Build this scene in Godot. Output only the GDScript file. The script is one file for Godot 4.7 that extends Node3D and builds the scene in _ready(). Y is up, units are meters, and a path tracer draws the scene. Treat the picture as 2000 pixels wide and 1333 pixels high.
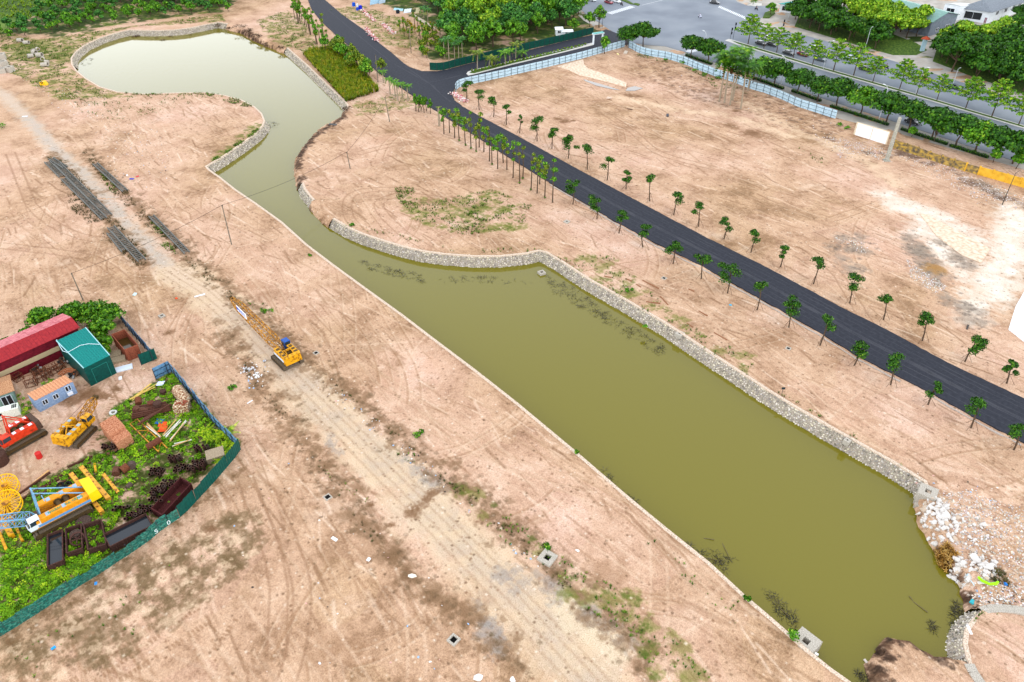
extends Node3D
# An aerial view of a cleared building site: a green canal and pond between stone walls, a new asphalt road with staked
# trees, a scrap yard with cranes, and a boulevard beyond a sheet-metal fence. Metres, y up; the drone hovers at (0, HIGH, 0).

const FOCAL := 1480.0      # lens, in plan units (the site plan below is noted in the photograph's 2000 x 1333 grid)
const HIGH := 82.0         # flying height
const PITCH := 0.6457718   # 37 degrees down
const WATER := -1.8        # level of the pond
const ROAD := 0.2          # level of the asphalt

var rng := RandomNumberGenerator.new()
var SP := sin(PITCH)
var CP := cos(PITCH)
var names := {}
var mats := {}
var lake := PackedVector2Array()      # x, z of the top of the banks
var noise_a := FastNoiseLite.new()
var noise_b := FastNoiseLite.new()
var mound := PackedFloat32Array()
const MX0 := -130.0
const MZ0 := -170.0
const MW := 520
const MH := 270
var tiles: Array = []
var ground_mat: Array = []
var t0 := 0


# ---------------------------------------------------------------- site plan
func G(x: float, y: float, h := 0.0) -> Vector3:      # the place on the site, at level h, noted at x, y on the plan grid
	var dx := (x - 1000.0) / FOCAL
	var dy := -(y - 666.5) / FOCAL
	var d := Vector3(dx, -SP + dy * CP, -CP - dy * SP)
	return d * ((HIGH - h) / -d.y) + Vector3(0, HIGH, 0)

func GG(p: Array, h := 0.0) -> PackedVector3Array:
	var r := PackedVector3Array()
	for q in p:
		r.append(G(q[0], q[1], h))
	return r

func plan(p: Vector3) -> Vector2:
	var q := p - Vector3(0, HIGH, 0)
	var z := -q.y * SP - q.z * CP
	var u := q.y * CP - q.z * SP
	return Vector2(1000.0 + FOCAL * q.x / z, 666.5 - FOCAL * u / z)

func rise(b: Vector3, ty: float) -> float:      # how tall a thing standing at b is when its top is noted at ty
	var lo := 0.0
	var hi := 40.0
	for i in 24:
		var m := (lo + hi) / 2
		if plan(b + Vector3(0, m, 0)).y > ty:
			lo = m
		else:
			hi = m
	return lo

func on_ground(p: Vector3) -> Vector3:
	return Vector3(p.x, gh(p.x, p.z), p.z)

func S(x: float, y: float) -> Vector3:      # the same, on the uneven soil
	return on_ground(G(x, y))

func gh(x: float, z: float) -> float:
	var h := 0.08 * noise_a.get_noise_2d(x, z) + 0.05 * noise_b.get_noise_2d(x, z)
	var fx := (x - MX0) * 2.0
	var fz := (z - MZ0) * 2.0
	if fx > 0 and fz > 0 and fx < MW - 2 and fz < MH - 2:
		var ix := int(fx)
		var iz := int(fz)
		var u := fx - ix
		var w := fz - iz
		var i := iz * MW + ix
		h += (mound[i] * (1 - u) + mound[i + 1] * u) * (1 - w) + (mound[i + MW] * (1 - u) + mound[i + MW + 1] * u) * w
	return h

func add_mound(x: float, z: float, r: float, h: float) -> void:
	var n := int(r * 2) + 1
	var cx := int((x - MX0) * 2.0)
	var cz := int((z - MZ0) * 2.0)
	for j in range(cz - n, cz + n + 1):
		for i in range(cx - n, cx + n + 1):
			if i >= 0 and j >= 0 and i < MW and j < MH:
				var d := Vector2(i / 2.0 + MX0 - x, j / 2.0 + MZ0 - z).length() / r
				if d < 1.0:
					mound[j * MW + i] += h * (1 - d * d) * (1 - d * d)


# ---------------------------------------------------------------- shapes
class MB:
	var v := PackedVector3Array()
	var n := PackedVector3Array()
	var c := PackedColorArray()
	var uv := PackedVector2Array()
	var col := Color.WHITE

	func tri(a: Vector3, b: Vector3, d: Vector3) -> void:      # clockwise from the front
		var m := (d - a).cross(b - a)
		if m.length_squared() < 1e-14:
			return
		m = m.normalized()
		v.append(a); v.append(b); v.append(d)
		n.append(m); n.append(m); n.append(m)
		c.append(col); c.append(col); c.append(col)

	func quad(a: Vector3, b: Vector3, d: Vector3, e: Vector3) -> void:
		tri(a, b, d)
		tri(a, d, e)

	func trin(a: Vector3, b: Vector3, d: Vector3, na: Vector3, nb: Vector3, nd: Vector3) -> void:
		if (d - a).cross(b - a).dot(na) < 0:
			v.append(a); v.append(d); v.append(b)
			n.append(na); n.append(nd); n.append(nb)
		else:
			v.append(a); v.append(b); v.append(d)
			n.append(na); n.append(nb); n.append(nd)
		c.append(col); c.append(col); c.append(col)

	func box(at: Vector3, size: Vector3, b := Basis()) -> void:
		var x := b.x * size.x / 2
		var y := b.y * size.y / 2
		var z := b.z * size.z / 2
		hexa([at - x - y - z, at + x - y - z, at + x - y + z, at - x - y + z, at - x + y - z, at + x + y - z, at + x + y + z, at - x + y + z])

	func hexa(p: Array) -> void:      # 0..3 the bottom (back left, back right, front right, front left), 4..7 the top
		quad(p[4], p[5], p[6], p[7])
		quad(p[3], p[2], p[1], p[0])
		quad(p[7], p[6], p[2], p[3])
		quad(p[5], p[4], p[0], p[1])
		quad(p[6], p[5], p[1], p[2])
		quad(p[4], p[7], p[3], p[0])

	func beam(a: Vector3, b: Vector3, w: float, h := -1.0, up := Vector3.UP) -> void:
		if h < 0:
			h = w
		var y := (b - a)
		var l := y.length()
		if l < 1e-5:
			return
		y /= l
		var x := y.cross(up)
		x = y.cross(Vector3.RIGHT) if x.length() < 1e-3 else x
		x = x.normalized()
		box((a + b) / 2, Vector3(w, l, h), Basis(x, y, x.cross(y)))

	func tube(pts: PackedVector3Array, radii: PackedFloat32Array, sides := 6, caps := true) -> void:
		var rings: Array = []
		var nr: Array = []
		for i in pts.size():
			var d := (pts[mini(i + 1, pts.size() - 1)] - pts[maxi(i - 1, 0)]).normalized()
			var x := d.cross(Vector3(0.13, 0.2, 0.97)).normalized()
			var y := x.cross(d)
			var ring := PackedVector3Array()
			var rn := PackedVector3Array()
			for k in sides:
				var a := TAU * k / sides
				var o := x * cos(a) + y * sin(a)
				ring.append(pts[i] + o * radii[i])
				rn.append(o)
			rings.append(ring)
			nr.append(rn)
		for i in pts.size() - 1:
			for k in sides:
				var k2 := (k + 1) % sides
				trin(rings[i][k], rings[i + 1][k], rings[i + 1][k2], nr[i][k], nr[i + 1][k], nr[i + 1][k2])
				trin(rings[i][k], rings[i + 1][k2], rings[i][k2], nr[i][k], nr[i + 1][k2], nr[i][k2])
		if caps:
			for k in range(1, sides - 1):
				tri(rings[0][0], rings[0][k], rings[0][k + 1])
				var e: PackedVector3Array = rings[-1]
				tri(e[0], e[k + 1], e[k])

	func rod(a: Vector3, b: Vector3, r: float, r2 := -1.0, sides := 6) -> void:
		tube(PackedVector3Array([a, b]), PackedFloat32Array([r, r if r2 < 0 else r2]), sides)

	func ring(at: Vector3, axis: Vector3, ri: float, ro: float, w: float, sides := 16) -> void:      # a short thick-walled pipe
		axis = axis.normalized()
		var x := axis.cross(Vector3(0.31, 0.11, 0.93)).normalized()
		var y := x.cross(axis)
		var h := axis * w / 2
		for k in sides:
			var a := x * cos(TAU * k / sides) + y * sin(TAU * k / sides)
			var b := x * cos(TAU * (k + 1) / sides) + y * sin(TAU * (k + 1) / sides)
			quad(at + a * ro - h, at + a * ro + h, at + b * ro + h, at + b * ro - h)
			quad(at + a * ri + h, at + a * ri - h, at + b * ri - h, at + b * ri + h)
			quad(at + a * ri + h, at + b * ri + h, at + b * ro + h, at + a * ro + h)
			quad(at + b * ri - h, at + a * ri - h, at + a * ro - h, at + b * ro - h)

	func rock(at: Vector3, size: Vector3, r: RandomNumberGenerator) -> void:
		var b := Basis.from_euler(Vector3(r.randf() * 6, r.randf() * 6, r.randf() * 6))
		var p: Array = []
		for s in [Vector3(1, 0, 0), Vector3(-1, 0, 0), Vector3(0, 1, 0), Vector3(0, -1, 0), Vector3(0, 0, 1), Vector3(0, 0, -1)]:
			p.append(at + b * (s * r.randf_range(0.75, 1.1) + Vector3(r.randf_range(-0.3, 0.3), r.randf_range(-0.3, 0.3), r.randf_range(-0.3, 0.3))) * size)
		var corner: Array = []
		for sx in [0, 1]:
			for sy in [2, 3]:
				for sz in [4, 5]:
					var m: Vector3 = (p[sx] + p[sy] + p[sz]) / 3.0
					m += (m - at) * r.randf_range(0.25, 0.6)
					var flip: bool = (int(sx == 0) + int(sy == 2) + int(sz == 4)) % 2 == 0
					for e in [[sx, sy], [sy, sz], [sz, sx]]:
						if flip:
							tri(m, p[e[0]], p[e[1]])
						else:
							tri(m, p[e[1]], p[e[0]])

	func sheet(poly: PackedVector2Array, y: float, thick := 0.0) -> void:      # a flat slab over an x, z outline
		var t := Geometry2D.triangulate_polygon(poly)
		for i in range(0, t.size(), 3):
			var a := Vector3(poly[t[i]].x, y, poly[t[i]].y)
			var b := Vector3(poly[t[i + 1]].x, y, poly[t[i + 1]].y)
			var d := Vector3(poly[t[i + 2]].x, y, poly[t[i + 2]].y)
			if (d - a).cross(b - a).y > 0:
				tri(a, b, d)
			else:
				tri(a, d, b)
		if thick > 0:
			var ccw := Geometry2D.is_polygon_clockwise(poly)
			for i in poly.size():
				var a := Vector3(poly[i].x, y, poly[i].y)
				var j := (i + 1) % poly.size()
				var b := Vector3(poly[j].x, y, poly[j].y)
				var dn := Vector3(0, -thick, 0)
				if ccw:
					quad(b, a, a + dn, b + dn)
				else:
					quad(a, b, b + dn, a + dn)

	func face_up() -> void:      # turn over what looks down
		for i in range(0, v.size(), 3):
			if n[i].y + n[i + 1].y + n[i + 2].y < -0.001:
				var w := v[i + 1]
				v[i + 1] = v[i + 2]
				v[i + 2] = w
				for k in 3:
					n[i + k] = -n[i + k]

	func face_from(at: Vector3) -> void:      # turn every face away from a point
		for i in range(0, v.size(), 3):
			if n[i].dot((v[i] + v[i + 1] + v[i + 2]) / 3.0 - at) < 0:
				var w := v[i + 1]
				v[i + 1] = v[i + 2]
				v[i + 2] = w
				for k in 3:
					n[i + k] = -n[i + k]

	func mesh(m: Material) -> ArrayMesh:
		var a := []
		a.resize(Mesh.ARRAY_MAX)
		a[Mesh.ARRAY_VERTEX] = v
		a[Mesh.ARRAY_NORMAL] = n
		a[Mesh.ARRAY_COLOR] = c
		if uv.size() == v.size() and v.size() > 0:
			a[Mesh.ARRAY_TEX_UV] = uv
			var uv2 := PackedVector2Array()
			uv2.resize(v.size())
			for i in v.size():
				uv2[i] = Vector2(v[i].x * 0.107 + v[i].z * 0.021, v[i].z * 0.107 - v[i].x * 0.021)
			a[Mesh.ARRAY_TEX_UV2] = uv2
		var am := ArrayMesh.new()
		am.add_surface_from_arrays(Mesh.PRIMITIVE_TRIANGLES, a)
		am.surface_set_material(0, m)
		return am


# ---------------------------------------------------------------- nodes
func numbered(called: String) -> String:
	var k: int = names.get(called, 0)
	names[called] = k + 1
	return called if k == 0 else "%s_%03d" % [called, k]

func tag(o: Node3D, label: String, category: String, group := "") -> Node3D:
	o.set_meta("label", label)
	o.set_meta("category", category)
	if group != "":
		o.set_meta("group", group)
	return o

func thing(called: String, at: Vector3, label: String, category: String, group := "", turn := 0.0) -> Node3D:
	var o := Node3D.new()
	o.name = numbered(called)
	add_child(o)
	o.position = at
	o.rotation.y = turn
	return tag(o, label, category, group)

func part(called: String, m: Mesh, parent: Node3D, at := Vector3.ZERO, b := Basis()) -> MeshInstance3D:
	var o := MeshInstance3D.new()
	o.name = called
	o.mesh = m
	parent.add_child(o, true)
	o.transform = Transform3D(b, at)
	return o

func solo(called: String, m: Mesh, at: Vector3, label: String, category: String, group := "", b := Basis()) -> MeshInstance3D:
	var o := MeshInstance3D.new()
	o.name = numbered(called)
	o.mesh = m
	add_child(o)
	o.transform = Transform3D(b, at)
	tag(o, label, category, group)
	return o

func setting(called: String, m: Mesh) -> MeshInstance3D:
	var o := MeshInstance3D.new()
	o.name = numbered(called)
	o.mesh = m
	add_child(o)
	o.set_meta("kind", "structure")
	return o

func stuff(called: String, m: Mesh, xf: Array, cols: Array, label: String, category: String, parent: Node3D = null) -> MultiMeshInstance3D:
	var mm := MultiMesh.new()
	mm.transform_format = MultiMesh.TRANSFORM_3D
	mm.use_colors = cols.size() > 0
	mm.mesh = m
	mm.instance_count = xf.size()
	for i in xf.size():
		mm.set_instance_transform(i, xf[i])
		if cols.size():
			mm.set_instance_color(i, cols[i])
	var o := MultiMeshInstance3D.new()
	o.multimesh = mm
	if parent:
		o.name = called
		parent.add_child(o, true)
	else:
		o.name = numbered(called)
		add_child(o)
		tag(o, label, category)
	o.set_meta("kind", "stuff")
	return o

const NTH := ["first", "second", "third", "fourth", "fifth", "sixth", "seventh", "eighth", "ninth", "tenth", "eleventh", "twelfth", "thirteenth", "fourteenth", "fifteenth", "sixteenth", "seventeenth", "eighteenth", "nineteenth", "twentieth", "twenty-first", "twenty-second", "twenty-third", "twenty-fourth", "twenty-fifth", "twenty-sixth", "twenty-seventh", "twenty-eighth", "twenty-ninth", "thirtieth", "thirty-first", "thirty-second", "thirty-third", "thirty-fourth", "thirty-fifth", "thirty-sixth", "thirty-seventh", "thirty-eighth", "thirty-ninth", "fortieth"]

func stage(s: String) -> void:
	print("%6d ms  %s" % [Time.get_ticks_msec() - t0, s])


# ---------------------------------------------------------------- materials
func C(r: int, g: int, b: int) -> Color:
	return Color8(r, g, b)

func lin(r: int, g: int, b: int) -> Color:      # for vertex colours
	return Color8(r, g, b).srgb_to_linear()

func noise_image(seed_: int, freq: float, size: int, kind := FastNoiseLite.TYPE_SIMPLEX_SMOOTH, octaves := 4) -> Image:
	var f := FastNoiseLite.new()
	f.seed = seed_
	f.noise_type = kind
	f.frequency = freq
	f.fractal_octaves = octaves
	return f.get_seamless_image(size, size, false, false, 0.15, true)

func ramp(im: Image, stops: Array) -> ImageTexture:      # stops: [value 0..1, Color] in order
	var lut: Array = []
	for i in 256:
		var t := i / 255.0
		var k := 0
		while k < stops.size() - 2 and t > stops[k + 1][0]:
			k += 1
		var u := clampf((t - stops[k][0]) / maxf(1e-5, stops[k + 1][0] - stops[k][0]), 0, 1)
		lut.append((stops[k][1] as Color).lerp(stops[k + 1][1], u))
	var src := im.get_data()
	var out := PackedByteArray()
	out.resize(src.size() * 3)
	for i in src.size():
		var q: Color = lut[src[i]]
		out[i * 3] = q.r8
		out[i * 3 + 1] = q.g8
		out[i * 3 + 2] = q.b8
	return ImageTexture.create_from_image(Image.create_from_data(im.get_width(), im.get_height(), false, Image.FORMAT_RGB8, out))

func flat(key: String, c: Color, rough := 0.7, metal := 0.0) -> StandardMaterial3D:
	if mats.has(key):
		return mats[key]
	var m := StandardMaterial3D.new()
	m.resource_name = key
	m.albedo_color = c
	m.roughness = rough
	m.metallic = metal
	if rough > 0.3:
		m.metallic_specular = 0.3      # dusty, dull surfaces
	mats[key] = m
	return m

func mottled(key: String, stops: Array, metres := 2.0, rough := 0.8, freq := 0.02, bump := 0.0, metal := 0.0) -> StandardMaterial3D:
	if mats.has(key):
		return mats[key]
	var m := flat(key, Color.WHITE, rough, metal)
	var im := noise_image(key.hash() % 10000, freq, 256)
	m.albedo_texture = ramp(im, stops)
	m.uv1_triplanar = true
	m.uv1_scale = Vector3.ONE / metres
	if bump > 0:
		m.heightmap_enabled = true
		m.heightmap_scale = bump
		m.heightmap_texture = ImageTexture.create_from_image(im)
	return m

func vcol(key: String, rough := 0.8, back := 0.0, metal := 0.0) -> StandardMaterial3D:
	if mats.has(key):
		return mats[key]
	var m := flat(key, Color.WHITE, rough, metal)
	m.vertex_color_use_as_albedo = true
	if back > 0:
		m.backlight_enabled = true
		m.backlight = Color(back, back, back * 0.5)
	return m

func paint(key: String, c: Color, wear := 0.3, rust := Color8(96, 52, 28), rough := 0.5) -> StandardMaterial3D:      # paint with rust blooming through it
	var a := c.darkened(0.12)
	return mottled(key, [[0.0, rust], [clampf(wear - 0.06, 0.01, 0.9), rust.lerp(c, 0.25)], [wear + 0.02, a], [0.6, c], [1.0, c.lightened(0.12)]], 7.0, rough, 0.03)


# ---------------------------------------------------------------- the soil: what lies on it, drawn on two maps of the site
class Tile:
	var img: Image
	var rel: Image
	var x0: float
	var z0: float
	var ppm: float
	var w: int
	var h: int

var stamps := {}

func stamp(size: int, c: Color, a: float, kind: int) -> Image:
	var key := "%d %s %d %d" % [size, c.to_html(false), int(a * 100), kind]
	if stamps.has(key):
		return stamps[key]
	var im := Image.create(size, size, false, Image.FORMAT_RGBA8)
	var f := FastNoiseLite.new()
	f.seed = kind * 17 + 3
	f.frequency = 2.6 / size
	f.fractal_octaves = 4
	var r := size / 2.0
	for y in size:
		for x in size:
			var d := Vector2(x + 0.5 - r, y + 0.5 - r).length() / r
			var k := clampf((1.0 - d) * 2.2, 0, 1) if kind == 0 else clampf((1.0 - d) * 1.6 - 0.25 + f.get_noise_2d(x, y) * 1.5, 0, 1) * clampf((1 - d) * 6, 0, 1)
			if k > 0:
				im.set_pixel(x, y, Color(c.r, c.g, c.b, k * a))
	stamps[key] = im
	return im

func dab(p: Vector3, r: float, c: Color, a: float, kind := 0, relief := 0.0) -> void:
	for t: Tile in tiles:
		var cx := (p.x - t.x0) * t.ppm
		var cy := (p.z - t.z0) * t.ppm
		var s := int(ceil(2 * r * t.ppm))
		if s > 24:
			s = (s + 7) / 8 * 8
		s = clampi(s, 2, 512)
		if cx < -s or cy < -s or cx > t.w + s or cy > t.h + s:
			continue
		var at := Vector2i(int(cx - s / 2.0), int(cy - s / 2.0))
		var im := stamp(s, c, a, kind)
		t.img.blend_rect(im, Rect2i(0, 0, s, s), at)
		if relief != 0.0:
			t.rel.blend_rect(stamp(s, Color.WHITE if relief > 0 else Color.BLACK, absf(relief), kind), Rect2i(0, 0, s, s), at)

func stroke(pts: PackedVector3Array, r: float, c: Color, a: float, kind := 0, gap := 0.5, wobble := 0.0, relief := 0.0) -> void:
	for i in pts.size() - 1:
		var l := pts[i].distance_to(pts[i + 1])
		var m := maxi(1, int(l / (r * gap)))
		for k in m:
			var p := pts[i].lerp(pts[i + 1], float(k) / m)
			if wobble > 0:
				p += Vector3(rng.randfn() * wobble, 0, rng.randfn() * wobble)
			dab(p, r * (1.0 if wobble == 0 else rng.randf_range(0.6, 1.3)), c, a, kind if kind == 0 else 1 + rng.randi() % 4, relief)

func inside(poly: PackedVector2Array) -> Vector3:
	var b := Rect2(poly[0], Vector2.ZERO)
	for q in poly:
		b = b.expand(q)
	for i in 200:
		var q := Vector2(rng.randf_range(b.position.x, b.end.x), rng.randf_range(b.position.y, b.end.y))
		if Geometry2D.is_point_in_polygon(q, poly):
			return Vector3(q.x, 0, q.y)
	return Vector3(poly[0].x, 0, poly[0].y)

func outline(p: Array) -> PackedVector2Array:
	var r := PackedVector2Array()
	for q in p:
		var g := G(q[0], q[1])
		r.append(Vector2(g.x, g.z))
	return r

func area(poly: PackedVector2Array) -> float:
	var s := 0.0
	for i in poly.size():
		s += poly[i].cross(poly[(i + 1) % poly.size()])
	return absf(s) / 2

func scatter_dabs(p: Array, per_m2: float, r0: float, r1: float, c: Color, a: float, kind := 1) -> void:
	var poly := outline(p)
	for i in int(area(poly) * per_m2):
		var q := inside(poly)
		var r := rng.randf_range(r0, r1)
		r = snappedf(r, 0.25) if r > 0.6 else snappedf(r, 0.1)
		dab(q, maxf(r, 0.1), c, a, 0 if kind == 0 else 1 + rng.randi() % 4)

func make_tile(x0: float, z0: float, wm: float, hm: float, w: int, h: int) -> void:
	var t := Tile.new()
	t.x0 = x0; t.z0 = z0; t.ppm = w / wm; t.w = w; t.h = h
	var layer: Array = []
	for q in [[11, 0.022, 3], [12, 0.11, 4], [13, 0.6, 3], [14, 2.4, 2]]:
		var f := FastNoiseLite.new()
		f.seed = q[0]
		f.frequency = q[1] / t.ppm
		f.fractal_octaves = q[2]
		f.offset = Vector3(x0 * t.ppm, z0 * t.ppm, 0)
		layer.append(f.get_image(w, h, false, false, true).get_data())
	var lr := PackedInt32Array()
	var lg := PackedInt32Array()
	var lb := PackedInt32Array()
	var stops := [[0.0, C(114, 88, 68)], [0.28, C(156, 122, 98)], [0.43, C(189, 153, 127)], [0.58, C(203, 168, 142)], [0.75, C(215, 184, 160)], [1.0, C(234, 213, 194)]]
	for i in 256:
		var u := i / 255.0
		var k := 0
		while k < stops.size() - 2 and u > stops[k + 1][0]:
			k += 1
		var q: Color = (stops[k][1] as Color).lerp(stops[k + 1][1], (u - stops[k][0]) / (stops[k + 1][0] - stops[k][0]))
		lr.append(q.r8); lg.append(q.g8); lb.append(q.b8)
	var n1: PackedByteArray = layer[0]
	var n2: PackedByteArray = layer[1]
	var n3: PackedByteArray = layer[2]
	var n4: PackedByteArray = layer[3]
	var out := PackedByteArray()
	out.resize(w * h * 4)
	var hi := PackedByteArray()
	hi.resize(w * h * 4)
	var o := 0
	for i in w * h:
		var k := (n1[i] * 84 + n2[i] * 96 + n3[i] * 54 + n4[i] * 22) >> 8
		var m := 236 + (n4[i] * 40 >> 8)
		var j := (n1[i] >> 5) - 4
		out[o] = mini(255, lr[k] * m >> 8)
		out[o + 1] = mini(255, (lg[k] - (j >> 1)) * m >> 8)
		out[o + 2] = clampi((lb[k] + j) * m >> 8, 0, 255)
		out[o + 3] = 255
		var q := (n2[i] * 50 + n3[i] * 120 + n4[i] * 86) >> 8
		hi[o] = q; hi[o + 1] = q; hi[o + 2] = q; hi[o + 3] = 255
		o += 4
	t.img = Image.create_from_data(w, h, false, Image.FORMAT_RGBA8, out)
	t.rel = Image.create_from_data(w, h, false, Image.FORMAT_RGBA8, hi)
	tiles.append(t)

func wheel_tracks(p: Vector3, ang: float, bend: float, length: float, dark: bool, pair := 2.1, r := 0.26) -> void:
	var a := ang
	var q := p
	var l := PackedVector3Array()
	var rr := PackedVector3Array()
	var n := int(length / 1.0)
	for i in n:
		var d := Vector3(cos(a), 0, sin(a))
		var s := Vector3(-d.z, 0, d.x) * pair / 2
		l.append(q + s)
		rr.append(q - s)
		q += d
		a += bend
	var c := C(146, 110, 80) if dark else C(226, 198, 172)
	for w in [l, rr]:
		stroke(w, r, c, [0.07, 0.11, 0.18][rng.randi() % 3], 0, 0.7, 0.0, -0.16)
		if dark:
			var e := PackedVector3Array()
			for v: Vector3 in w:
				e.append(v + Vector3(0.32, 0, 0.2))
			stroke(e, r * 0.6, C(232, 206, 180), 0.14, 0, 0.8, 0.0, 0.12)

func tread_marks(a: Vector3, b: Vector3) -> void:      # the cleats of a crawler, pressed into the soil
	var d := (b - a).normalized()
	var s := Vector3(-d.z, 0, d.x)
	for i in int(a.distance_to(b) / 0.5):
		var p := a + d * i * 0.5
		if rng.randf() < 0.85:
			for k in 5:
				dab(p + s * (k - 2) * 0.14, 0.13, C(140, 106, 78), 0.38, 0, -0.25)

func draw_soil() -> void:
	var along := (G(1600, 1290) - G(600, 480)).normalized()
	var dir := atan2(along.z, along.x)
	var near_zone := PackedVector2Array([Vector2(-120, -165), Vector2(125, -165), Vector2(80, -42), Vector2(-80, -42)])
	var far_zone := PackedVector2Array([Vector2(-150, -300), Vector2(130, -300), Vector2(135, -165), Vector2(-125, -165)])
	var big := near_zone
	# pale and dark sorts of soil in blotches
	for i in 1100:
		var p := inside(near_zone if i % 2 else far_zone)
		dab(p, [0.6, 1.0, 1.6, 2.4, 4.0][rng.randi() % 5], [C(232, 206, 184), C(224, 192, 166), C(206, 166, 140), C(160, 122, 92), C(150, 118, 88), C(140, 106, 78)][rng.randi() % 6], rng.randi_range(2, 4) * 0.1, 1 + rng.randi() % 4)
	# graders and lorries: long streaks along the canal, loops elsewhere
	for i in 820:
		var p := inside(near_zone if i % 5 < 3 else far_zone)
		var along_it := rng.randf() < 0.72
		wheel_tracks(p, dir + rng.randfn() * 0.14 if along_it else rng.randf() * TAU, rng.randfn() * (0.01 if along_it else 0.05), rng.randf_range(8, 38), rng.randf() < 0.6)
	for i in 4000:      # scraper streaks
		var p := inside(near_zone if i % 2 else far_zone)
		var a := dir + rng.randfn() * 0.2
		var l := rng.randf_range(1.5, 7)
		stroke(PackedVector3Array([p, p + Vector3(cos(a), 0, sin(a)) * l]), [0.12, 0.2, 0.35][rng.randi() % 3], [C(236, 212, 190), C(150, 116, 88), C(132, 100, 74)][rng.randi() % 3], [0.10, 0.16, 0.26][rng.randi() % 3], 0, 0.7)
	# loops that lorries drove
	for q in [[[20, 300], [60, 400], [150, 460], [260, 470]], [[0, 480], [90, 490], [190, 510], [255, 560]], [[860, 380], [760, 370], [690, 380], [680, 420], [720, 470]], [[780, 380], [740, 400], [780, 450], [860, 500]], [[520, 960], [560, 1050], [590, 1150], [580, 1260], [560, 1333]], [[480, 940], [520, 1040], [545, 1150], [540, 1290]], [[1180, 220], [1240, 260], [1290, 300], [1400, 330]], [[700, 300], [800, 280], [900, 300]], [[1570, 480], [1640, 540], [1700, 640]]]:
		var c := Curve3D.new()
		for k in q.size():
			var p := G(q[k][0], q[k][1])
			var tang := (G(q[mini(k + 1, q.size() - 1)][0], q[mini(k + 1, q.size() - 1)][1]) - G(q[maxi(k - 1, 0)][0], q[maxi(k - 1, 0)][1])) / 6
			c.add_point(p, -tang, tang)
		for off in [-1.1, 1.1]:
			var e := PackedVector3Array()
			var bp := c.tessellate(4, 4)
			for k in bp.size():
				var d := (bp[mini(k + 1, bp.size() - 1)] - bp[maxi(k - 1, 0)]).normalized()
				e.append(bp[k] + Vector3(-d.z, 0, d.x) * off)
			stroke(e, 0.24, C(144, 110, 84), 0.2, 0, 0.6, 0.0, -0.25)
	for q in [[[140, 1333], [330, 1205]], [[170, 1345], [400, 1180]], [[220, 1340], [420, 1210]], [[60, 1310], [250, 1200]], [[250, 1190], [300, 1165]], [[880, 1010], [1060, 1170]], [[990, 1120], [1120, 1240]], [[905, 1020], [1075, 1175]], [[180, 870], [230, 760]], [[420, 1270], [470, 1200]]]:
		tread_marks(G(q[0][0], q[0][1]), G(q[1][0], q[1][1]))
	# the haul track: grit and pale dust
	var track := GG([[-30, 150], [0, 178], [50, 228], [100, 285], [160, 340], [222, 405], [268, 465], [330, 525], [400, 568], [450, 610], [540, 700], [620, 780], [700, 860], [780, 940], [850, 1010], [950, 1110], [1050, 1215], [1160, 1333], [1220, 1400]])
	stroke(track.slice(0, 5), 2.0, C(206, 184, 164), 0.3, 1, 0.3, 0.4)
	stroke(track.slice(1, 9), 3.0, C(198, 180, 162), 0.32, 1, 0.3, 0.5)
	stroke(track.slice(2, 8), 1.6, C(182, 172, 162), 0.3, 1, 0.35, 0.7)
	stroke(track.slice(7), 5.2, C(214, 190, 160), 0.42, 1, 0.2, 0.6)
	stroke(track.slice(7, 12), 2.6, C(206, 182, 158), 0.36, 1, 0.25, 0.7)
	stroke(track.slice(9), 3.0, C(190, 172, 152), 0.28, 1, 0.3, 1.2)
	for off in [-3.4, -2.2, -0.9, 0.5, 1.5, 2.8]:
		var e := PackedVector3Array()
		for p in track.slice(7):
			e.append(p + Vector3(off * 0.8, 0, -off * 0.6))
		stroke(e, 0.22, C(160, 130, 104) if rng.randf() < 0.5 else C(224, 200, 174), 0.16, 0, 0.7, 0.05, -0.1)
	for q in [[[1080, 1165], [1190, 1260]], [[1100, 1175], [1230, 1300]]]:
		stroke(GG(q), 1.8, C(214, 196, 168), 0.4, 1, 0.3, 0.8)
	for q in [[[990, 1110], [1010, 1150]], [[1060, 1130], [1110, 1180]], [[1140, 1190], [1230, 1260]], [[940, 1190], [990, 1290]], [[930, 1215], [980, 1270]], [[640, 860], [660, 880]], [[790, 900], [870, 960]]]:
		stroke(GG(q), 1.2, C(150, 142, 136), 0.4, 1, 0.4, 0.7)
	# spoil, clods and dry weeds along both sides of it
	for q in [[[170, 295], [235, 370], [300, 430], [395, 520], [470, 590], [560, 665], [650, 745], [730, 810], [800, 870], [885, 935], [960, 1000], [1060, 1090], [1150, 1180], [1260, 1300], [1300, 1345]], [[430, 640], [520, 760], [590, 850], [650, 930], [700, 1000], [760, 1075], [820, 1140], [890, 1190], [960, 1250], [1030, 1330]], [[100, 300], [200, 420], [290, 520]]]:
		stroke(GG(q), 1.4, C(122, 94, 68), 0.46, 1, 0.4, 1.1, 0.15)
		stroke(GG(q), 0.5, C(92, 74, 52), 0.4, 1, 0.8, 1.5, 0.3)
	# rough ground below the yard, cracked and damp
	scatter_dabs([[0, 1270], [200, 1130], [420, 1010], [520, 1000], [480, 1120], [250, 1290], [100, 1333], [0, 1333]], 0.6, 0.3, 1.8, C(108, 88, 60), 0.5)
	scatter_dabs([[0, 1270], [200, 1130], [420, 1010], [520, 1000], [480, 1120], [250, 1290], [100, 1333], [0, 1333]], 0.3, 0.3, 1.4, C(226, 198, 168), 0.5)
	scatter_dabs([[0, 1245], [470, 895], [480, 925], [0, 1300]], 0.6, 0.3, 1.0, C(118, 90, 62), 0.5)
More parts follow.
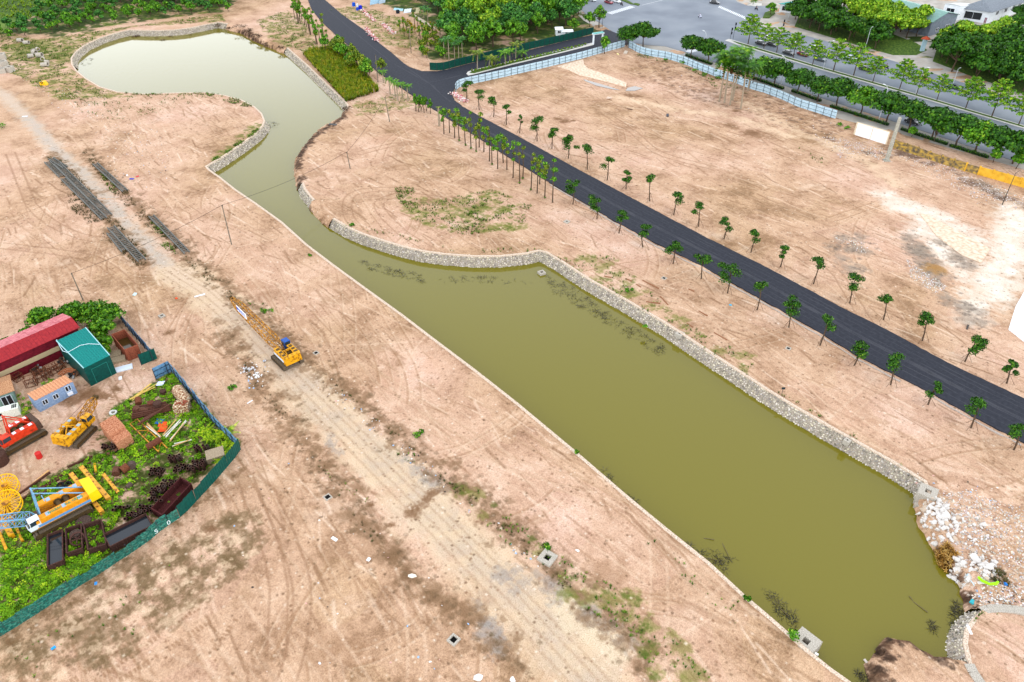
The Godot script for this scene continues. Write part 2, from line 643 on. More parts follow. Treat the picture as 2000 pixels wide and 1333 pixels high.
	# water stains and wet spots
	for q in [[845, 965, 1.0], [835, 975, 0.8], [815, 995, 1.2], [805, 1005, 0.9], [722, 987, 0.5], [766, 1027, 0.5], [595, 600, 0.4], [300, 700, 1.0], [228, 760, 0.9], [330, 650, 1.0], [1100, 237, 1.8], [1088, 232, 1.2], [1120, 236, 1.0], [1233, 188, 2.2], [1425, 247, 2.0], [1470, 262, 2.6], [150, 776, 2.0], [175, 770, 1.6], [200, 772, 1.4], [410, 1035, 1.0], [1818, 1262, 1.4], [1440, 218, 1.4], [1700, 318, 2.0]]:
		for k in 5:
			dab(G(q[0], q[1]) + Vector3(rng.randfn(), 0, rng.randfn()) * q[2] * 0.4, snappedf(q[2], 0.2), C(118, 86, 60), 0.4, 1 + k % 4)
	# mud at the water's edge
	for q in [[[1730, 1290], [1727, 1256], [1738, 1243], [1760, 1242], [1800, 1262], [1830, 1278], [1868, 1288]], [[1715, 1300], [1722, 1320], [1728, 1345]], [[587, 345], [583, 362], [592, 378], [599, 395], [590, 412], [604, 430], [635, 445]], [[668, 214], [672, 226], [655, 240], [628, 256], [605, 276], [588, 300], [582, 330]], [[1835, 1065], [1842, 1090], [1864, 1115], [1884, 1145], [1905, 1180]], [[440, 52], [480, 60], [500, 75], [530, 90]], [[260, 62], [300, 66], [340, 64], [400, 54]]]:
		stroke(GG(q), 0.9, C(78, 56, 42), 0.6, 1, 0.4, 0.4)
		stroke(GG(q), 0.5, C(52, 40, 32), 0.6, 1, 0.6, 0.7)
	# old concrete, gravel and rubble in the field across the road
	for q in [[[1720, 378], [1790, 420], [1870, 480], [1910, 510]], [[1790, 440], [1860, 510], [1900, 540]], [[1740, 385], [1850, 430], [1930, 480]], [[1985, 400], [1960, 480], [1930, 560], [1900, 630]], [[1999, 420], [1985, 500], [1950, 600]]]:
		stroke(GG(q), 3.4, C(222, 208, 192), 0.38, 1, 0.25, 1.4)
		stroke(GG(q), 1.6, C(236, 228, 218), 0.36, 1, 0.5, 1.8)
	for q in [[[1630, 480], [1700, 490]], [[1650, 465], [1690, 470]], [[1770, 460], [1830, 530]], [[1790, 480], [1830, 560]], [[1850, 580], [1900, 600], [1910, 640]], [[1650, 510], [1690, 530]], [[1850, 470], [1890, 530]], [[1905, 350], [1960, 385]]]:
		stroke(GG(q), 2.2, C(146, 132, 118), 0.4, 1, 0.35, 1.0)
		stroke(GG(q), 0.6, C(92, 82, 74), 0.4, 1, 0.7, 1.6)
	for k in 10:
		dab(G(1825, 527) + Vector3(rng.randfn(), 0, rng.randfn()) * 0.8, 1.6, C(164, 124, 76), 0.5, 1 + k % 4)
	for q in [[[1700, 300], [1760, 300], [1830, 330]], [[1860, 340], [1930, 375], [2000, 400]], [[1740, 290], [1800, 310]]]:
		stroke(GG(q), 1.6, C(104, 84, 72), 0.5, 1, 0.4, 1.2)
		stroke(GG(q), 0.7, C(206, 196, 190), 0.5, 1, 1.2, 1.8)
	scatter_dabs([[1590, 270], [1700, 262], [1720, 300], [1640, 305]], 0.5, 0.3, 1.4, C(188, 160, 148), 0.5)
	stroke(GG([[1450, 200], [1560, 258], [1640, 290], [1700, 320], [1760, 370]]), 2.6, C(222, 194, 164), 0.34, 1, 0.3, 0.8)
	stroke(GG([[1200, 190], [1330, 215], [1440, 230], [1560, 270]]), 2.4, C(224, 196, 166), 0.34, 1, 0.3, 1.0)
	scatter_dabs([[1240, 105], [1400, 145], [1640, 232], [1660, 290], [1480, 225], [1340, 190], [1250, 150]], 0.35, 0.3, 1.6, C(140, 106, 80), 0.4)
	scatter_dabs([[1240, 105], [1400, 145], [1640, 232], [1660, 290], [1480, 225], [1340, 190], [1250, 150]], 0.2, 0.3, 1.0, C(92, 72, 60), 0.5)
	# rubble spread by the canal head
	scatter_dabs([[1830, 960], [1900, 960], [2000, 1010], [2000, 1190], [1910, 1190], [1860, 1090]], 2.2, 0.1, 0.3, C(224, 210, 198), 0.7)
	scatter_dabs([[1880, 980], [2000, 970], [2000, 1190], [1910, 1190], [1890, 1090]], 1.6, 0.1, 0.3, C(150, 112, 92), 0.7)
	scatter_dabs([[1650, 900], [1800, 940], [2000, 940], [2000, 1000], [1840, 970]], 0.25, 0.4, 1.6, C(232, 200, 176), 0.5)
	# grass thinly rooted in the soil
	for q in [[[[0, 60], [150, 95], [135, 130], [180, 170], [260, 190], [120, 195], [0, 130]], 0.34], [[[190, 72], [260, 52], [440, 42], [430, 28], [300, 45], [100, 75], [0, 90], [30, 120], [140, 115]], 0.45], [[[860, 390], [960, 370], [1040, 400], [1020, 450], [900, 460], [810, 430], [770, 380]], 0.22], [[[1060, 500], [1200, 500], [1350, 640], [1500, 700], [1450, 740], [1200, 600]], 0.12], [[[640, 20], [700, 10], [800, 40], [830, 100], [760, 90], [690, 40]], 0.3], [[[500, 40], [560, 20], [590, 40], [620, 90], [590, 100], [530, 80]], 0.3], [[[690, 200], [790, 180], [830, 210], [700, 225]], 0.2], [[[1100, 1100], [1250, 1160], [1400, 1333], [1280, 1333]], 0.15], [[[880, 940], [1000, 1000], [1200, 1200], [1150, 1200], [950, 1030]], 0.12], [[[420, 300], [500, 240], [520, 240], [500, 275], [420, 325]], 0.5]]:
		scatter_dabs(q[0], q[1], 0.5, 2.0, C(104, 112, 44), 0.45)
		scatter_dabs(q[0], q[1], 0.3, 1.0, C(72, 92, 28), 0.5)
	# the yard: trodden weeds
	scatter_dabs([[215, 800], [335, 725], [468, 868], [330, 990], [200, 1110], [0, 1235], [0, 1050], [60, 950], [190, 880]], 1.6, 0.5, 1.2, C(62, 72, 26), 0.7)
	scatter_dabs([[0, 830], [90, 830], [100, 940], [0, 960]], 0.3, 0.5, 1.6, C(206, 178, 148), 0.4)
	# clods and pebbles
	for i in 30000:
		var p := inside(near_zone if i % 2 else far_zone)
		dab(p, [0.1, 0.16, 0.22][rng.randi() % 3], [C(96, 74, 54), C(112, 88, 64), C(240, 224, 206), C(120, 88, 64)][rng.randi() % 4], [0.25, 0.4, 0.6][rng.randi() % 3], 0, 0.3)
	# farther off: gardens and woods stand on dark green ground
	for q in [[[-60, 70], [60, 62], [110, 70], [240, 45], [440, 22], [460, -8], [-60, -8]], [[850, 90], [870, 60], [720, -8], [1120, -8], [1150, 40], [1165, 62], [1040, 92], [940, 112], [860, 115], [810, 90]], [[1570, 60], [1700, 100], [1760, 100], [2060, 190], [2060, 40], [1800, 60], [1600, -8]]]:
		scatter_dabs(q, 0.10, 2.0, 5.0, C(46, 66, 22), 0.75)
		scatter_dabs(q, 0.08, 1.0, 3.0, C(84, 110, 30), 0.5)
	scatter_dabs([[-60, 30], [60, 30], [110, -8], [-60, -8]], 0.2, 3.0, 6.0, C(140, 164, 44), 0.6)


var grain: ImageTexture

func soil_material(t: Tile) -> StandardMaterial3D:
	var m := StandardMaterial3D.new()
	m.resource_name = "soil"
	m.roughness = 0.95
	m.metallic_specular = 0.25
	t.img.convert(Image.FORMAT_RGB8)
	m.albedo_texture = ImageTexture.create_from_image(t.img)
	t.rel.convert(Image.FORMAT_L8)
	m.heightmap_enabled = true
	m.heightmap_scale = 22.0
	m.heightmap_texture = ImageTexture.create_from_image(t.rel)
	m.texture_repeat = true
	m.detail_enabled = true
	m.detail_blend_mode = BaseMaterial3D.BLEND_MODE_MUL
	m.detail_uv_layer = BaseMaterial3D.DETAIL_UV_2
	if grain == null:
		grain = ramp(noise_image(77, 0.09, 512, FastNoiseLite.TYPE_SIMPLEX_SMOOTH, 3), [[0.0, C(184, 174, 166)], [0.3, C(228, 224, 220)], [0.6, C(248, 247, 246)], [1.0, C(255, 255, 255)]])
	m.detail_albedo = grain
	return m

func soil_uv(p: Vector3, k: int) -> Vector2:
	var t: Tile = tiles[k]
	return Vector2((p.x - t.x0) * t.ppm / t.w, (p.z - t.z0) * t.ppm / t.h)

const NEAR_EDGE := -165.0

func soil_of(p: Vector3) -> int:      # which of the maps covers a place; 2 is open country
	if p.z > NEAR_EDGE:
		return 0 if absf(p.x) <= 125.0 and p.z < -40.0 else 2
	return 1 if absf(p.x) <= 200.0 and p.z > -365.0 else 2

func make_ground() -> void:
	var xs := PackedFloat32Array()
	var x := -125.0
	while x < 125.01:
		xs.append(x)
		x += 0.625
	var d := 3.0
	var l := PackedFloat32Array()
	x = 125.0
	while x < 4000.0:
		x = 200.0 if x < 200.0 and x + d > 200.0 else x + d
		d *= 1.12
		xs.append(x)
		l.append(-x)
	l.reverse()
	l.append_array(xs)
	xs = l
	var zs := PackedFloat32Array()
	var z := 2000.0
	while z > 0.0:
		zs.append(z)
		z -= 250.0
	for q in [0.0, -20.0, -30.0, -36.0]:
		zs.append(q)
	z = -40.0
	while z > NEAR_EDGE + 0.01:
		zs.append(z)
		z -= 0.625
	z = NEAR_EDGE
	while z > -365.0 + 0.01:
		zs.append(z)
		z -= 1.25
	z = -365.0
	d = 4.0
	while z > -5000.0:
		zs.append(z)
		z -= d
		d *= 1.15
	var surf: Array = [MB.new(), MB.new(), MB.new()]
	var nx := xs.size()
	var nz := zs.size()
	var hs := PackedFloat32Array()
	var inn := PackedByteArray()
	hs.resize(nx * nz)
	inn.resize(nx * nz)
	var box := Rect2(lake[0], Vector2.ZERO)
	for q in lake:
		box = box.expand(q)
	box = box.grow(2)
	for j in nz:
		for i in nx:
			hs[j * nx + i] = gh(xs[i], zs[j]) if zs[j] < -30 and zs[j] > -600 else 0.0
			var q := Vector2(xs[i], zs[j])
			inn[j * nx + i] = 1 if box.has_point(q) and Geometry2D.is_point_in_polygon(q, lake) else 0
	stage("ground heights")
	var nor := PackedVector3Array()
	nor.resize(nx * nz)
	for j in nz:
		for i in nx:
			var i0 := maxi(i - 1, 0)
			var i1 := mini(i + 1, nx - 1)
			var j0 := maxi(j - 1, 0)
			var j1 := mini(j + 1, nz - 1)
			nor[j * nx + i] = Vector3(-(hs[j * nx + i1] - hs[j * nx + i0]) / (xs[i1] - xs[i0]), 1, -(hs[j1 * nx + i] - hs[j0 * nx + i]) / (zs[j1] - zs[j0])).normalized()
	for j in nz - 1:
		for i in nx - 1:
			var a := j * nx + i
			var b := a + 1
			var c := a + nx
			var e := c + 1
			var k := inn[a] + inn[b] + inn[c] + inn[e]
			if k == 4:
				continue
			var mid := Vector3((xs[i] + xs[i + 1]) / 2, 0, (zs[j] + zs[j + 1]) / 2)
			var s := soil_of(mid)
			var m: MB = surf[s]
			var pa := Vector3(xs[i], hs[a], zs[j])
			var pb := Vector3(xs[i + 1], hs[b], zs[j])
			var pc := Vector3(xs[i], hs[c], zs[j + 1])
			var pe := Vector3(xs[i + 1], hs[e], zs[j + 1])
			if k == 0:      # z falls with j: a, b lie nearer than c, e
				m.trin(pa, pc, pe, nor[a], nor[c], nor[e])
				m.trin(pa, pe, pb, nor[a], nor[e], nor[b])
			else:
				for poly in Geometry2D.clip_polygons(PackedVector2Array([Vector2(pa.x, pa.z), Vector2(pc.x, pc.z), Vector2(pe.x, pe.z), Vector2(pb.x, pb.z)]), lake):
					if Geometry2D.is_polygon_clockwise(poly) and poly.size() < 3:
						continue
					var t := Geometry2D.triangulate_polygon(poly)
					for q in range(0, t.size(), 3):
						var w: Array = []
						for g in 3:
							var f: Vector2 = poly[t[q + g]]
							w.append(Vector3(f.x, gh(f.x, f.y), f.y))
						if (w[2] - w[0]).cross(w[1] - w[0]).y < 0:
							w = [w[0], w[2], w[1]]
						m.trin(w[0], w[1], w[2], Vector3.UP, Vector3.UP, Vector3.UP)
	stage("ground cells")
	var am := ArrayMesh.new()
	for s in 3:
		var m: MB = surf[s]
		m.uv.resize(m.v.size())
		if s < 2:
			for i in m.v.size():
				m.uv[i] = soil_uv(m.v[i], s)
		var arr := []
		arr.resize(Mesh.ARRAY_MAX)
		arr[Mesh.ARRAY_VERTEX] = m.v
		arr[Mesh.ARRAY_NORMAL] = m.n
		arr[Mesh.ARRAY_TEX_UV] = m.uv
		var uv2 := PackedVector2Array()
		uv2.resize(m.v.size())
		for i in m.v.size():
			uv2[i] = Vector2(m.v[i].x * 0.107 + m.v[i].z * 0.021, m.v[i].z * 0.107 - m.v[i].x * 0.021)
		arr[Mesh.ARRAY_TEX_UV2] = uv2
		am.add_surface_from_arrays(Mesh.PRIMITIVE_TRIANGLES, arr)
	ground_mat = [soil_material(tiles[0]), soil_material(tiles[1]), mottled("country", [[0.0, C(52, 74, 26)], [0.4, C(82, 110, 36)], [0.6, C(120, 136, 52)], [0.8, C(150, 140, 84)], [1.0, C(176, 150, 116)]], 180.0, 0.95, 0.01)]
	for s in 3:
		am.surface_set_material(s, ground_mat[s])
	setting("ground", am)
	stage("ground")


# ---------------------------------------------------------------- the pond and its banks
# each stop: x, y on the plan, what the bank is: "t" straight wall, "s" sloping stone wall, "e" earth, "r" rubble; h is the level the note was taken at
const SHORE := [
	[1690, 1360, "t"], [1658, 1332, "t"], [1625, 1309, "t"], [1585, 1277, "t"], [1540, 1238, "t"], [1500, 1203, "t"], [1455, 1165, "t"], [1385, 1100, "t"], [1300, 1032, "t"], [1225, 970, "t"], [1130, 888, "t"], [1010, 788, "t"], [930, 725, "t"], [845, 661, "t"], [785, 615, "t"], [735, 579, "t"], [680, 539, "t"], [650, 517, "t"], [600, 479, "t"], [550, 434, "t"], [500, 398, "t"], [460, 371, "t"], [430, 347, "t"], [410, 333, "s"],
	[403, 326, "s"], [437, 306, "s"], [475, 280, "s"], [500, 261, "s"], [514, 246, "s"], [517, 236, "t"], [511, 222, "t"], [497, 209, "t"], [470, 195, "t"], [440, 187, "t"], [400, 181, "t"], [340, 182, "t"], [280, 184, "t"], [230, 180, "t"], [195, 170, "t"], [168, 154, "t"], [150, 139, "t"], [141, 126, "s"], [140, 114, "s"], [148, 102, "s"], [166, 88, "s"], [195, 75, "s"], [225, 65, "s"], [252, 59, "s"],
	[282, 60, "s"], [310, 60, "s"], [337, 59, "s"], [365, 56, "s"], [395, 50, "s"], [425, 44, "s"], [445, 47, "e"], [475, 55, "e"], [497, 68, "e"], [525, 80, "e"], [545, 88, "e"], [560, 94, "s"], [600, 129, "s"], [637, 165, "s"], [672, 198, "s"], [678, 206, "s"], [676, 214, "e"], [674, 224, "e"], [652, 236, "e"], [630, 249, "e"], [612, 266, "e"], [596, 286, "e"], [584, 305, "e"], [584, 330, "e"], [588, 345, "e"], [590, 358, "s"], [594, 370, "s"], [604, 383, "s"],
	[612, 392, "e"], [625, 404, "e"], [640, 420, "e"], [650, 428, "s"], [680, 446, "s"], [710, 459, "s"], [750, 472, "s"], [790, 484, "s"], [825, 492, "s"], [870, 498, "s"], [925, 502, "s"], [975, 502, "s"], [1025, 497, "s"], [1053, 491, "s"], [1066, 494, "s"], [1100, 514, "s"], [1150, 547, "s"], [1225, 589, "s"], [1300, 633, "s"], [1400, 699, "s"], [1500, 764, "s"], [1550, 795, "s"], [1625, 838, "s"], [1750, 908, "s"], [1806, 943, "s"],
	[1814, 968, "r"], [1822, 996, "r"], [1826, 1016, "r"], [1840, 1036, "r"], [1858, 1062, "r"], [1868, 1086, "r"], [1888, 1104, "r"], [1906, 1120, "r"], [1915, 1142, "r"], [1922, 1172, "r"], [1918, 1194, "s"], [1898, 1213, "s"], [1885, 1232, "s"], [1882, 1258, "s"], [1888, 1284, "s"], [1894, 1300, "e"], [1862, 1297, "e"], [1826, 1290, "e"], [1800, 1278, "e"], [1776, 1262, "e"], [1752, 1256, "e"], [1745, 1264, "e"], [1748, 1285, "e"], [1726, 1300, "e"], [1732, 1318, "e"], [1736, 1340, "e"], [1738, 1370, "e"]]

var shore_top := PackedVector3Array()
var shore_out := PackedVector3Array()      # unit vectors away from the water
var shore_kind: Array = []

func make_shore() -> void:
	for q in SHORE:
		shore_top.append(G(q[0], q[1]))
		shore_kind.append(q[2])
		lake.append(Vector2(shore_top[-1].x, shore_top[-1].z))
	var cw := Geometry2D.is_polygon_clockwise(lake)
	for i in lake.size():
		var d := (lake[(i + 1) % lake.size()] - lake[i - 1]).normalized()
		var o := Vector3(d.y, 0, -d.x)
		shore_out.append(-o if cw else o)
	# which way is out
	var probe := lake[30] + Vector2(shore_out[30].x, shore_out[30].z) * 0.5
	if Geometry2D.is_point_in_polygon(probe, lake):
		for i in shore_out.size():
			shore_out[i] = -shore_out[i]

func stone_material() -> StandardMaterial3D:
	var m := mottled("mortar", [[0.0, C(120, 108, 96)], [0.5, C(158, 146, 132)], [1.0, C(186, 174, 160)]], 1.6, 0.95, 0.03, 2.0)
	return m

func bank_run(i0: int, i1: int, kind: String) -> void:      # one stretch of bank from stop i0 to stop i1
	var n := lake.size()
	var batter: float = {"t": 0.25, "s": 1.25, "e": 1.4, "r": 1.3}[kind]
	var top := PackedVector3Array()
	var out := PackedVector3Array()
	for i in range(i0, i1 + 1):
		top.append(shore_top[i % n])
		out.append(shore_out[i % n])
	# closer stops
	var pt := PackedVector3Array()
	var po := PackedVector3Array()
	for i in top.size() - 1:
		var m := maxi(1, int(top[i].distance_to(top[i + 1]) / (0.7 if kind in ["e", "r"] else 2.0)))
		for k in m:
			pt.append(top[i].lerp(top[i + 1], float(k) / m))
			po.append(out[i].lerp(out[i + 1], float(k) / m).normalized())
	pt.append(top[-1])
	po.append(out[-1])
	if kind in ["e", "r"]:
		var e: Array = [MB.new(), MB.new()]
		var rows: Array = []
		for s in 7:
			var f := s / 6.0
			var row := PackedVector3Array()
			for i in pt.size():
				var w := noise_b.get_noise_2d(pt[i].x * 2 + s * 7.0, pt[i].z * 2) * (0.5 if s > 0 else 0.0)
				row.append(Vector3(pt[i].x, 0, pt[i].z) - po[i] * (batter * f * 1.5 + w) + Vector3(0, gh(pt[i].x, pt[i].z) + 0.01 - 2.7 * f * f * (1.4 - 0.4 * f) + w * 0.25, 0))
			rows.append(row)
		for s in 6:
			for i in pt.size() - 1:
				var m: MB = e[clampi(soil_of(rows[s][i]), 0, 1)]
				m.quad(rows[s + 1][i], rows[s + 1][i + 1], rows[s][i + 1], rows[s][i])
		for k in 2:
			var m: MB = e[k]
			if m.v.size():
				m.face_up()
				for i in m.v.size():
					m.uv.append(soil_uv(m.v[i], k))
				setting("earth_bank", m.mesh(ground_mat[k]))
		return
	var wall := MB.new()
	var cap := MB.new()
	var cw := 0.45 if kind == "s" else 0.42
	for i in pt.size() - 1:
		var a := pt[i]
		var b := pt[i + 1]
		var fa := a - po[i] * batter * 1.5 + Vector3(0, -2.7, 0)
		var fb := b - po[i + 1] * batter * 1.5 + Vector3(0, -2.7, 0)
		wall.quad(a, b, fb, fa)
		var up := Vector3(0, 0.16, 0)
		var lip := 0.06
		var ai := a - po[i] * lip + up
		var bi := b - po[i + 1] * lip + up
		var ao := a + po[i] * cw + up
		var bo := b + po[i + 1] * cw + up
		cap.quad(ao, bo, bi, ai)
		cap.quad(ai, bi, bi - up * 2, ai - up * 2)
		cap.quad(bo, ao, ao - up * 2, bo - up * 2)
	wall.face_up()
	cap.face_up()
	var mid := pt[pt.size() / 2]
	var where: String = WALL_LABELS[wall_count % WALL_LABELS.size()]
	wall_count += 1
	var t := thing("retaining_wall", Vector3.ZERO, where, "wall", "stone walls round the pond")
	part("wall_face", wall.mesh(stone_material()), t)
	part("coping", cap.mesh(mottled("coping", [[0.0, C(120, 104, 88)], [0.3, C(172, 152, 132)], [0.6, C(206, 186, 166)], [1.0, C(224, 206, 190)]], 3.0, 0.95, 0.04)), t)
	if kind == "s":
		var xf: Array = []
		var cols: Array = []
		for i in pt.size() - 1:
			var l := pt[i].distance_to(pt[i + 1])
			var steps := int(l / 0.36)
			for k in steps:
				var p := pt[i].lerp(pt[i + 1], (k + 0.5) / steps)
				var o := po[i].lerp(po[i + 1], (k + 0.5) / steps)
				var row := 0.16
				while row < 2.05:
					var s := rng.randf_range(0.15, 0.22)
					var f := row / 2.7
					var q := p - o * batter * 1.5 * f + Vector3(0, -2.7 * f, 0) + (pt[i + 1] - pt[i]).normalized() * rng.randf_range(-0.15, 0.15)
					var b := Basis.from_euler(Vector3(rng.randf() * 6, rng.randf() * 6, rng.randf() * 6)).scaled(Vector3(s, s * rng.randf_range(0.6, 1.0), s))
					xf.append(Transform3D(b, q - o * 0.03))
					var g := rng.randf_range(0.16, 0.62)
					cols.append(Color(g * 1.1, g, g * rng.randf_range(0.72, 0.92)))
					row += s * 1.75
		if xf.size():
			var sm := MB.new()
			var r := RandomNumberGenerator.new()
			r.seed = 4
			sm.rock(Vector3.ZERO, Vector3.ONE, r)
			stuff("stones", sm.mesh(vcol("stone", 0.9)), xf, cols, "", "", t)

var wall_count := 0
const WALL_LABELS := ["long straight wall with pale coping along the haul-track side of the canal", "sloping stone wall round the grassy tip of the peninsula", "low wall with grass on top along the pond side of the peninsula", "curved grey stone wall at the far rounded end of the pond", "straight stone wall between the pond and the reed bed", "short broken stone wall at the neck of the canal", "long stone wall below the staked trees, bending at the drain box", "curved stone wall by the mud spit at the near end of the canal"]

func make_pond() -> void:
	var n := lake.size()
	var i := 0
	while i < n - 1:
		var k: String = shore_kind[i]
		var j := i + 1
		while j < n - 1 and shore_kind[j] == k:
			j += 1
		bank_run(i, j, k)
		i = j
	var w := MB.new()
	var poly: PackedVector2Array = Geometry2D.offset_polygon(lake, 0.6)[0]
	w.sheet(poly, WATER)
	var m := StandardMaterial3D.new()
	m.resource_name = "murky water"
	m.albedo_color = C(108, 100, 25)
	m.roughness = 0.03
	m.metallic_specular = 0.42
	m.normal_enabled = true
	m.normal_scale = 0.10
	var f := FastNoiseLite.new()
	f.seed = 5
	f.frequency = 0.03
	f.fractal_octaves = 3
	var im := f.get_seamless_image(512, 512, false, false, 0.2, true)
	im.bump_map_to_normal_map(2.0)
	m.normal_texture = ImageTexture.create_from_image(im)
	m.uv1_triplanar = true
	m.uv1_world_triplanar = true
	m.uv1_scale = Vector3.ONE / 9.0
	setting("water", w.mesh(m))
	var bed := MB.new()
	bed.sheet(Geometry2D.offset_polygon(lake, 1.5)[0], -2.9)
	setting("pond_bed", bed.mesh(flat("silt", C(90, 80, 50), 1.0)))
	stage("pond")


# ---------------------------------------------------------------- roads
func strip_points(p: Array, step := 1.2, rag := 0.0) -> PackedVector3Array:
	var r := PackedVector3Array()
	var q := GG(p)
	for i in q.size() - 1:
		var m := maxi(1, int(q[i].distance_to(q[i + 1]) / step))
		for k in m:
			var e := q[i].lerp(q[i + 1], float(k) / m)
			e += Vector3(noise_b.get_noise_2d(e.x * 3, e.z * 3), 0, noise_b.get_noise_2d(e.x * 3 + 50, e.z * 3)) * rag
			r.append(e)
	r.append(q[-1])
	return r

func make_roads() -> void:
	var left := strip_points([[596, -14], [609, 20], [627, 42], [644, 58], [686, 94], [738, 142], [802, 185], [857, 221], [970, 293], [1087, 366], [1150, 403], [1200, 433], [1275, 473], [1375, 523], [1500, 593], [1600, 650], [1675, 697], [1750, 735], [1825, 772], [1900, 815], [2000, 867], [2080, 912]], 0.9, 0.25)
	var right := strip_points([[2080, 822], [2000, 780], [1850, 710], [1750, 655], [1640, 600], [1500, 525], [1375, 463], [1275, 410], [1200, 370], [1131, 333], [1000, 261], [937, 228], [905, 210], [888, 197], [882, 184], [889, 172], [905, 165], [1000, 143], [1040, 133], [1074, 126], [1139, 111], [1167, 103], [1222, 88], [1236, 86], [1228, 78], [1200, 64], [1184, 58], [1157, 69], [1100, 82], [1040, 97], [944, 118], [910, 127], [872, 137], [854, 140], [824, 140], [800, 132], [788, 124], [764, 103], [738, 83], [712, 60], [668, 29], [634, 0], [618, -14]], 0.9, 0.18)
	var poly := PackedVector2Array()
	for p in left:
		poly.append(Vector2(p.x, p.z))
	for p in right:
		poly.append(Vector2(p.x, p.z))
	var m := MB.new()
	m.sheet(poly, ROAD, 0.45)
	var am := asphalt_material()
	setting("asphalt_road", m.mesh(am))
	# pale grit streaks that the wheels draw out along the lanes
	var dust := mottled("road dust", [[0.0, C(48, 49, 57)], [0.5, C(60, 61, 68)], [1.0, C(92, 91, 94)]], 2.0, 0.9, 0.06)
	var near_line := [[857, 221], [970, 293], [1087, 366], [1150, 403], [1200, 433], [1275, 473], [1375, 523], [1500, 593], [1600, 650], [1675, 697], [1750, 735], [1825, 772], [1900, 815], [2000, 867], [2080, 912]]
	var far_line := [[905, 210], [1000, 261], [1131, 333], [1170, 354], [1200, 370], [1275, 410], [1375, 463], [1500, 525], [1640, 600], [1700, 630], [1750, 655], [1850, 710], [1920, 744], [2000, 780], [2080, 822]]
	var runs: Array = []
	for f in [0.2, 0.34, 0.47, 0.5, 0.53, 0.62, 0.76, 0.85]:
		var l: Array = []
		for k in near_line.size():
			l.append([lerpf(near_line[k][0], far_line[k][0], f), lerpf(near_line[k][1], far_line[k][1], f)])
		runs.append([l, 0.07 if f < 0.46 or f > 0.55 else 0.16])
	for q in [[[770, 126], [800, 143], [840, 165], [866, 190]], [[790, 130], [830, 158], [850, 172]], [[668, 30], [648, 34], [632, 41]], [[655, 26], [640, 36]], [[640, 50], [660, 75], [690, 100], [720, 120]], [[830, 163], [860, 158], [900, 148]], [[880, 200], [862, 186], [846, 168]], [[640, 20], [690, 62], [760, 120]]]:
		runs.append([q, 0.16])
	for q in runs:
		var s := MB.new()
		var pts := strip_points(q[0], 1.0, 0.15)
		for i in pts.size() - 1:
			var d := (pts[i + 1] - pts[i]).normalized()
			var w0: float = q[1] * (0.35 + absf(noise_a.get_noise_1d(i * 2.0 + q[0][0][1])) * 2.0)
			var w1: float = q[1] * (0.35 + absf(noise_a.get_noise_1d((i + 1) * 2.0 + q[0][0][1])) * 2.0)
			var o := Vector3(-d.z, 0, d.x)
			var u := Vector3(0, ROAD + 0.004, 0)
			s.quad(pts[i] - o * w0 + u, pts[i + 1] - o * w1 + u, pts[i + 1] + o * w1 + u, pts[i] + o * w0 + u)
		s.face_up()
		setting("road_grit", s.mesh(dust))
	# concrete gutter along the canal side of the road
	var gut := MB.new()
	var gl := strip_points([[1075, 361], [1145, 402], [1195, 433], [1270, 475], [1370, 525], [1495, 594], [1595, 652], [1670, 699], [1745, 738], [1820, 775], [1895, 818], [1995, 870]], 1.2, 0.1)
	for i in gl.size() - 1:
		var w := 0.28 + 0.25 * noise_b.get_noise_1d(i * 2.0)
		if noise_a.get_noise_1d(i * 1.5) > -0.35:
			var o := Vector3(-0.6, 0, 0.8) * maxf(w, 0.1)
			var u := Vector3(0, 0.15, 0)
			gut.quad(gl[i] + u, gl[i + 1] + u, gl[i + 1] + o + u, gl[i] + o + u)
			gut.quad(gl[i] + o + u, gl[i + 1] + o + u, gl[i + 1] + o - u, gl[i] + o - u)
	gut.face_up()
	setting("gutter", gut.mesh(mottled("gutter", [[0.0, C(120, 112, 106)], [0.5, C(168, 156, 146)], [1.0, C(198, 182, 168)]], 2.0, 0.9, 0.05)))
	# haul track: the same soil, driven hard
	var tr := GG([[-40, 140], [0, 178], [50, 228], [100, 285], [160, 340], [222, 405], [268, 465], [330, 525], [400, 568], [450, 610], [540, 700], [620, 780], [700, 860], [780, 940], [850, 1010], [950, 1110], [1050, 1215], [1160, 1333], [1220, 1400]])
	var wid := [1.8, 2.0, 2.2, 2.6, 2.8, 2.8, 2.6, 2.6, 3.4, 4.2, 4.2, 4.2, 4.4, 5.0, 5.4, 5.6, 6.0, 6.0, 6.0]
	var tm := MB.new()
	var prev: Array = []
	for i in tr.size() - 1:
		var k := maxi(1, int(tr[i].distance_to(tr[i + 1]) / 0.7))
		for s in k:
			var f := float(s) / k
			var p := tr[i].lerp(tr[i + 1], f)
			var d := (tr[i + 1] - tr[i]).normalized()
			var o := Vector3(-d.z, 0, d.x) * lerpf(wid[i], wid[i + 1], f)
			var row: Array = []
			for c in 9:
				var e := p + o * (c / 4.0 - 1.0) + o * noise_b.get_noise_2d(p.x * 2 + (c / 5) * 30, p.z * 2) * 0.12
				row.append(Vector3(e.x, gh(e.x, e.z) + (0.025 if c > 0 and c < 8 else -0.03), e.z))
			if prev.size():
				for c in 8:
					tm.quad(prev[c], prev[c + 1], row[c + 1], row[c])
			prev = row
	tm.face_up()
	var near := MB.new()
	var far := MB.new()
	for i in range(0, tm.v.size(), 3):
		var b: MB = near if maxf(tm.v[i].z, maxf(tm.v[i + 1].z, tm.v[i + 2].z)) > NEAR_EDGE else far
		for k in 3:
			b.v.append(tm.v[i + k]); b.n.append(tm.n[i + k]); b.c.append(Color.WHITE); b.uv.append(soil_uv(tm.v[i + k], 0 if b == near else 1))
	setting("dirt_track", near.mesh(ground_mat[0]))
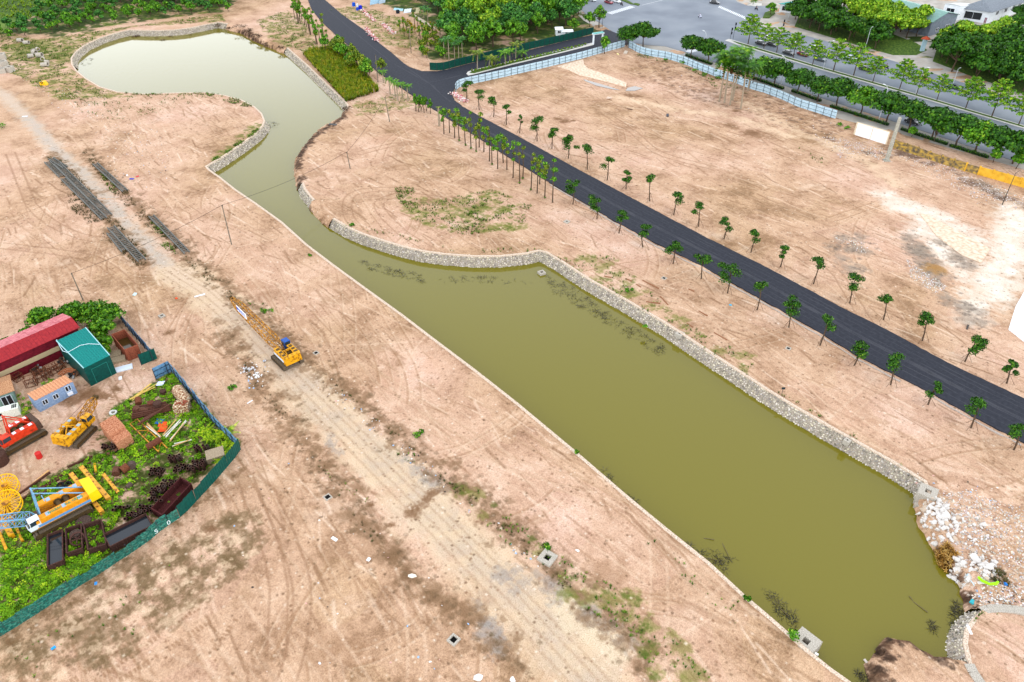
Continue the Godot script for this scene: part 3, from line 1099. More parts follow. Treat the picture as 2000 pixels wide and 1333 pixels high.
	if far.v.size():
		setting("dirt_track", far.mesh(ground_mat[1]))
	stage("roads")

func asphalt_material() -> StandardMaterial3D:
	if mats.has("new asphalt"):
		return mats["new asphalt"]
	var m := mottled("new asphalt", [[0.0, C(34, 36, 44)], [0.5, C(40, 42, 51)], [1.0, C(50, 52, 60)]], 14.0, 0.8, 0.06)
	return m


# ---------------------------------------------------------------- plants
var leaf_mat: StandardMaterial3D
var bark_mat: StandardMaterial3D
const GREEN_DEEP := [[44, 84, 14], [64, 114, 18], [84, 138, 24], [112, 158, 32], [142, 174, 42]]
const GREEN_DARK := [[28, 62, 12], [40, 82, 16], [54, 102, 20], [76, 124, 26], [104, 142, 34]]
const GREEN_MID := [[50, 94, 18], [72, 124, 24], [94, 148, 32], [120, 170, 40], [154, 188, 54]]
const GREEN_BRIGHT := [[72, 112, 22], [104, 150, 28], [134, 174, 38], [166, 196, 46], [192, 206, 62]]
const GREEN_OLIVE := [[58, 84, 18], [88, 116, 26], [118, 138, 32], [150, 160, 42], [180, 178, 56]]
const GREEN_BLUE := [[34, 76, 30], [50, 104, 40], [70, 128, 48], [94, 148, 58], [124, 168, 70]]

func tone(pal: Array) -> Color:
	var q: Array = pal[clampi(int(absf(rng.randfn(2.0, 1.1))), 0, pal.size() - 1)]
	var k := rng.randf_range(0.82, 1.14)
	var c := lin(q[0], q[1], q[2])
	return Color(c.r * k, c.g * k, c.b * k)

func leaf(m: MB, p: Vector3, out: Vector3, size: float) -> void:      # one spray of leaves: a folded leaf-shaped pair of faces
	var d := (out + Vector3(rng.randfn(), rng.randfn(), rng.randfn()) * 0.55).normalized()
	var a := d.cross(Vector3(rng.randfn(), rng.randfn() + 0.3, rng.randfn())).normalized() * size
	var b := d.cross(a).normalized() * size * rng.randf_range(0.5, 0.9)
	var up := d * size * rng.randf_range(-0.1, 0.35)
	var nn := (d + out * 0.8 + Vector3(0, 0.35, 0)).normalized()
	m.trin(p - a, p + b + up, p + a, nn, nn, nn)
	m.trin(p - a, p + a, p - b + up, nn, nn, nn)

func clump(m: MB, at: Vector3, r: Vector3, count: int, size: float, pal: Array, hollow := 0.55) -> void:      # leaves through the volume of an uneven ball
	var f := rng.randf() * 100
	for i in count:
		var d := Vector3(rng.randfn(), rng.randfn(), rng.randfn()).normalized()
		if d.y < -0.45 and rng.randf() < 0.6:
			d.y = -d.y
		var k := (0.78 + 0.45 * noise_a.get_noise_3d(d.x * 26 + f, d.y * 26, d.z * 26 + f)) * pow(rng.randf_range(hollow * hollow * hollow, 1.0), 0.3333)
		m.col = tone(pal)
		leaf(m, at + d * r * k, d, size * rng.randf_range(0.7, 1.3))

func new_leafy() -> MB:
	return MB.new()

func trunk_mesh(pts: PackedVector3Array, r0: float, r1: float, limbs: Array, sides := 6) -> ArrayMesh:
	var m := MB.new()
	m.col = Color(1, 1, 1)
	var rr := PackedFloat32Array()
	for i in pts.size():
		rr.append(lerpf(r0, r1, float(i) / (pts.size() - 1)))
	m.tube(pts, rr, sides)
	for l in limbs:
		m.tube(PackedVector3Array([l[0], (l[0] + l[1]) / 2 + Vector3(0, -0.06, 0) * l[0].distance_to(l[1]), l[1]]), PackedFloat32Array([r1 * 1.0, r1 * 0.75, r1 * 0.35]), 5)
	return m.mesh(bark_mat)

# a street tree planted as a pruned trunk: a few leafy pads at the ends of stubby limbs
func staked_tree(h: float, lean: Vector3, pads: int, full: float) -> Array:
	var kink := Vector3(rng.randfn() * 0.12, 0, rng.randfn() * 0.12)
	var pts := PackedVector3Array([Vector3(0, -0.1, 0), Vector3(0, h * 0.25, 0) + kink + lean * 0.15, Vector3(0, h * 0.55, 0) + kink * 1.6 + lean * 0.5, Vector3(0, h * 0.82, 0) + lean * 0.8])
	var limbs: Array = []
	var crown := MB.new()
	var top := Vector3(0, h * 0.88, 0) + lean * 0.9
	var r0 := h * 0.185 * full
	for i in 4:
		clump(crown, top + Vector3(rng.randfn() * r0 * 0.5, rng.randf_range(-0.10, 0.02) * h, rng.randfn() * r0 * 0.5), Vector3(r0 * 0.95, h * 0.1, r0 * 0.95) * rng.randf_range(0.75, 1.1), int(130 * full), 0.17, GREEN_DARK, 0.2)
	for i in pads:
		var a := rng.randf() * TAU
		var y := rng.randf_range(0.42, 0.70)
		var e := Vector3(cos(a) * h * rng.randf_range(0.08, 0.2), h * y + h * 0.05, sin(a) * h * 0.14) + lean * y
		var s := Vector3(0, h * (y - 0.08), 0) + kink * 1.4 + lean * (y - 0.1)
		limbs.append([s, e])
		var r := h * rng.randf_range(0.13, 0.19) * full
		clump(crown, e, Vector3(r * 1.2, r * 0.8, r * 1.2), int(170 * full), 0.17, GREEN_DARK, 0.2)
	return [trunk_mesh(pts, 0.15, 0.075, limbs), crown.mesh(leaf_mat)]

func pole_tree(h: float, lean: Vector3) -> Array:      # a transplanted tree, all trunk, with tufts of new leaves
	var pts := PackedVector3Array([Vector3(0, -0.1, 0), Vector3(rng.randfn() * 0.08, h * 0.4, rng.randfn() * 0.08) + lean * 0.4, Vector3(0, h * 0.94, 0) + lean])
	var crown := MB.new()
	var n := rng.randi_range(2, 5)
	var limbs: Array = []
	for i in n:
		var y := 1.0 - 0.55 * float(i) / n + rng.randfn() * 0.03
		var p := Vector3(rng.randfn() * 0.28, h * y, rng.randfn() * 0.28) + lean * y
		limbs.append([Vector3(0, h * (y - 0.07), 0) + lean * y, p])
		clump(crown, p, Vector3(0.75, 0.65, 0.75) * rng.randf_range(0.7, 1.4), rng.randi_range(70, 160), 0.2, GREEN_MID if rng.randf() < 0.5 else GREEN_OLIVE, 0.2)
	if rng.randf() < 0.4:
		clump(crown, Vector3(0, 0.3, 0), Vector3(0.4, 0.3, 0.4), 26, 0.15, GREEN_DEEP, 0.2)
	return [trunk_mesh(pts, 0.17, 0.09, limbs), crown.mesh(leaf_mat)]

func round_tree(h: float, w: float, pal: Array, n: int, size: float, bole := 0.4, lobes := 9) -> Array:      # forked trunk under a broad billowing crown
	var pts := PackedVector3Array([Vector3(0, -0.2, 0), Vector3(rng.randfn() * 0.1, h * bole * 0.5, rng.randfn() * 0.1), Vector3(rng.randfn() * 0.2, h * bole, rng.randfn() * 0.2)])
	var limbs: Array = []
	var crown := MB.new()
	for i in lobes:
		var a := TAU * i / lobes + rng.randf() * 0.6
		var k := 0.0 if i == 0 else rng.randf_range(0.3, 0.68)
		var y := lerpf(0.92, 0.62, k * k * 2.0) * h - h * 0.13
		if i % 3 == 2:
			y = h * rng.randf_range(bole + 0.1, 0.62)
		var p := Vector3(cos(a) * w * k * 0.8, y, sin(a) * w * k * 0.8)
		limbs.append([pts[2], p])
		clump(crown, p, Vector3(w * 0.42, h * rng.randf_range(0.13, 0.19), w * 0.42) * rng.randf_range(0.8, 1.15), n / lobes, size, pal, 0.45)
	return [trunk_mesh(pts, h * 0.028, h * 0.016, limbs), crown.mesh(leaf_mat)]

func tiered_tree(h: float, w: float) -> Array:      # flat storeys of foliage on whorled branches
	var pts := PackedVector3Array([Vector3(0, -0.2, 0), Vector3(rng.randfn() * 0.05, h * 0.5, 0), Vector3(0, h * 0.98, 0)])
	var crown := MB.new()
	var limbs: Array = []
	var tiers := rng.randi_range(5, 7)
	for t in tiers:
		var f := float(t) / (tiers - 1)
		var y := h * lerpf(0.38, 0.98, f)
		var r := w * lerpf(1.0, 0.3, f * f) * rng.randf_range(0.8, 1.1)
		for b in 5:
			var a := TAU * b / 5 + t * 0.7 + rng.randf() * 0.4
			var e := Vector3(cos(a) * r, y + r * 0.12, sin(a) * r)
			limbs.append([Vector3(0, y - 0.2, 0), e])
			for s in 3:
				var p := Vector3(0, y, 0).lerp(e, 0.4 + 0.3 * s)
				clump(crown, p, Vector3(r * 0.30, 0.24, r * 0.30), 22, 0.26, GREEN_BRIGHT if rng.randf() < 0.6 else GREEN_MID, 0.1)
	return [trunk_mesh(pts, 0.16, 0.04, limbs), crown.mesh(leaf_mat)]

func frond(m: MB, at: Vector3, a: float, l: float, droop: float, pal: Array, width := 0.3) -> void:      # a feather leaf: rib and leaflets
	var d := Vector3(cos(a), 0, sin(a))
	var s := Vector3(-d.z, 0, d.x)
	var prev := at
	var n := 7
	for i in n:
		var f := float(i + 1) / n
		var p := at + d * l * f * (1 - 0.25 * f * droop) + Vector3(0, l * (0.55 * f - droop * f * f), 0)
		m.col = tone(pal)
		var w := l * width * (1.0 - absf(f - 0.4) * 1.1)
		for sg in [-1, 1]:
			for k in 2:
				var q := prev.lerp(p, 0.25 + 0.5 * k)
				var e: Vector3 = q + s * sg * w + d * w * 0.5 - Vector3(0, w * 0.55, 0)
				var nn: Vector3 = (Vector3(0, 1, 0) + s * sg * 0.35).normalized()
				m.trin(q, q + (p - prev) * 0.42, e, nn, nn, nn)
		m.tri(prev + s * 0.03, p + s * 0.02, p - s * 0.02)
		prev = p

func palm(h: float, fronds: int, l: float, r: float, pal: Array, bend := Vector3.ZERO, dead := 0) -> Array:
	var pts := PackedVector3Array([Vector3(0, -0.2, 0), Vector3(0, h * 0.5, 0) + bend * 0.35, Vector3(0, h, 0) + bend])
	var crown := MB.new()
	for i in fronds:
		frond(crown, pts[2], TAU * i * 0.381966 + rng.randf() * 0.3, l * rng.randf_range(0.8, 1.1), lerpf(0.25, 1.35, float(i) / fronds), pal)
	for i in dead:
		frond(crown, pts[2] - Vector3(0, 0.2, 0), rng.randf() * TAU, l * 0.8, 1.7, [[110, 90, 50], [130, 110, 60], [90, 76, 40], [120, 100, 52], [140, 118, 66]])
	var tk := MB.new()
	tk.tube(pts, PackedFloat32Array([r, r * 0.85, r * 0.7]), 8)
	return [tk.mesh(mottled("palm bark", [[0.0, C(104, 92, 76)], [0.5, C(146, 132, 112)], [1.0, C(182, 170, 150)]], 0.9, 0.95, 0.05)), crown.mesh(leaf_mat)]

func plant(called: String, at: Vector3, parts: Array, label: String, category: String, group: String, turn := 0.0, scale_ := 1.0) -> Node3D:
	var t := thing(called, at, label, category, group, turn)
	t.scale = Vector3.ONE * scale_
	part("trunk", parts[0], t)
	part("crown", parts[1], t)
	return t

func tuft_mesh(blades: int, h: float, w: float, spread: float) -> MB:
	var m := MB.new()
	for i in blades:
		var a := TAU * i / blades + rng.randf()
		var d := Vector3(cos(a), 0, sin(a))
		var s := Vector3(-d.z, 0, d.x) * w
		var k := rng.randf_range(0.6, 1.0)
		var mid := d * spread * 0.4 + Vector3(0, h * 0.6 * k, 0)
		var tip := d * spread * k + Vector3(0, h * k, 0)
		var g := rng.randf_range(0.75, 1.15)
		m.col = Color(g, g, g)
		var nn := (Vector3(0, 1, 0) + d * 0.3).normalized()
		m.trin(-s, mid + s * 0.8, s, nn, nn, nn)
		m.trin(-s, mid - s * 0.8, mid + s * 0.8, nn, nn, nn)
		m.trin(mid - s * 0.8, tip, mid + s * 0.8, nn, nn, nn)
	return m

func sow(called: String, zones: Array, mesh: Mesh, s0: float, s1: float, pal: Array, label: String, category: String, clumping := 0.0) -> void:      # zones: [plan outline, tufts per square metre]
	var xf: Array = []
	var cols: Array = []
	for zn in zones:
		var poly := outline(zn[0])
		for i in int(area(poly) * zn[1]):
			var p := inside(poly)
			if clumping > 0 and noise_a.get_noise_2d(p.x * 3.0 + 91, p.z * 3.0) + 0.5 * noise_b.get_noise_2d(p.x * 1.5, p.z * 1.5) < clumping - 0.35:
				continue
			if Geometry2D.is_point_in_polygon(Vector2(p.x, p.z), lake):
				continue
			var s := rng.randf_range(s0, s1)
			xf.append(Transform3D(Basis(Vector3.UP, rng.randf() * TAU).scaled(Vector3(s, s * rng.randf_range(0.7, 1.3), s)), on_ground(p) - Vector3(0, 0.02, 0)))
			cols.append(tone(pal))
	stuff(called, mesh, xf, cols, label, category)

func shrub(at: Vector3, r: float, h: float, pal: Array, label: String, group := "", n := 160) -> void:
	var m := MB.new()
	for i in 4:
		clump(m, Vector3(rng.randfn() * r * 0.4, h * rng.randf_range(0.35, 0.65), rng.randfn() * r * 0.4), Vector3(r * 0.7, h * 0.45, r * 0.7), n / 4, 0.17, pal, 0.3)
	var st := MB.new()
	for i in 4:
		st.rod(Vector3(rng.randfn() * 0.1, -0.1, rng.randfn() * 0.1), Vector3(rng.randfn() * r * 0.4, h * 0.6, rng.randfn() * r * 0.4), 0.04, 0.015, 4)
	var t := thing("shrub", at, label, "shrub", group)
	part("stems", st.mesh(bark_mat), t)
	part("foliage", m.mesh(leaf_mat), t)


const FAR_ROW := [[912, 199, 912, 155], [936, 215, 934, 171], [964, 229, 962, 187], [989, 244, 989, 201], [1015, 260, 1019, 222], [1049, 276, 1049, 224], [1078, 291, 1080, 245], [1110, 310, 1110, 262], [1147, 331, 1144, 279], [1186, 352, 1189, 300], [1223, 370, 1226, 334], [1269, 393, 1272, 342], [1316, 420, 1326, 374], [1364, 443, 1370, 393], [1414, 467, 1421, 425], [1467, 493, 1479, 447], [1525, 522, 1536, 477], [1589, 555, 1604, 502], [1660, 593, 1675, 534], [1726, 625, 1737, 574], [1802, 666, 1817, 609], [1885, 707, 1915, 655], [1967, 749, 1982, 704]]
const NEAR_ROW := [[1119, 399, 1122, 349], [1166, 428, 1165, 382], [1209, 455, 1216, 409], [1256, 483, 1256, 437], [1315, 515, 1319, 468], [1370, 545, 1376, 495], [1421, 573, 1429, 514], [1479, 606, 1489, 549], [1541, 640, 1551, 585], [1602, 675, 1620, 616], [1669, 714, 1686, 669], [1740, 752, 1754, 695], [1813, 791, 1831, 749], [1897, 836, 1920, 780], [1981, 879, 1992, 828]]
const POLE_ROW := [[867, 262, 863, 215], [878, 260, 875, 217], [888, 270, 886, 225], [897, 276, 893, 215], [909, 285, 905, 232], [920, 291, 921, 220], [930, 297, 927, 252], [936, 288, 935, 225], [945, 297, 943, 250], [956, 315, 958, 250], [961, 322, 962, 271], [972, 330, 971, 266], [983, 318, 982, 265], [990, 332, 987, 287], [1002, 348, 1005, 280], [1015, 359, 1018, 283], [1021, 350, 1022, 290], [1037, 372, 1040, 303], [1049, 378, 1051, 315], [1054, 360, 1056, 312], [1064, 387, 1067, 318], [1079, 396, 1081, 316]]

func row_of_staked(list: Array, called: String, group: String, where: String) -> void:
	for i in list.size():
		var q: Array = list[i]
		var b := S(q[0], q[1])
		var h := rise(b, q[3])
		var tp := plan(b + Vector3(0, h, 0))
		var wide: float = (q[2] - tp.x) / FOCAL * (b - Vector3(0, HIGH, 0)).length()
		var sparse: bool = q[0] == 1015
		var pr := staked_tree(h, Vector3(clampf(wide, -0.9, 0.9), 0, rng.randfn() * 0.1), 1 + rng.randi() % 3, 0.45 if sparse else rng.randf_range(0.85, 1.2))
		var t := thing(called, b, where % NTH[i], "tree", group)
		part("trunk", pr[0], t)
		part("crown", pr[1], t)
		for k in 3:
			var a := TAU * k / 3 + rng.randf()
			var m := MB.new()
			m.rod(Vector3(cos(a) * 1.15, -0.05, sin(a) * 1.15), Vector3(0, h * 0.32, 0), 0.035, 0.03, 4)
			part("stake", m.mesh(flat("stake wood", C(84, 64, 50), 0.9)), t)

func build_plants() -> void:
	leaf_mat = vcol("leaves", 0.55, 0.55)
	bark_mat = mottled("bark", [[0.0, C(46, 36, 28)], [0.5, C(82, 66, 52)], [1.0, C(124, 106, 88)]], 0.8, 0.95, 0.04)
	row_of_staked(FAR_ROW, "staked_tree", "young trees on the field side of the road", "%s staked young tree from the junction, on the field side of the road")
	row_of_staked(NEAR_ROW, "staked_tree", "young trees on the canal side of the road", "%s staked young tree after the bare trunks, on the canal side of the road")
	for i in POLE_ROW.size():
		var q: Array = POLE_ROW[i]
		var b := S(q[0], q[1])
		var pr := pole_tree(rise(b, q[3]), Vector3(rng.randfn() * 0.12, 0, rng.randfn() * 0.12))
		plant("pruned_tree", b, pr, "%s tall pruned trunk with leaf tufts, counted along the road from the junction" % NTH[i], "tree", "tall pruned trees by the road")
	# the bed of close-planted trees between the road and the pond
	var line := GG([[572, 32], [600, 58], [640, 95], [690, 128], [735, 160]])
	var k := 0
	for i in line.size() - 1:
		for j in 11:
			var p := on_ground(line[i].lerp(line[i + 1], (j + rng.randf()) / 11.0) + Vector3(rng.randfn() * 1.6, 0, rng.randfn() * 1.6))
			var tall := i < 2
			var pr := pole_tree(rng.randf_range(6.0, 8.0), Vector3(rng.randfn(), 0, rng.randfn()) * 0.2) if tall else round_tree(rng.randf_range(5.4, 7.0), rng.randf_range(2.2, 3.0), GREEN_OLIVE if rng.randf() < 0.5 else GREEN_MID, 600, 0.27, 0.4, 9)
			plant("nursery_tree", p, pr, "%s tall thin tree from the top edge, between far pond and road" % NTH[k] if tall else "%s small bushy tree between reed bed and road, counted towards the junction" % NTH[k - 22], "tree", "tall thin trees beside the far road" if tall else "bushy trees by the reed bed")
			k += 1
	# short palms at the junction
	for q in [[749, 162, 130], [762, 184, 142], [772, 190, 146], [777, 197, 150], [786, 190, 153], [797, 197, 155]]:
		var b := S(q[0], q[1])
		var h := rise(b, q[2])
		plant("date_palm", b, palm(h * 0.72, 18, 2.0, 0.22, GREEN_MID), ["first", "second", "third", "fourth", "fifth", "sixth"][[749, 762, 772, 777, 786, 797].find(q[0])] + " short palm in the row at the junction, from the pond side", "palm", "short palms at the junction")
	for q in [[812, 217, 178, 0], [822, 216, 182, 0], [833, 217, 185, 1], [841, 222, 190, 1], [858, 246, 200, 2], [818, 219, 186, 0], [828, 220, 184, 1]]:
		var b := S(q[0], q[1])
		var h := rise(b, q[2])
		var dark: bool = q[3] == 2
		plant("pruned_tree" if dark else "bushy_tree", b, palm(h * 0.8, 10, 1.1, 0.34, GREEN_OLIVE) if dark else round_tree(h, 1.2, GREEN_DEEP, 260, 0.24, 0.35, 5), "stout dark stump with a tuft of leaves beside the asphalt road" if dark else "small bushy tree between short palms and bare trunks, " + {812: "first", 822: "third", 833: "fifth", 841: "last", 818: "second", 828: "fourth", 858: ""}[q[0]] + " along the road", "tree", "bushy trees by the junction" if not dark else "")
	# coconut palms in the planted median
	var nth := 0
	for q in [[932, 138, 78], [955, 132, 100], [967, 128, 108], [987, 128, 85], [996, 120, 84], [1007, 115, 66], [1020, 112, 95]]:
		var b := on_ground(G(q[0], q[1]))
		var h := rise(b, q[2])
		plant("coconut_palm", b, palm(h * 0.62, 15, 3.2, 0.2, GREEN_OLIVE if rng.randf() < 0.6 else GREEN_MID, Vector3(rng.randfn() * 0.4, 0, 0), 1), "%s coconut palm from the rounded end of the planted median" % NTH[nth], "palm", "coconut palms on the median")
		nth += 1
	# tall royal palms left standing in the field
	nth = 0
	for q in [[1405, 198, 95], [1415, 201, 88], [1426, 205, 92], [1431, 196, 80], [1447, 213, 110], [1461, 178, 118]]:
		var b := S(q[0], q[1])
		var h := rise(b, q[2])
		plant("royal_palm", b, palm(h * 0.84, 44, 4.8, 0.3, GREEN_DARK if rng.randf() < 0.6 else GREEN_DEEP, Vector3(rng.randfn() * 0.5, 0, rng.randfn() * 0.4), 3), "%s tall grey-trunked palm of the clump in the cleared field" % NTH[nth], "palm", "tall palms in the cleared field")
		nth += 1
	grow_wood()

func wood_kinds(n: int, h: float, w: float, pal: Array, size: float, count: int) -> Array:
	var r: Array = []
	for i in n:
		r.append(round_tree(h * rng.randf_range(0.85, 1.15), w * rng.randf_range(0.85, 1.15), pal, count, size, 0.3, 11))
	return r

func fill_with_trees(zone: Array, gap: float, kinds: Array, called: String, label: String, group: String, cap := 200, marks: Array = []) -> void:
	var poly := outline(zone)
	var spots: Array = []
	for i in 4000:
		var p := inside(poly)
		var ok := true
		for s in spots:
			if Vector2(s.x - p.x, s.z - p.z).length() < gap:
				ok = false
				break
		if ok:
			spots.append(p)
			if spots.size() >= cap:
				break
	# each tree is told apart by the landmark it stands nearest to and its count there
	var by := {}
	for p in spots:
		var near := ""
		var best := 1e9
		for k in marks:
			var d := plan(p).distance_to(Vector2(k[0], k[1]))
			if d < best:
				best = d
				near = k[2]
		if not by.has(near):
			by[near] = []
		by[near].append(p)
	for near in by:
		var l: Array = by[near]
		l.sort_custom(func(a, b): return plan(a).x < plan(b).x)
		for i in l.size():
			var p: Vector3 = l[i]
			var key: String = label + near
			var n: int = counted.get(key, 0)
			counted[key] = n + 1
			var say: String = label if marks.is_empty() else "%s %s, %s from the left" % [label, near, NTH[mini(n, NTH.size() - 1)]]
			plant(called, Vector3(p.x, 0, p.z), kinds[rng.randi() % kinds.size()], say, "tree", group, rng.randf() * TAU, rng.randf_range(0.75, 1.15))

var counted := {}
const WOOD_MARKS := [[750, 5, "behind the blue barrels"], [800, 12, "by the white sheds at the clearing"], [850, 30, "beside the path of the clearing"], [880, 60, "above the yellow saplings"], [880, 100, "by the corner of the green fence"], [920, 30, "at the middle of the wood"], [925, 80, "behind the slender palms"], [960, 10, "at the top edge of the wood"], [985, 60, "above the coconut palms"], [1030, 25, "at the heart of the wood"], [1040, 70, "behind the last coconut palm"], [1085, 15, "near the boulevard's top corner"], [1090, 50, "above the tiny white hut"], [1130, 30, "beside the corner pavement"]]
const THICKET_MARKS := [[-10, 75, "at the left edge of the picture"], [40, 60, "above the concrete pipes"], [90, 45, "where the meadow ends"], [140, 35, "above the pond's rounded end"], [200, 30, "left of the bare gap"], [250, 28, "above the broken pond wall"], [300, 22, "past the broken pond wall"], [350, 18, "above the dead bushes on the wall"], [400, 14, "near the right end"], [440, 12, "at the right end"], [100, 0, "beside the yellow meadow"], [180, -5, "along the top edge, left part"], [260, -5, "along the top edge, middle"], [340, -5, "along the top edge, right part"], [420, -5, "along the top edge, far right"]]

func grow_wood() -> void:
	var dark := wood_kinds(4, 11.0, 5.6, GREEN_BLUE, 0.44, 1300)
	var mid := wood_kinds(4, 10.5, 5.4, GREEN_MID, 0.44, 1300)
	var bright := wood_kinds(3, 11.5, 5.2, GREEN_BRIGHT, 0.42, 1200)
	# the wood behind the green fence
	fill_with_trees([[868, 92], [880, 45], [835, 6], [740, -14], [1120, -14], [1140, 30], [1110, 52], [1060, 60], [1025, 82], [940, 104], [880, 110]], 5.2, dark + mid + mid, "wood_tree", "leafy wood tree", "trees of the wood behind the fence", 130, WOOD_MARKS)
	fill_with_trees([[860, 40], [900, 20], [960, 20], [1000, 60], [960, 80], [900, 60]], 9.0, bright, "bright_tree", "bright green tree", "bright trees in the wood", 9, WOOD_MARKS)
	fill_with_trees([[812, 90], [835, 70], [870, 100], [872, 120], [830, 118]], 3.6, [round_tree(4.6, 2.6, GREEN_OLIVE, 420, 0.3, 0.25, 8), round_tree(4.0, 2.2, GREEN_MID, 380, 0.3, 0.25, 8)], "bushy_tree", "low bushy tree", "low trees at the corner of the wood", 12, [[820, 95, "by the dirt bank"], [850, 105, "by the green fence"], [850, 80, "next to the palms"]])
	for q in [[868, 115, 78], [877, 118, 74], [888, 116, 85], [896, 114, 80], [903, 112, 74], [836, 42, 18], [828, 36, 14]]:
		var b := on_ground(G(q[0], q[1]))
		plant("areca_palm", b, palm(rise(b, q[2]), 16, 2.6, 0.16, GREEN_BLUE, Vector3.ZERO, 1), "slender white-trunked palm at the wood edge, " + {868: "leftmost by the green fence", 877: "second by the green fence", 888: "third by the green fence", 896: "fourth by the green fence", 903: "fifth by the green fence", 836: "nearest the clearing path", 828: "farthest up the clearing path"}[q[0]], "palm", "slender palms at the edge of the wood")
	fill_with_trees([[770, 60], [800, 45], [860, 62], [862, 72], [800, 80]], 2.6, [pole_tree(4.2, Vector3.ZERO), pole_tree(3.6, Vector3(0.2, 0, 0)), round_tree(3.4, 0.9, [[150, 140, 30], [190, 160, 40], [120, 120, 30], [200, 170, 50], [210, 180, 70]], 120, 0.22, 0.4, 4)], "sapling", "sapling in the nursery rows beside the clearing", "nursery saplings", 26, [[785, 65, "by the brick heap"], [815, 62, "in mid rows"], [850, 66, "by the palms"]])
	# scrub and trees beyond the pond
	fill_with_trees([[-30, 68], [60, 40], [110, 0], [250, 20], [440, 10], [450, 22], [250, 40], [100, 66], [-30, 84]], 4.4, [round_tree(5.4, 2.8, GREEN_BLUE, 420, 0.36, 0.2, 8), round_tree(4.6, 2.6, GREEN_DEEP, 420, 0.36, 0.2, 8), round_tree(5.0, 2.6, GREEN_MID, 420, 0.36, 0.2, 8)], "scrub_tree", "thicket tree", "thicket beyond the pond", 120, THICKET_MARKS)
	fill_with_trees([[80, -14], [460, -14], [455, 8], [240, 6], [130, -2]], 5.0, mid, "scrub_tree", "taller thicket tree", "back trees of the thicket beyond the pond", 60, THICKET_MARKS)
	# trees behind the sheds of the yard
	for q in [[92, 646, 600, 3.6, "round bushy tree behind the red shed"], [150, 634, 594, 4.2, "broad dark tree behind the end of the red shed"], [190, 630, 594, 4.6, "dark tree behind the teal shed, by the sheet fence"], [218, 630, 598, 3.8, "dark tree hanging over the corner of the blue-grey fence"], [206, 664, 622, 3.2, "small tree between the teal shed and the rusty open tank"], [212, 692, 655, 2.0, "low bush beside the wall of the teal shed"], [62, 668, 640, 2.4, "low bush behind the middle of the red shed"], [20, 684, 660, 2.0, "low bush behind the end of the red shed at the picture edge"]]:
		var b := S(q[0], q[1])
		plant("yard_tree", b, round_tree(rise(b, q[2]) * 1.0, q[3], GREEN_DEEP, 1800, 0.25, 0.2, 14), q[4], "tree", "trees behind the sheds")

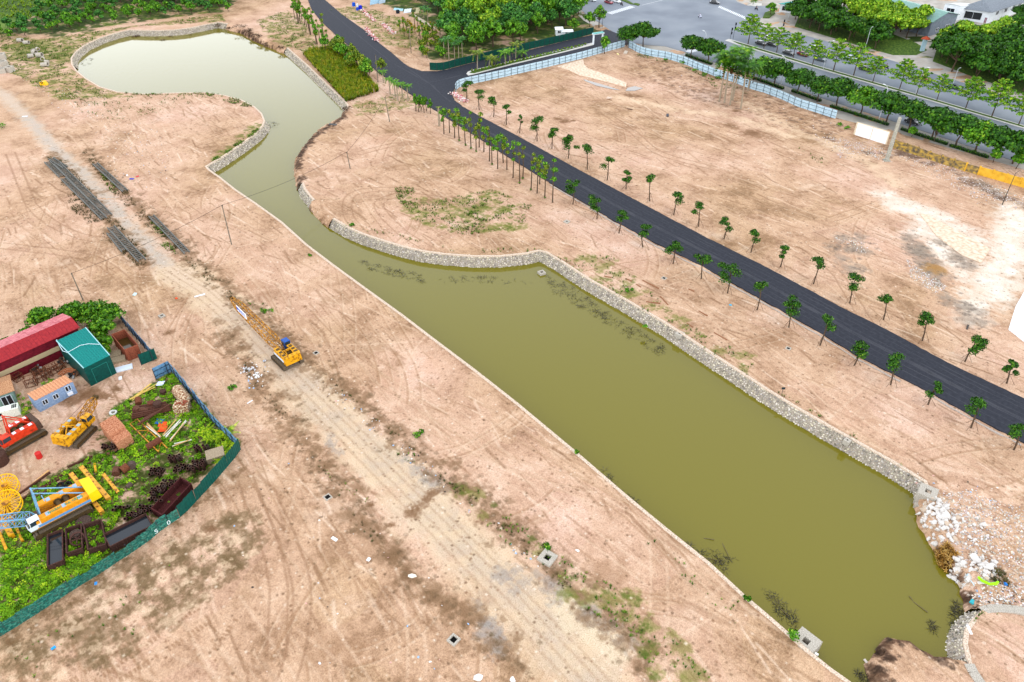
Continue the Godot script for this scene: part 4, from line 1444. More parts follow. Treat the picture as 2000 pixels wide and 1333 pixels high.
func build_cover() -> void:
	var tuft := tuft_mesh(7, 0.5, 0.05, 0.32).mesh(leaf_mat)
	sow("meadow_grass", [[[[-40, 40], [60, 34], [115, -4], [60, -14], [-40, -14]], 0.5]], tuft, 1.2, 2.6, [[130, 170, 24], [134, 176, 28], [156, 190, 36], [176, 196, 50], [120, 160, 30]], "bright yellow-green meadow beyond the thicket", "meadow")
	sow("grass", [[[[100, 160], [240, 185], [420, 186], [380, 200], [240, 240], [160, 220]], 1.0], [[[560, 60], [600, 70], [640, 100], [600, 102], [556, 92]], 1.6], [[[0, 60], [150, 95], [135, 130], [180, 170], [260, 190], [120, 195], [0, 130]], 2.2], [[[190, 72], [260, 52], [440, 42], [430, 28], [300, 45], [100, 75], [0, 90], [30, 120], [140, 115]], 2.4], [[[860, 390], [960, 370], [1040, 400], [1020, 450], [900, 460], [810, 430], [770, 380]], 3.2], [[[770, 365], [810, 365], [815, 400], [780, 400]], 5.0], [[[880, 415], [960, 395], [965, 430], [900, 450]], 5.0], [[[1060, 500], [1200, 500], [1350, 640], [1500, 700], [1450, 740], [1200, 600]], 1.2], [[[640, 20], [700, 10], [800, 40], [830, 100], [760, 90], [690, 40]], 1.4], [[[500, 40], [560, 20], [590, 40], [620, 90], [590, 100], [530, 80]], 1.6], [[[690, 200], [790, 180], [830, 210], [700, 225]], 1.4], [[[1100, 1100], [1250, 1160], [1400, 1333], [1280, 1333]], 1.6], [[[860, 920], [1000, 1000], [1220, 1200], [1180, 1220], [950, 1030], [830, 900]], 1.5], [[[400, 322], [500, 252], [518, 240], [505, 275], [420, 335]], 16.0], [[[230, 178], [340, 178], [440, 184], [500, 206], [490, 214], [400, 186], [240, 186]], 7.0], [[[440, 575], [540, 600], [560, 640], [500, 620]], 0.8], [[[290, 430], [330, 455], [345, 500], [310, 480]], 8.0], [[[200, 340], [230, 370], [225, 385], [195, 350]], 5.0], [[[1230, 100], [1300, 118], [1400, 152], [1420, 172], [1330, 130], [1235, 108]], 4.0], [[[1370, 150], [1420, 160], [1480, 190], [1400, 175]], 2.5], [[[1560, 290], [1620, 315], [1600, 320], [1565, 305]], 2.0], [[[1740, 1275], [1900, 1200], [1970, 1190], [1960, 1210], [1915, 1230], [1920, 1300], [1895, 1300]], 0.8], [[[600, 860], [760, 1010], [720, 1020], [560, 880]], 0.6], [[[0, 1290], [300, 1120], [420, 1060], [300, 1230], [60, 1333], [0, 1333]], 0.5], [[[700, 820], [850, 960], [860, 930], [760, 830]], 1.0], [[[1300, 1050], [1560, 1280], [1500, 1290], [1260, 1060]], 0.8], [[[640, 425], [900, 490], [1060, 480], [1080, 492], [900, 496], [650, 436]], 1.6], [[[1110, 505], [1500, 750], [1800, 930], [1800, 936], [1500, 758], [1100, 512]], 2.0]], tuft, 0.4, 1.1, [[70, 104, 24], [92, 130, 32], [112, 150, 40], [134, 160, 52], [150, 160, 72]], "green grass tufts sprouting in patches on the bare soil", "grass", 0.38)
	var weed := MB.new()
	for i in 14:
		weed.col = Color.WHITE * rng.randf_range(0.7, 1.2)
		leaf(weed, Vector3(rng.randfn() * 0.22, rng.randf_range(0.05, 0.5), rng.randfn() * 0.22), Vector3(rng.randfn(), 1.5, rng.randfn()).normalized(), 0.17)
	var wm := weed.mesh(leaf_mat)
	sow("weeds", [[[[215, 805], [335, 730], [466, 868], [420, 878], [300, 892], [244, 955], [236, 1000], [200, 1105], [0, 1228], [0, 1060], [60, 960], [190, 890], [250, 880]], 4.6], [[[300, 892], [420, 878], [462, 872], [330, 985], [250, 1035], [236, 1000], [244, 955]], 1.3], [[[110, 1060], [200, 1080], [200, 1105], [120, 1150], [0, 1228], [0, 1090]], 4.5], [[[35, 770], [60, 790], [60, 820], [35, 810]], 4.0], [[[85, 735], [120, 740], [110, 760], [80, 755]], 2.0]], wm, 0.45, 1.0, [[78, 124, 6], [104, 156, 10], [128, 180, 14], [158, 200, 20], [190, 214, 44]], "bright green weeds overgrowing the scrap yard", "weeds")
	sow("reeds", [[[[592, 108], [605, 98], [655, 92], [690, 120], [742, 178], [690, 196], [676, 200]], 5.0]], tuft_mesh(9, 1.5, 0.06, 0.7).mesh(leaf_mat), 0.7, 1.2, [[92, 128, 8], [124, 156, 12], [156, 170, 20], [196, 180, 40], [222, 186, 70]], "dense green and yellow reeds beside the pond wall", "reeds")
	sow("dry_brush", [[[[170, 290], [240, 370], [300, 430], [400, 520], [470, 590], [460, 600], [380, 530], [220, 380], [160, 300]], 2.4], [[[640, 735], [730, 810], [880, 935], [960, 1000], [1060, 1090], [1150, 1180], [1150, 1200], [1040, 1095], [860, 940], [700, 800]], 2.2], [[[430, 640], [520, 760], [590, 850], [650, 930], [760, 1075], [740, 1080], [630, 930], [500, 760]], 1.2], [[[1925, 1125], [1950, 1112], [1980, 1130], [1970, 1145], [1935, 1145]], 16.0], [[[90, 305], [125, 312], [295, 510], [270, 522], [140, 410]], 4.0], [[[180, 318], [255, 375], [245, 384], [180, 328]], 4.0], [[[290, 420], [372, 492], [362, 504], [288, 432]], 4.0]], tuft_mesh(6, 0.45, 0.04, 0.4).mesh(leaf_mat), 0.5, 1.2, [[84, 70, 34], [104, 88, 46], [70, 80, 30], [120, 100, 60], [90, 96, 36]], "dry brown brush along the haul track", "brush", 0.3)


# ---------------------------------------------------------------- fences
func along(pts: PackedVector3Array, step: float) -> PackedVector3Array:      # even stops along a line
	var r := PackedVector3Array([pts[0]])
	var need := step
	for i in pts.size() - 1:
		var l := pts[i].distance_to(pts[i + 1])
		var at := 0.0
		while l - at >= need:
			at += need
			r.append(pts[i].lerp(pts[i + 1], at / l))
			need = step
		need -= l - at
	r.append(pts[-1])
	return r

func fence(p: Array, h: float, step: float, m: Material, post_m: Material, called: String, label: String, group := "", rails := true, wavy := 0.0, corrugation := 0.22, camera_side := 1.0) -> Node3D:
	var pts := along(GG(p), step)
	var t := thing(called, Vector3.ZERO, label, "fence", group)
	for i in pts.size() - 1:
		var a := on_ground(pts[i])
		var b := on_ground(pts[i + 1])
		var l := a.distance_to(b)
		if l < 0.3:
			continue
		var d := (b - a) / l
		var o := Vector3(-d.z, 0, d.x)
		if o.z < 0:
			o = -o
		var s := MB.new()
		var n := maxi(2, int(l / corrugation))
		var prev_b := Vector3.ZERO
		var prev_t := Vector3.ZERO
		var lean := o * rng.randfn() * wavy
		for k in n + 1:
			var q := a + d * l * k / n + o * (0.03 if k % 2 == 0 else 0.0)
			var bb := q + Vector3(0, 0.03, 0)
			var tt := q + Vector3(0, h + rng.randfn() * wavy * 0.25, 0) + lean
			if k > 0:
				s.quad(prev_t, tt, bb, prev_b)
				s.quad(tt - o * 0.012, prev_t - o * 0.012, prev_b - o * 0.012, bb - o * 0.012)
				s.quad(prev_t - o * 0.012, tt - o * 0.012, tt, prev_t)
			prev_b = bb
			prev_t = tt
		part("panel", s.mesh(m), t)
		var post := MB.new()
		post.box(a + o * 0.1 * camera_side + Vector3(0, h * 0.48, 0), Vector3(0.09, h * 1.0, 0.09), Basis(d, Vector3.UP, d.cross(Vector3.UP)))
		part("post", post.mesh(post_m), t)
		if rails:
			for y in [0.28, 0.72]:
				var r := MB.new()
				r.beam(a + o * 0.09 * camera_side + Vector3(0, h * y, 0), b + o * 0.09 * camera_side + Vector3(0, h * y, 0), 0.06)
				part("rail", r.mesh(post_m), t)
	return t

func build_fences() -> void:
	var pale := mottled("pale sheet", [[0.0, C(150, 176, 190)], [0.5, C(178, 204, 218)], [1.0, C(200, 222, 232)]], 6.0, 0.4, 0.03)
	var steel := flat("dark steel", C(58, 64, 74), 0.6, 0.3)
	fence([[889, 181], [893, 172], [905, 168], [1000, 147], [1040, 138], [1074, 130], [1139, 114], [1167, 106], [1220, 91]], 2.5, 2.6, pale, steel, "sheet_fence", "pale blue sheet-metal fence between the side road and the cleared field", "pale fences round the cleared field")
	fence([[1228, 93], [1236, 97], [1246, 103], [1265, 109], [1284, 112], [1302, 115], [1332, 123], [1362, 136], [1393, 148], [1423, 157], [1472, 176], [1492, 181], [1525, 193], [1557, 208], [1597, 221], [1632, 232]], 2.5, 2.6, pale, steel, "sheet_fence", "pale blue sheet-metal fence between the boulevard and the cleared field", "pale fences round the cleared field")
	var green := mottled("dark green sheet", [[0.0, C(4, 52, 44)], [0.5, C(8, 66, 55)], [1.0, C(14, 82, 68)]], 5.0, 0.5, 0.03)
	fence([[840, 137], [858, 138], [866, 137], [912, 125], [950, 116], [1040, 95], [1100, 81], [1159, 66]], 2.6, 2.4, green, steel, "green_fence", "dark green sheet fence along the wood beside the side road", "", false)
	# the yard's fences
	var teal := mottled("teal sheet", [[0.0, C(0, 58, 52)], [0.5, C(2, 72, 64)], [1.0, C(6, 86, 76)]], 4.0, 0.45, 0.03)
	fence([[470, 878], [458, 896], [425, 935], [400, 962], [375, 990], [352, 1012]], 2.3, 1.8, teal, steel, "yard_fence", "smooth dark teal sheet fence at the corner of the scrap yard", "teal fences of the scrap yard", false, 0.05, 0.22, -1.0)
	var worn := mottled("worn teal sheet", [[0.0, C(50, 60, 50)], [0.34, C(66, 88, 76)], [0.42, C(6, 74, 68)], [0.55, C(8, 84, 76)], [0.62, C(30, 122, 104)], [0.72, C(116, 146, 130)], [0.78, C(24, 112, 98)], [1.0, C(0, 66, 62)]], 6.0, 0.5, 0.05)
	var patched := fence([[351, 1013], [318, 1035], [290, 1058], [258, 1080], [225, 1101], [195, 1122], [165, 1140], [130, 1162], [95, 1185], [55, 1210], [20, 1232], [-30, 1262]], 2.0, 1.5, worn, steel, "yard_fence", "patched weathered green sheet fence below the rusty troughs", "teal fences of the scrap yard", false, 0.14, 0.22, -1.0)
	# letters daubed on it
	var fd := (G(351, 1013) - G(258, 1080)).normalized()
	var fo := Vector3(-fd.z, 0, fd.x)
	fo = fo if fo.z > 0 else -fo
	for q in [[331, 1031, "0"], [307, 1048, "S"]]:
		var tm := TextMesh.new()
		tm.text = q[2]
		tm.font_size = 48
		tm.pixel_size = 0.02
		tm.depth = 0.02
		tm.material = flat("white daub", C(200, 214, 214), 0.8)
		part("daubed_letter", tm, patched, G(q[0], q[1]) + fo * 0.35 + Vector3(0, 1.3, 0), Basis(fd, Vector3.UP, fo))
	var blue := mottled("blue sheet", [[0.0, C(60, 90, 116)], [0.3, C(84, 122, 156)], [0.6, C(104, 146, 182)], [1.0, C(136, 176, 204)]], 4.0, 0.45, 0.03)
	fence([[336, 728], [362, 760], [395, 800], [430, 842], [468, 880]], 2.4, 1.8, blue, steel, "yard_fence", "blue-grey sheet fence along the haul-track side of the scrap yard", "blue fences of the scrap yard", true, 0.05)
	fence([[304, 742], [334, 727]], 2.4, 2.2, blue, steel, "yard_gate", "light blue sheet gate leaf at the top of the scrap yard", "blue fences of the scrap yard", true, 0.02)
	fence([[234, 622], [252, 646], [275, 672], [302, 702]], 2.2, 1.8, blue, steel, "yard_fence", "blue-grey fence beside the rusty open tank behind the sheds", "blue fences of the scrap yard", true, 0.05)
	fence([[276, 714], [307, 701]], 2.3, 2.0, teal, steel, "yard_gate", "dark teal gate leaf beside the rusty open tank", "teal fences of the scrap yard", false, 0.02)


# ---------------------------------------------------------------- the town across the fence
func slab_of(p: Array, y: float, thick: float, m: Material, called: String) -> void:
	var s := MB.new()
	s.sheet(outline(p), y, thick)
	setting(called, s.mesh(m))

func zebra(a: Vector3, b: Vector3, dir: Vector3, n: int, l: float, m: Material) -> void:
	var t := Node3D.new()
	t.name = numbered("crosswalk")
	add_child(t)
	t.set_meta("kind", "structure")
	for i in n:
		var p := a.lerp(b, (i + 0.5) / n)
		var s := MB.new()
		var w := (b - a).normalized() * a.distance_to(b) / n * 0.27
		var u := Vector3(0, 0.104, 0)
		s.quad(p - w - dir * l + u, p + w - dir * l + u, p + w + dir * l + u, p - w + dir * l + u)
		s.face_up()
		part("stripe", s.mesh(m), t)

func make_car(c: Color, key: String, tall := 1.45) -> Node3D:
	var t := Node3D.new()
	var body := MB.new()
	var l := 2.25
	# lower body with tucked ends, as a loft of cross-sections
	var sec := [[-l, 0.45, 0.78, 0.74], [-l + 0.12, 0.32, 0.90, 0.86], [-1.3, 0.25, 0.95, 0.9], [0.9, 0.25, 0.92, 0.9], [1.9, 0.28, 0.82, 0.86], [l, 0.4, 0.66, 0.72]]
	for i in sec.size() - 1:
		var a: Array = sec[i]
		var b: Array = sec[i + 1]
		var q: Array = []
		for s in [a, b]:
			q.append([Vector3(s[0], s[1], -s[3]), Vector3(s[0], s[2] * 0.8, -s[3]), Vector3(s[0], s[2], -s[3] * 0.86), Vector3(s[0], s[2], s[3] * 0.86), Vector3(s[0], s[2] * 0.8, s[3]), Vector3(s[0], s[1], s[3])])
		for k in 6:
			body.quad(q[0][k], q[1][k], q[1][(k + 1) % 6], q[0][(k + 1) % 6])
	for e in [sec[0], sec[-1]]:
		body.quad(Vector3(e[0], e[1], -e[3]), Vector3(e[0], e[2], -e[3] * 0.86), Vector3(e[0], e[2], e[3] * 0.86), Vector3(e[0], e[1], e[3]))
	body.face_from(Vector3(0, 0.55, 0))
	var pm := flat("car " + key, c, 0.25)
	pm.clearcoat_enabled = true
	pm.clearcoat = 0.8
	part("body", body.mesh(pm), t)
	var glass := MB.new()
	glass.hexa([Vector3(-1.75, 0.88, -0.78), Vector3(1.05, 0.88, -0.78), Vector3(1.05, 0.88, 0.78), Vector3(-1.75, 0.88, 0.78), Vector3(-1.2, tall - 0.06, -0.6), Vector3(0.3, tall - 0.06, -0.6), Vector3(0.3, tall - 0.06, 0.6), Vector3(-1.2, tall - 0.06, 0.6)])
	glass.face_from(Vector3(0, 1.1, 0))
	part("windows", glass.mesh(flat("car glass", C(20, 24, 30), 0.08)), t)
	var roof := MB.new()
	roof.box(Vector3(-0.45, tall - 0.04, 0), Vector3(1.5, 0.06, 1.2))
	for sx in [-1.5, 0.66]:
		for sz in [-0.7, 0.7]:
			roof.beam(Vector3(sx, 0.9, sz), Vector3(-1.2 if sx < 0 else 0.3, tall - 0.06, sz * 0.87), 0.07)
	part("roof", roof.mesh(pm), t)
	for sx in [-1.35, 1.35]:
		for sz in [-0.8, 0.8]:
			var w := MB.new()
			w.rod(Vector3(0, 0, -0.11), Vector3(0, 0, 0.11), 0.33, -1, 12)
			var tyre := part("wheel", w.mesh(flat("tyre", C(24, 24, 26), 0.9)), t, Vector3(sx, 0.33, sz))
			var h := MB.new()
			h.rod(Vector3(0, 0, -0.12), Vector3(0, 0, 0.12), 0.19, -1, 10)
			part("rim", h.mesh(flat("rim", C(150, 152, 156), 0.4, 0.6)), tyre)
	for sz in [-0.6, 0.6]:
		var hl := MB.new()
		hl.box(Vector3(2.2, 0.6, sz), Vector3(0.08, 0.14, 0.3))
		part("headlight", hl.mesh(flat("lamp glass", C(220, 224, 226), 0.2)), t)
		var tl := MB.new()
		tl.box(Vector3(-2.22, 0.7, sz), Vector3(0.06, 0.14, 0.28))
		part("tail_light", tl.mesh(flat("tail lamp", C(150, 20, 18), 0.3)), t)
	return t

func put_car(x: float, y: float, heading: Vector3, c: Color, key: String, label: String, group: String, tall := 1.45) -> void:
	var t := make_car(c, key, tall)
	t.name = numbered("car")
	add_child(t)
	var p := G(x, y)
	t.position = Vector3(p.x, 0.10, p.z)
	t.rotation.y = atan2(-heading.z, heading.x)
	tag(t, label, "car", group)

func rider(x: float, y: float, heading: Vector3, shirt: Color, key: String, label: String, scooter := C(40, 42, 50)) -> void:
	var p := G(x, y)
	var at := Vector3(p.x, 0.10, p.z)
	var turn := atan2(-heading.z, heading.x)
	var t := thing("motor_scooter", at, label, "scooter", "scooters crossing the junction", turn)
	var b := MB.new()
	b.hexa([Vector3(-0.75, 0.42, -0.15), Vector3(0.1, 0.3, -0.12), Vector3(0.1, 0.3, 0.12), Vector3(-0.75, 0.42, 0.15), Vector3(-0.85, 0.78, -0.12), Vector3(0.05, 0.7, -0.13), Vector3(0.05, 0.7, 0.13), Vector3(-0.85, 0.78, 0.12)])
	b.beam(Vector3(0, 0.32, 0), Vector3(0.45, 0.34, 0), 0.28, 0.08, Vector3.UP)
	b.beam(Vector3(0.45, 0.3, 0), Vector3(0.55, 1.0, 0), 0.3, 0.1, Vector3.BACK)
	part("body", b.mesh(flat("scooter " + key, scooter, 0.35)), t)
	var hb := MB.new()
	hb.rod(Vector3(0.5, 1.0, -0.33), Vector3(0.5, 1.0, 0.33), 0.03)
	part("handlebar", hb.mesh(flat("dark steel", C(58, 64, 74))), t)
	for sx in [-0.6, 0.68]:
		var w := MB.new()
		w.ring(Vector3(sx, 0.25, 0), Vector3(0, 0, 1), 0.13, 0.25, 0.1, 12)
		part("wheel", w.mesh(flat("tyre", C(24, 24, 26), 0.9)), t)
	var o := thing("person", at, "seated rider on the " + label, "person", "riders at the junction", turn)
	o.add_to_group("riders")
	var m := person_mesh(PackedVector3Array([Vector3(-0.3, 0.82, 0), Vector3(-0.12, 1.34, 0), Vector3(-0.04, 1.62, 0)]), [[Vector3(-0.28, 0.82, 0.11), Vector3(0.15, 0.86, 0.16), Vector3(0.2, 0.42, 0.14)], [Vector3(-0.28, 0.82, -0.11), Vector3(0.15, 0.86, -0.16), Vector3(0.2, 0.42, -0.14)]], [[Vector3(-0.12, 1.3, 0.2), Vector3(0.12, 1.08, 0.26), Vector3(0.46, 1.04, 0.28)], [Vector3(-0.12, 1.3, -0.2), Vector3(0.12, 1.08, -0.26), Vector3(0.46, 1.04, -0.28)]], shirt)
	part("body", m, o)
	var hel := MB.new()
	hel.tube(PackedVector3Array([Vector3(-0.03, 1.62, 0), Vector3(-0.03, 1.72, 0), Vector3(-0.03, 1.79, 0), Vector3(-0.03, 1.82, 0)]), PackedFloat32Array([0.135, 0.13, 0.09, 0.02]), 10)
	part("helmet", hel.mesh(flat("helmet " + key, shirt.darkened(0.4), 0.3)), o)

func person_mesh(spine: PackedVector3Array, legs: Array, arms: Array, shirt: Color) -> ArrayMesh:      # one skin: hips, chest, neck and head with tapering limbs
	var m := MB.new()
	m.col = shirt.srgb_to_linear()
	m.tube(PackedVector3Array([spine[0] - (spine[1] - spine[0]) * 0.15, spine[0], spine[0].lerp(spine[1], 0.45), spine[1], spine[1].lerp(spine[2], 0.25)]), PackedFloat32Array([0.12, 0.17, 0.15, 0.19, 0.07]), 9)
	for a in arms:
		m.col = shirt.srgb_to_linear()
		m.tube(PackedVector3Array([a[0], a[1]]), PackedFloat32Array([0.07, 0.05]), 6)
		m.col = lin(196, 150, 120)
		m.tube(PackedVector3Array([a[1], a[2], a[2] + (a[2] - a[1]).normalized() * 0.1]), PackedFloat32Array([0.05, 0.038, 0.02]), 6)
	m.col = lin(40, 44, 60)
	for l in legs:
		m.tube(PackedVector3Array([l[0], l[1], l[2], l[2] + Vector3(0.12, -0.04, 0)]), PackedFloat32Array([0.10, 0.075, 0.045, 0.04]), 7)
	m.col = lin(196, 150, 120)
	m.tube(PackedVector3Array([spine[1].lerp(spine[2], 0.3), spine[2] - Vector3(0, 0.08, 0), spine[2], spine[2] + Vector3(0, 0.09, 0), spine[2] + Vector3(0, 0.13, 0)]), PackedFloat32Array([0.055, 0.075, 0.1, 0.09, 0.03]), 8)
	return m.mesh(vcol("clothes", 0.9))

func house(a: Vector3, b: Vector3, c: Vector3, h: float, wall: Material, roof: Material, called: String, label: String, gable := 1.2, over := 0.5, hip := 0.0) -> Node3D:      # corner a, the wall towards b, the end wall towards c
	var t := thing(called, Vector3.ZERO, label, "building")
	var d := b + c - a
	var up := Vector3(0, h, 0)
	var w := MB.new()
	for e in [[a, b], [b, d], [d, c], [c, a]]:
		w.quad(e[0] + up, e[1] + up, e[1], e[0])
	var m1 := (a + c) / 2 + up + Vector3(0, gable, 0)
	var m2 := (b + d) / 2 + up + Vector3(0, gable, 0)
	if hip == 0.0:
		w.tri(a + up, m1, c + up)
		w.tri(d + up, m2, b + up)
	w.face_from((a + d) / 2 + up / 2)
	part("wall", w.mesh(wall), t)
	var r := MB.new()
	var u := (b - a).normalized()
	var q := (c - a).normalized()
	var drop := Vector3(0, -gable * over / (a.distance_to(c) / 2), 0)
	var r1 := m1 - u * over + u * hip
	var r2 := m2 + u * over - u * hip
	var lift := Vector3(0, 0.12, 0)
	var ea := a + up - u * over - q * over + drop + lift
	var eb := b + up + u * over - q * over + drop + lift
	var ec := c + up - u * over + q * over + drop + lift
	var ed := d + up + u * over + q * over + drop + lift
	r1 += lift
	r2 += lift
	r.quad(ea, eb, r2, r1)
	r.quad(ed, ec, r1, r2)
	if hip > 0.0:
		r.tri(ec, ea, r1)
		r.tri(eb, ed, r2)
	r.face_up()
	var und := MB.new()
	for i in range(0, r.v.size(), 3):
		und.tri(r.v[i] - lift, r.v[i + 2] - lift, r.v[i + 1] - lift)
	r.v.append_array(und.v); r.n.append_array(und.n); r.c.append_array(und.c)
	for e in [[ea, eb], [eb, ed], [ed, ec], [ec, ea]]:
		r.quad(e[0], e[1], e[1] - lift, e[0] - lift)
	part("roof", r.mesh(roof), t)
	return t

func pane(t: Node3D, a: Vector3, b: Vector3, f0: float, f1: float, y0: float, y1: float, out: Vector3, glass: Material, frame: Material, called := "window") -> void:
	var p := a.lerp(b, f0)
	var q := a.lerp(b, f1)
	var d := (q - p).normalized()
	var fr := MB.new()
	var w := 0.08
	for e in [[p + Vector3(0, y0, 0), q + Vector3(0, y0, 0)], [p + Vector3(0, y1, 0), q + Vector3(0, y1, 0)], [p + Vector3(0, y0, 0), p + Vector3(0, y1, 0)], [q + Vector3(0, y0, 0), q + Vector3(0, y1, 0)], [p.lerp(q, 0.5) + Vector3(0, y0, 0), p.lerp(q, 0.5) + Vector3(0, y1, 0)]]:
		fr.beam(e[0] + out * 0.05, e[1] + out * 0.05, w, 0.1, out)
	var node := part(called, fr.mesh(frame), t)
	var g := MB.new()
	g.box((p + q) / 2 + Vector3(0, (y0 + y1) / 2, 0) + out * 0.01, Vector3(p.distance_to(q), y1 - y0, 0.05), Basis(d, Vector3.UP, d.cross(Vector3.UP)))
	part("pane", g.mesh(glass), node)

func street_lamp(x: float, y: float, top: float, lean: Vector3, label: String, m: Material) -> void:
	var b := on_ground(G(x, y))
	b.y = 0.1
	var h := rise(b, top)
	var t := thing("street_lamp", b, label, "lamp post", "street lamps of the boulevard")
	var p := MB.new()
	p.rod(Vector3.ZERO, Vector3(0, h * 0.9, 0), 0.11, 0.07, 8)
	part("pole", p.mesh(m), t)
	var a := MB.new()
	a.tube(PackedVector3Array([Vector3(0, h * 0.88, 0), Vector3(0, h * 0.97, 0) + lean * 0.5, Vector3(0, h, 0) + lean * 1.4]), PackedFloat32Array([0.07, 0.06, 0.05]), 6)
	part("arm", a.mesh(m), t)
	var l := MB.new()
	l.beam(Vector3(0, h, 0) + lean * 1.3, Vector3(0, h + 0.08, 0) + lean * 2.2, 0.3, 0.12)
	part("lamp_head", l.mesh(flat("lamp head", C(210, 214, 214), 0.4)), t)

func traffic_light(x: float, y: float, top: float, label: String) -> void:
	var b := G(x, y)
	b.y = 0.1
	var h := rise(b, top)
	var t := thing("traffic_light", b, label, "traffic light", "traffic lights at the junction")
	var p := MB.new()
	p.rod(Vector3.ZERO, Vector3(0, h, 0), 0.09, 0.07, 8)
	part("pole", p.mesh(flat("signal pole", C(90, 96, 104), 0.5, 0.4)), t)
	for k in 2:
		var s := MB.new()
		s.box(Vector3(0.25 - 0.0 * k, h - 0.5 - 1.4 * k, 0.1), Vector3(0.36, 1.0, 0.26))
		for i in 3:
			s.ring(Vector3(0.25, h - 0.2 - 0.3 * i - 1.4 * k, 0.27), Vector3(0, 0, 1), 0.07, 0.12, 0.1, 8)
		part("signal_head", s.mesh(flat("signal black", C(20, 22, 26), 0.5)), t)

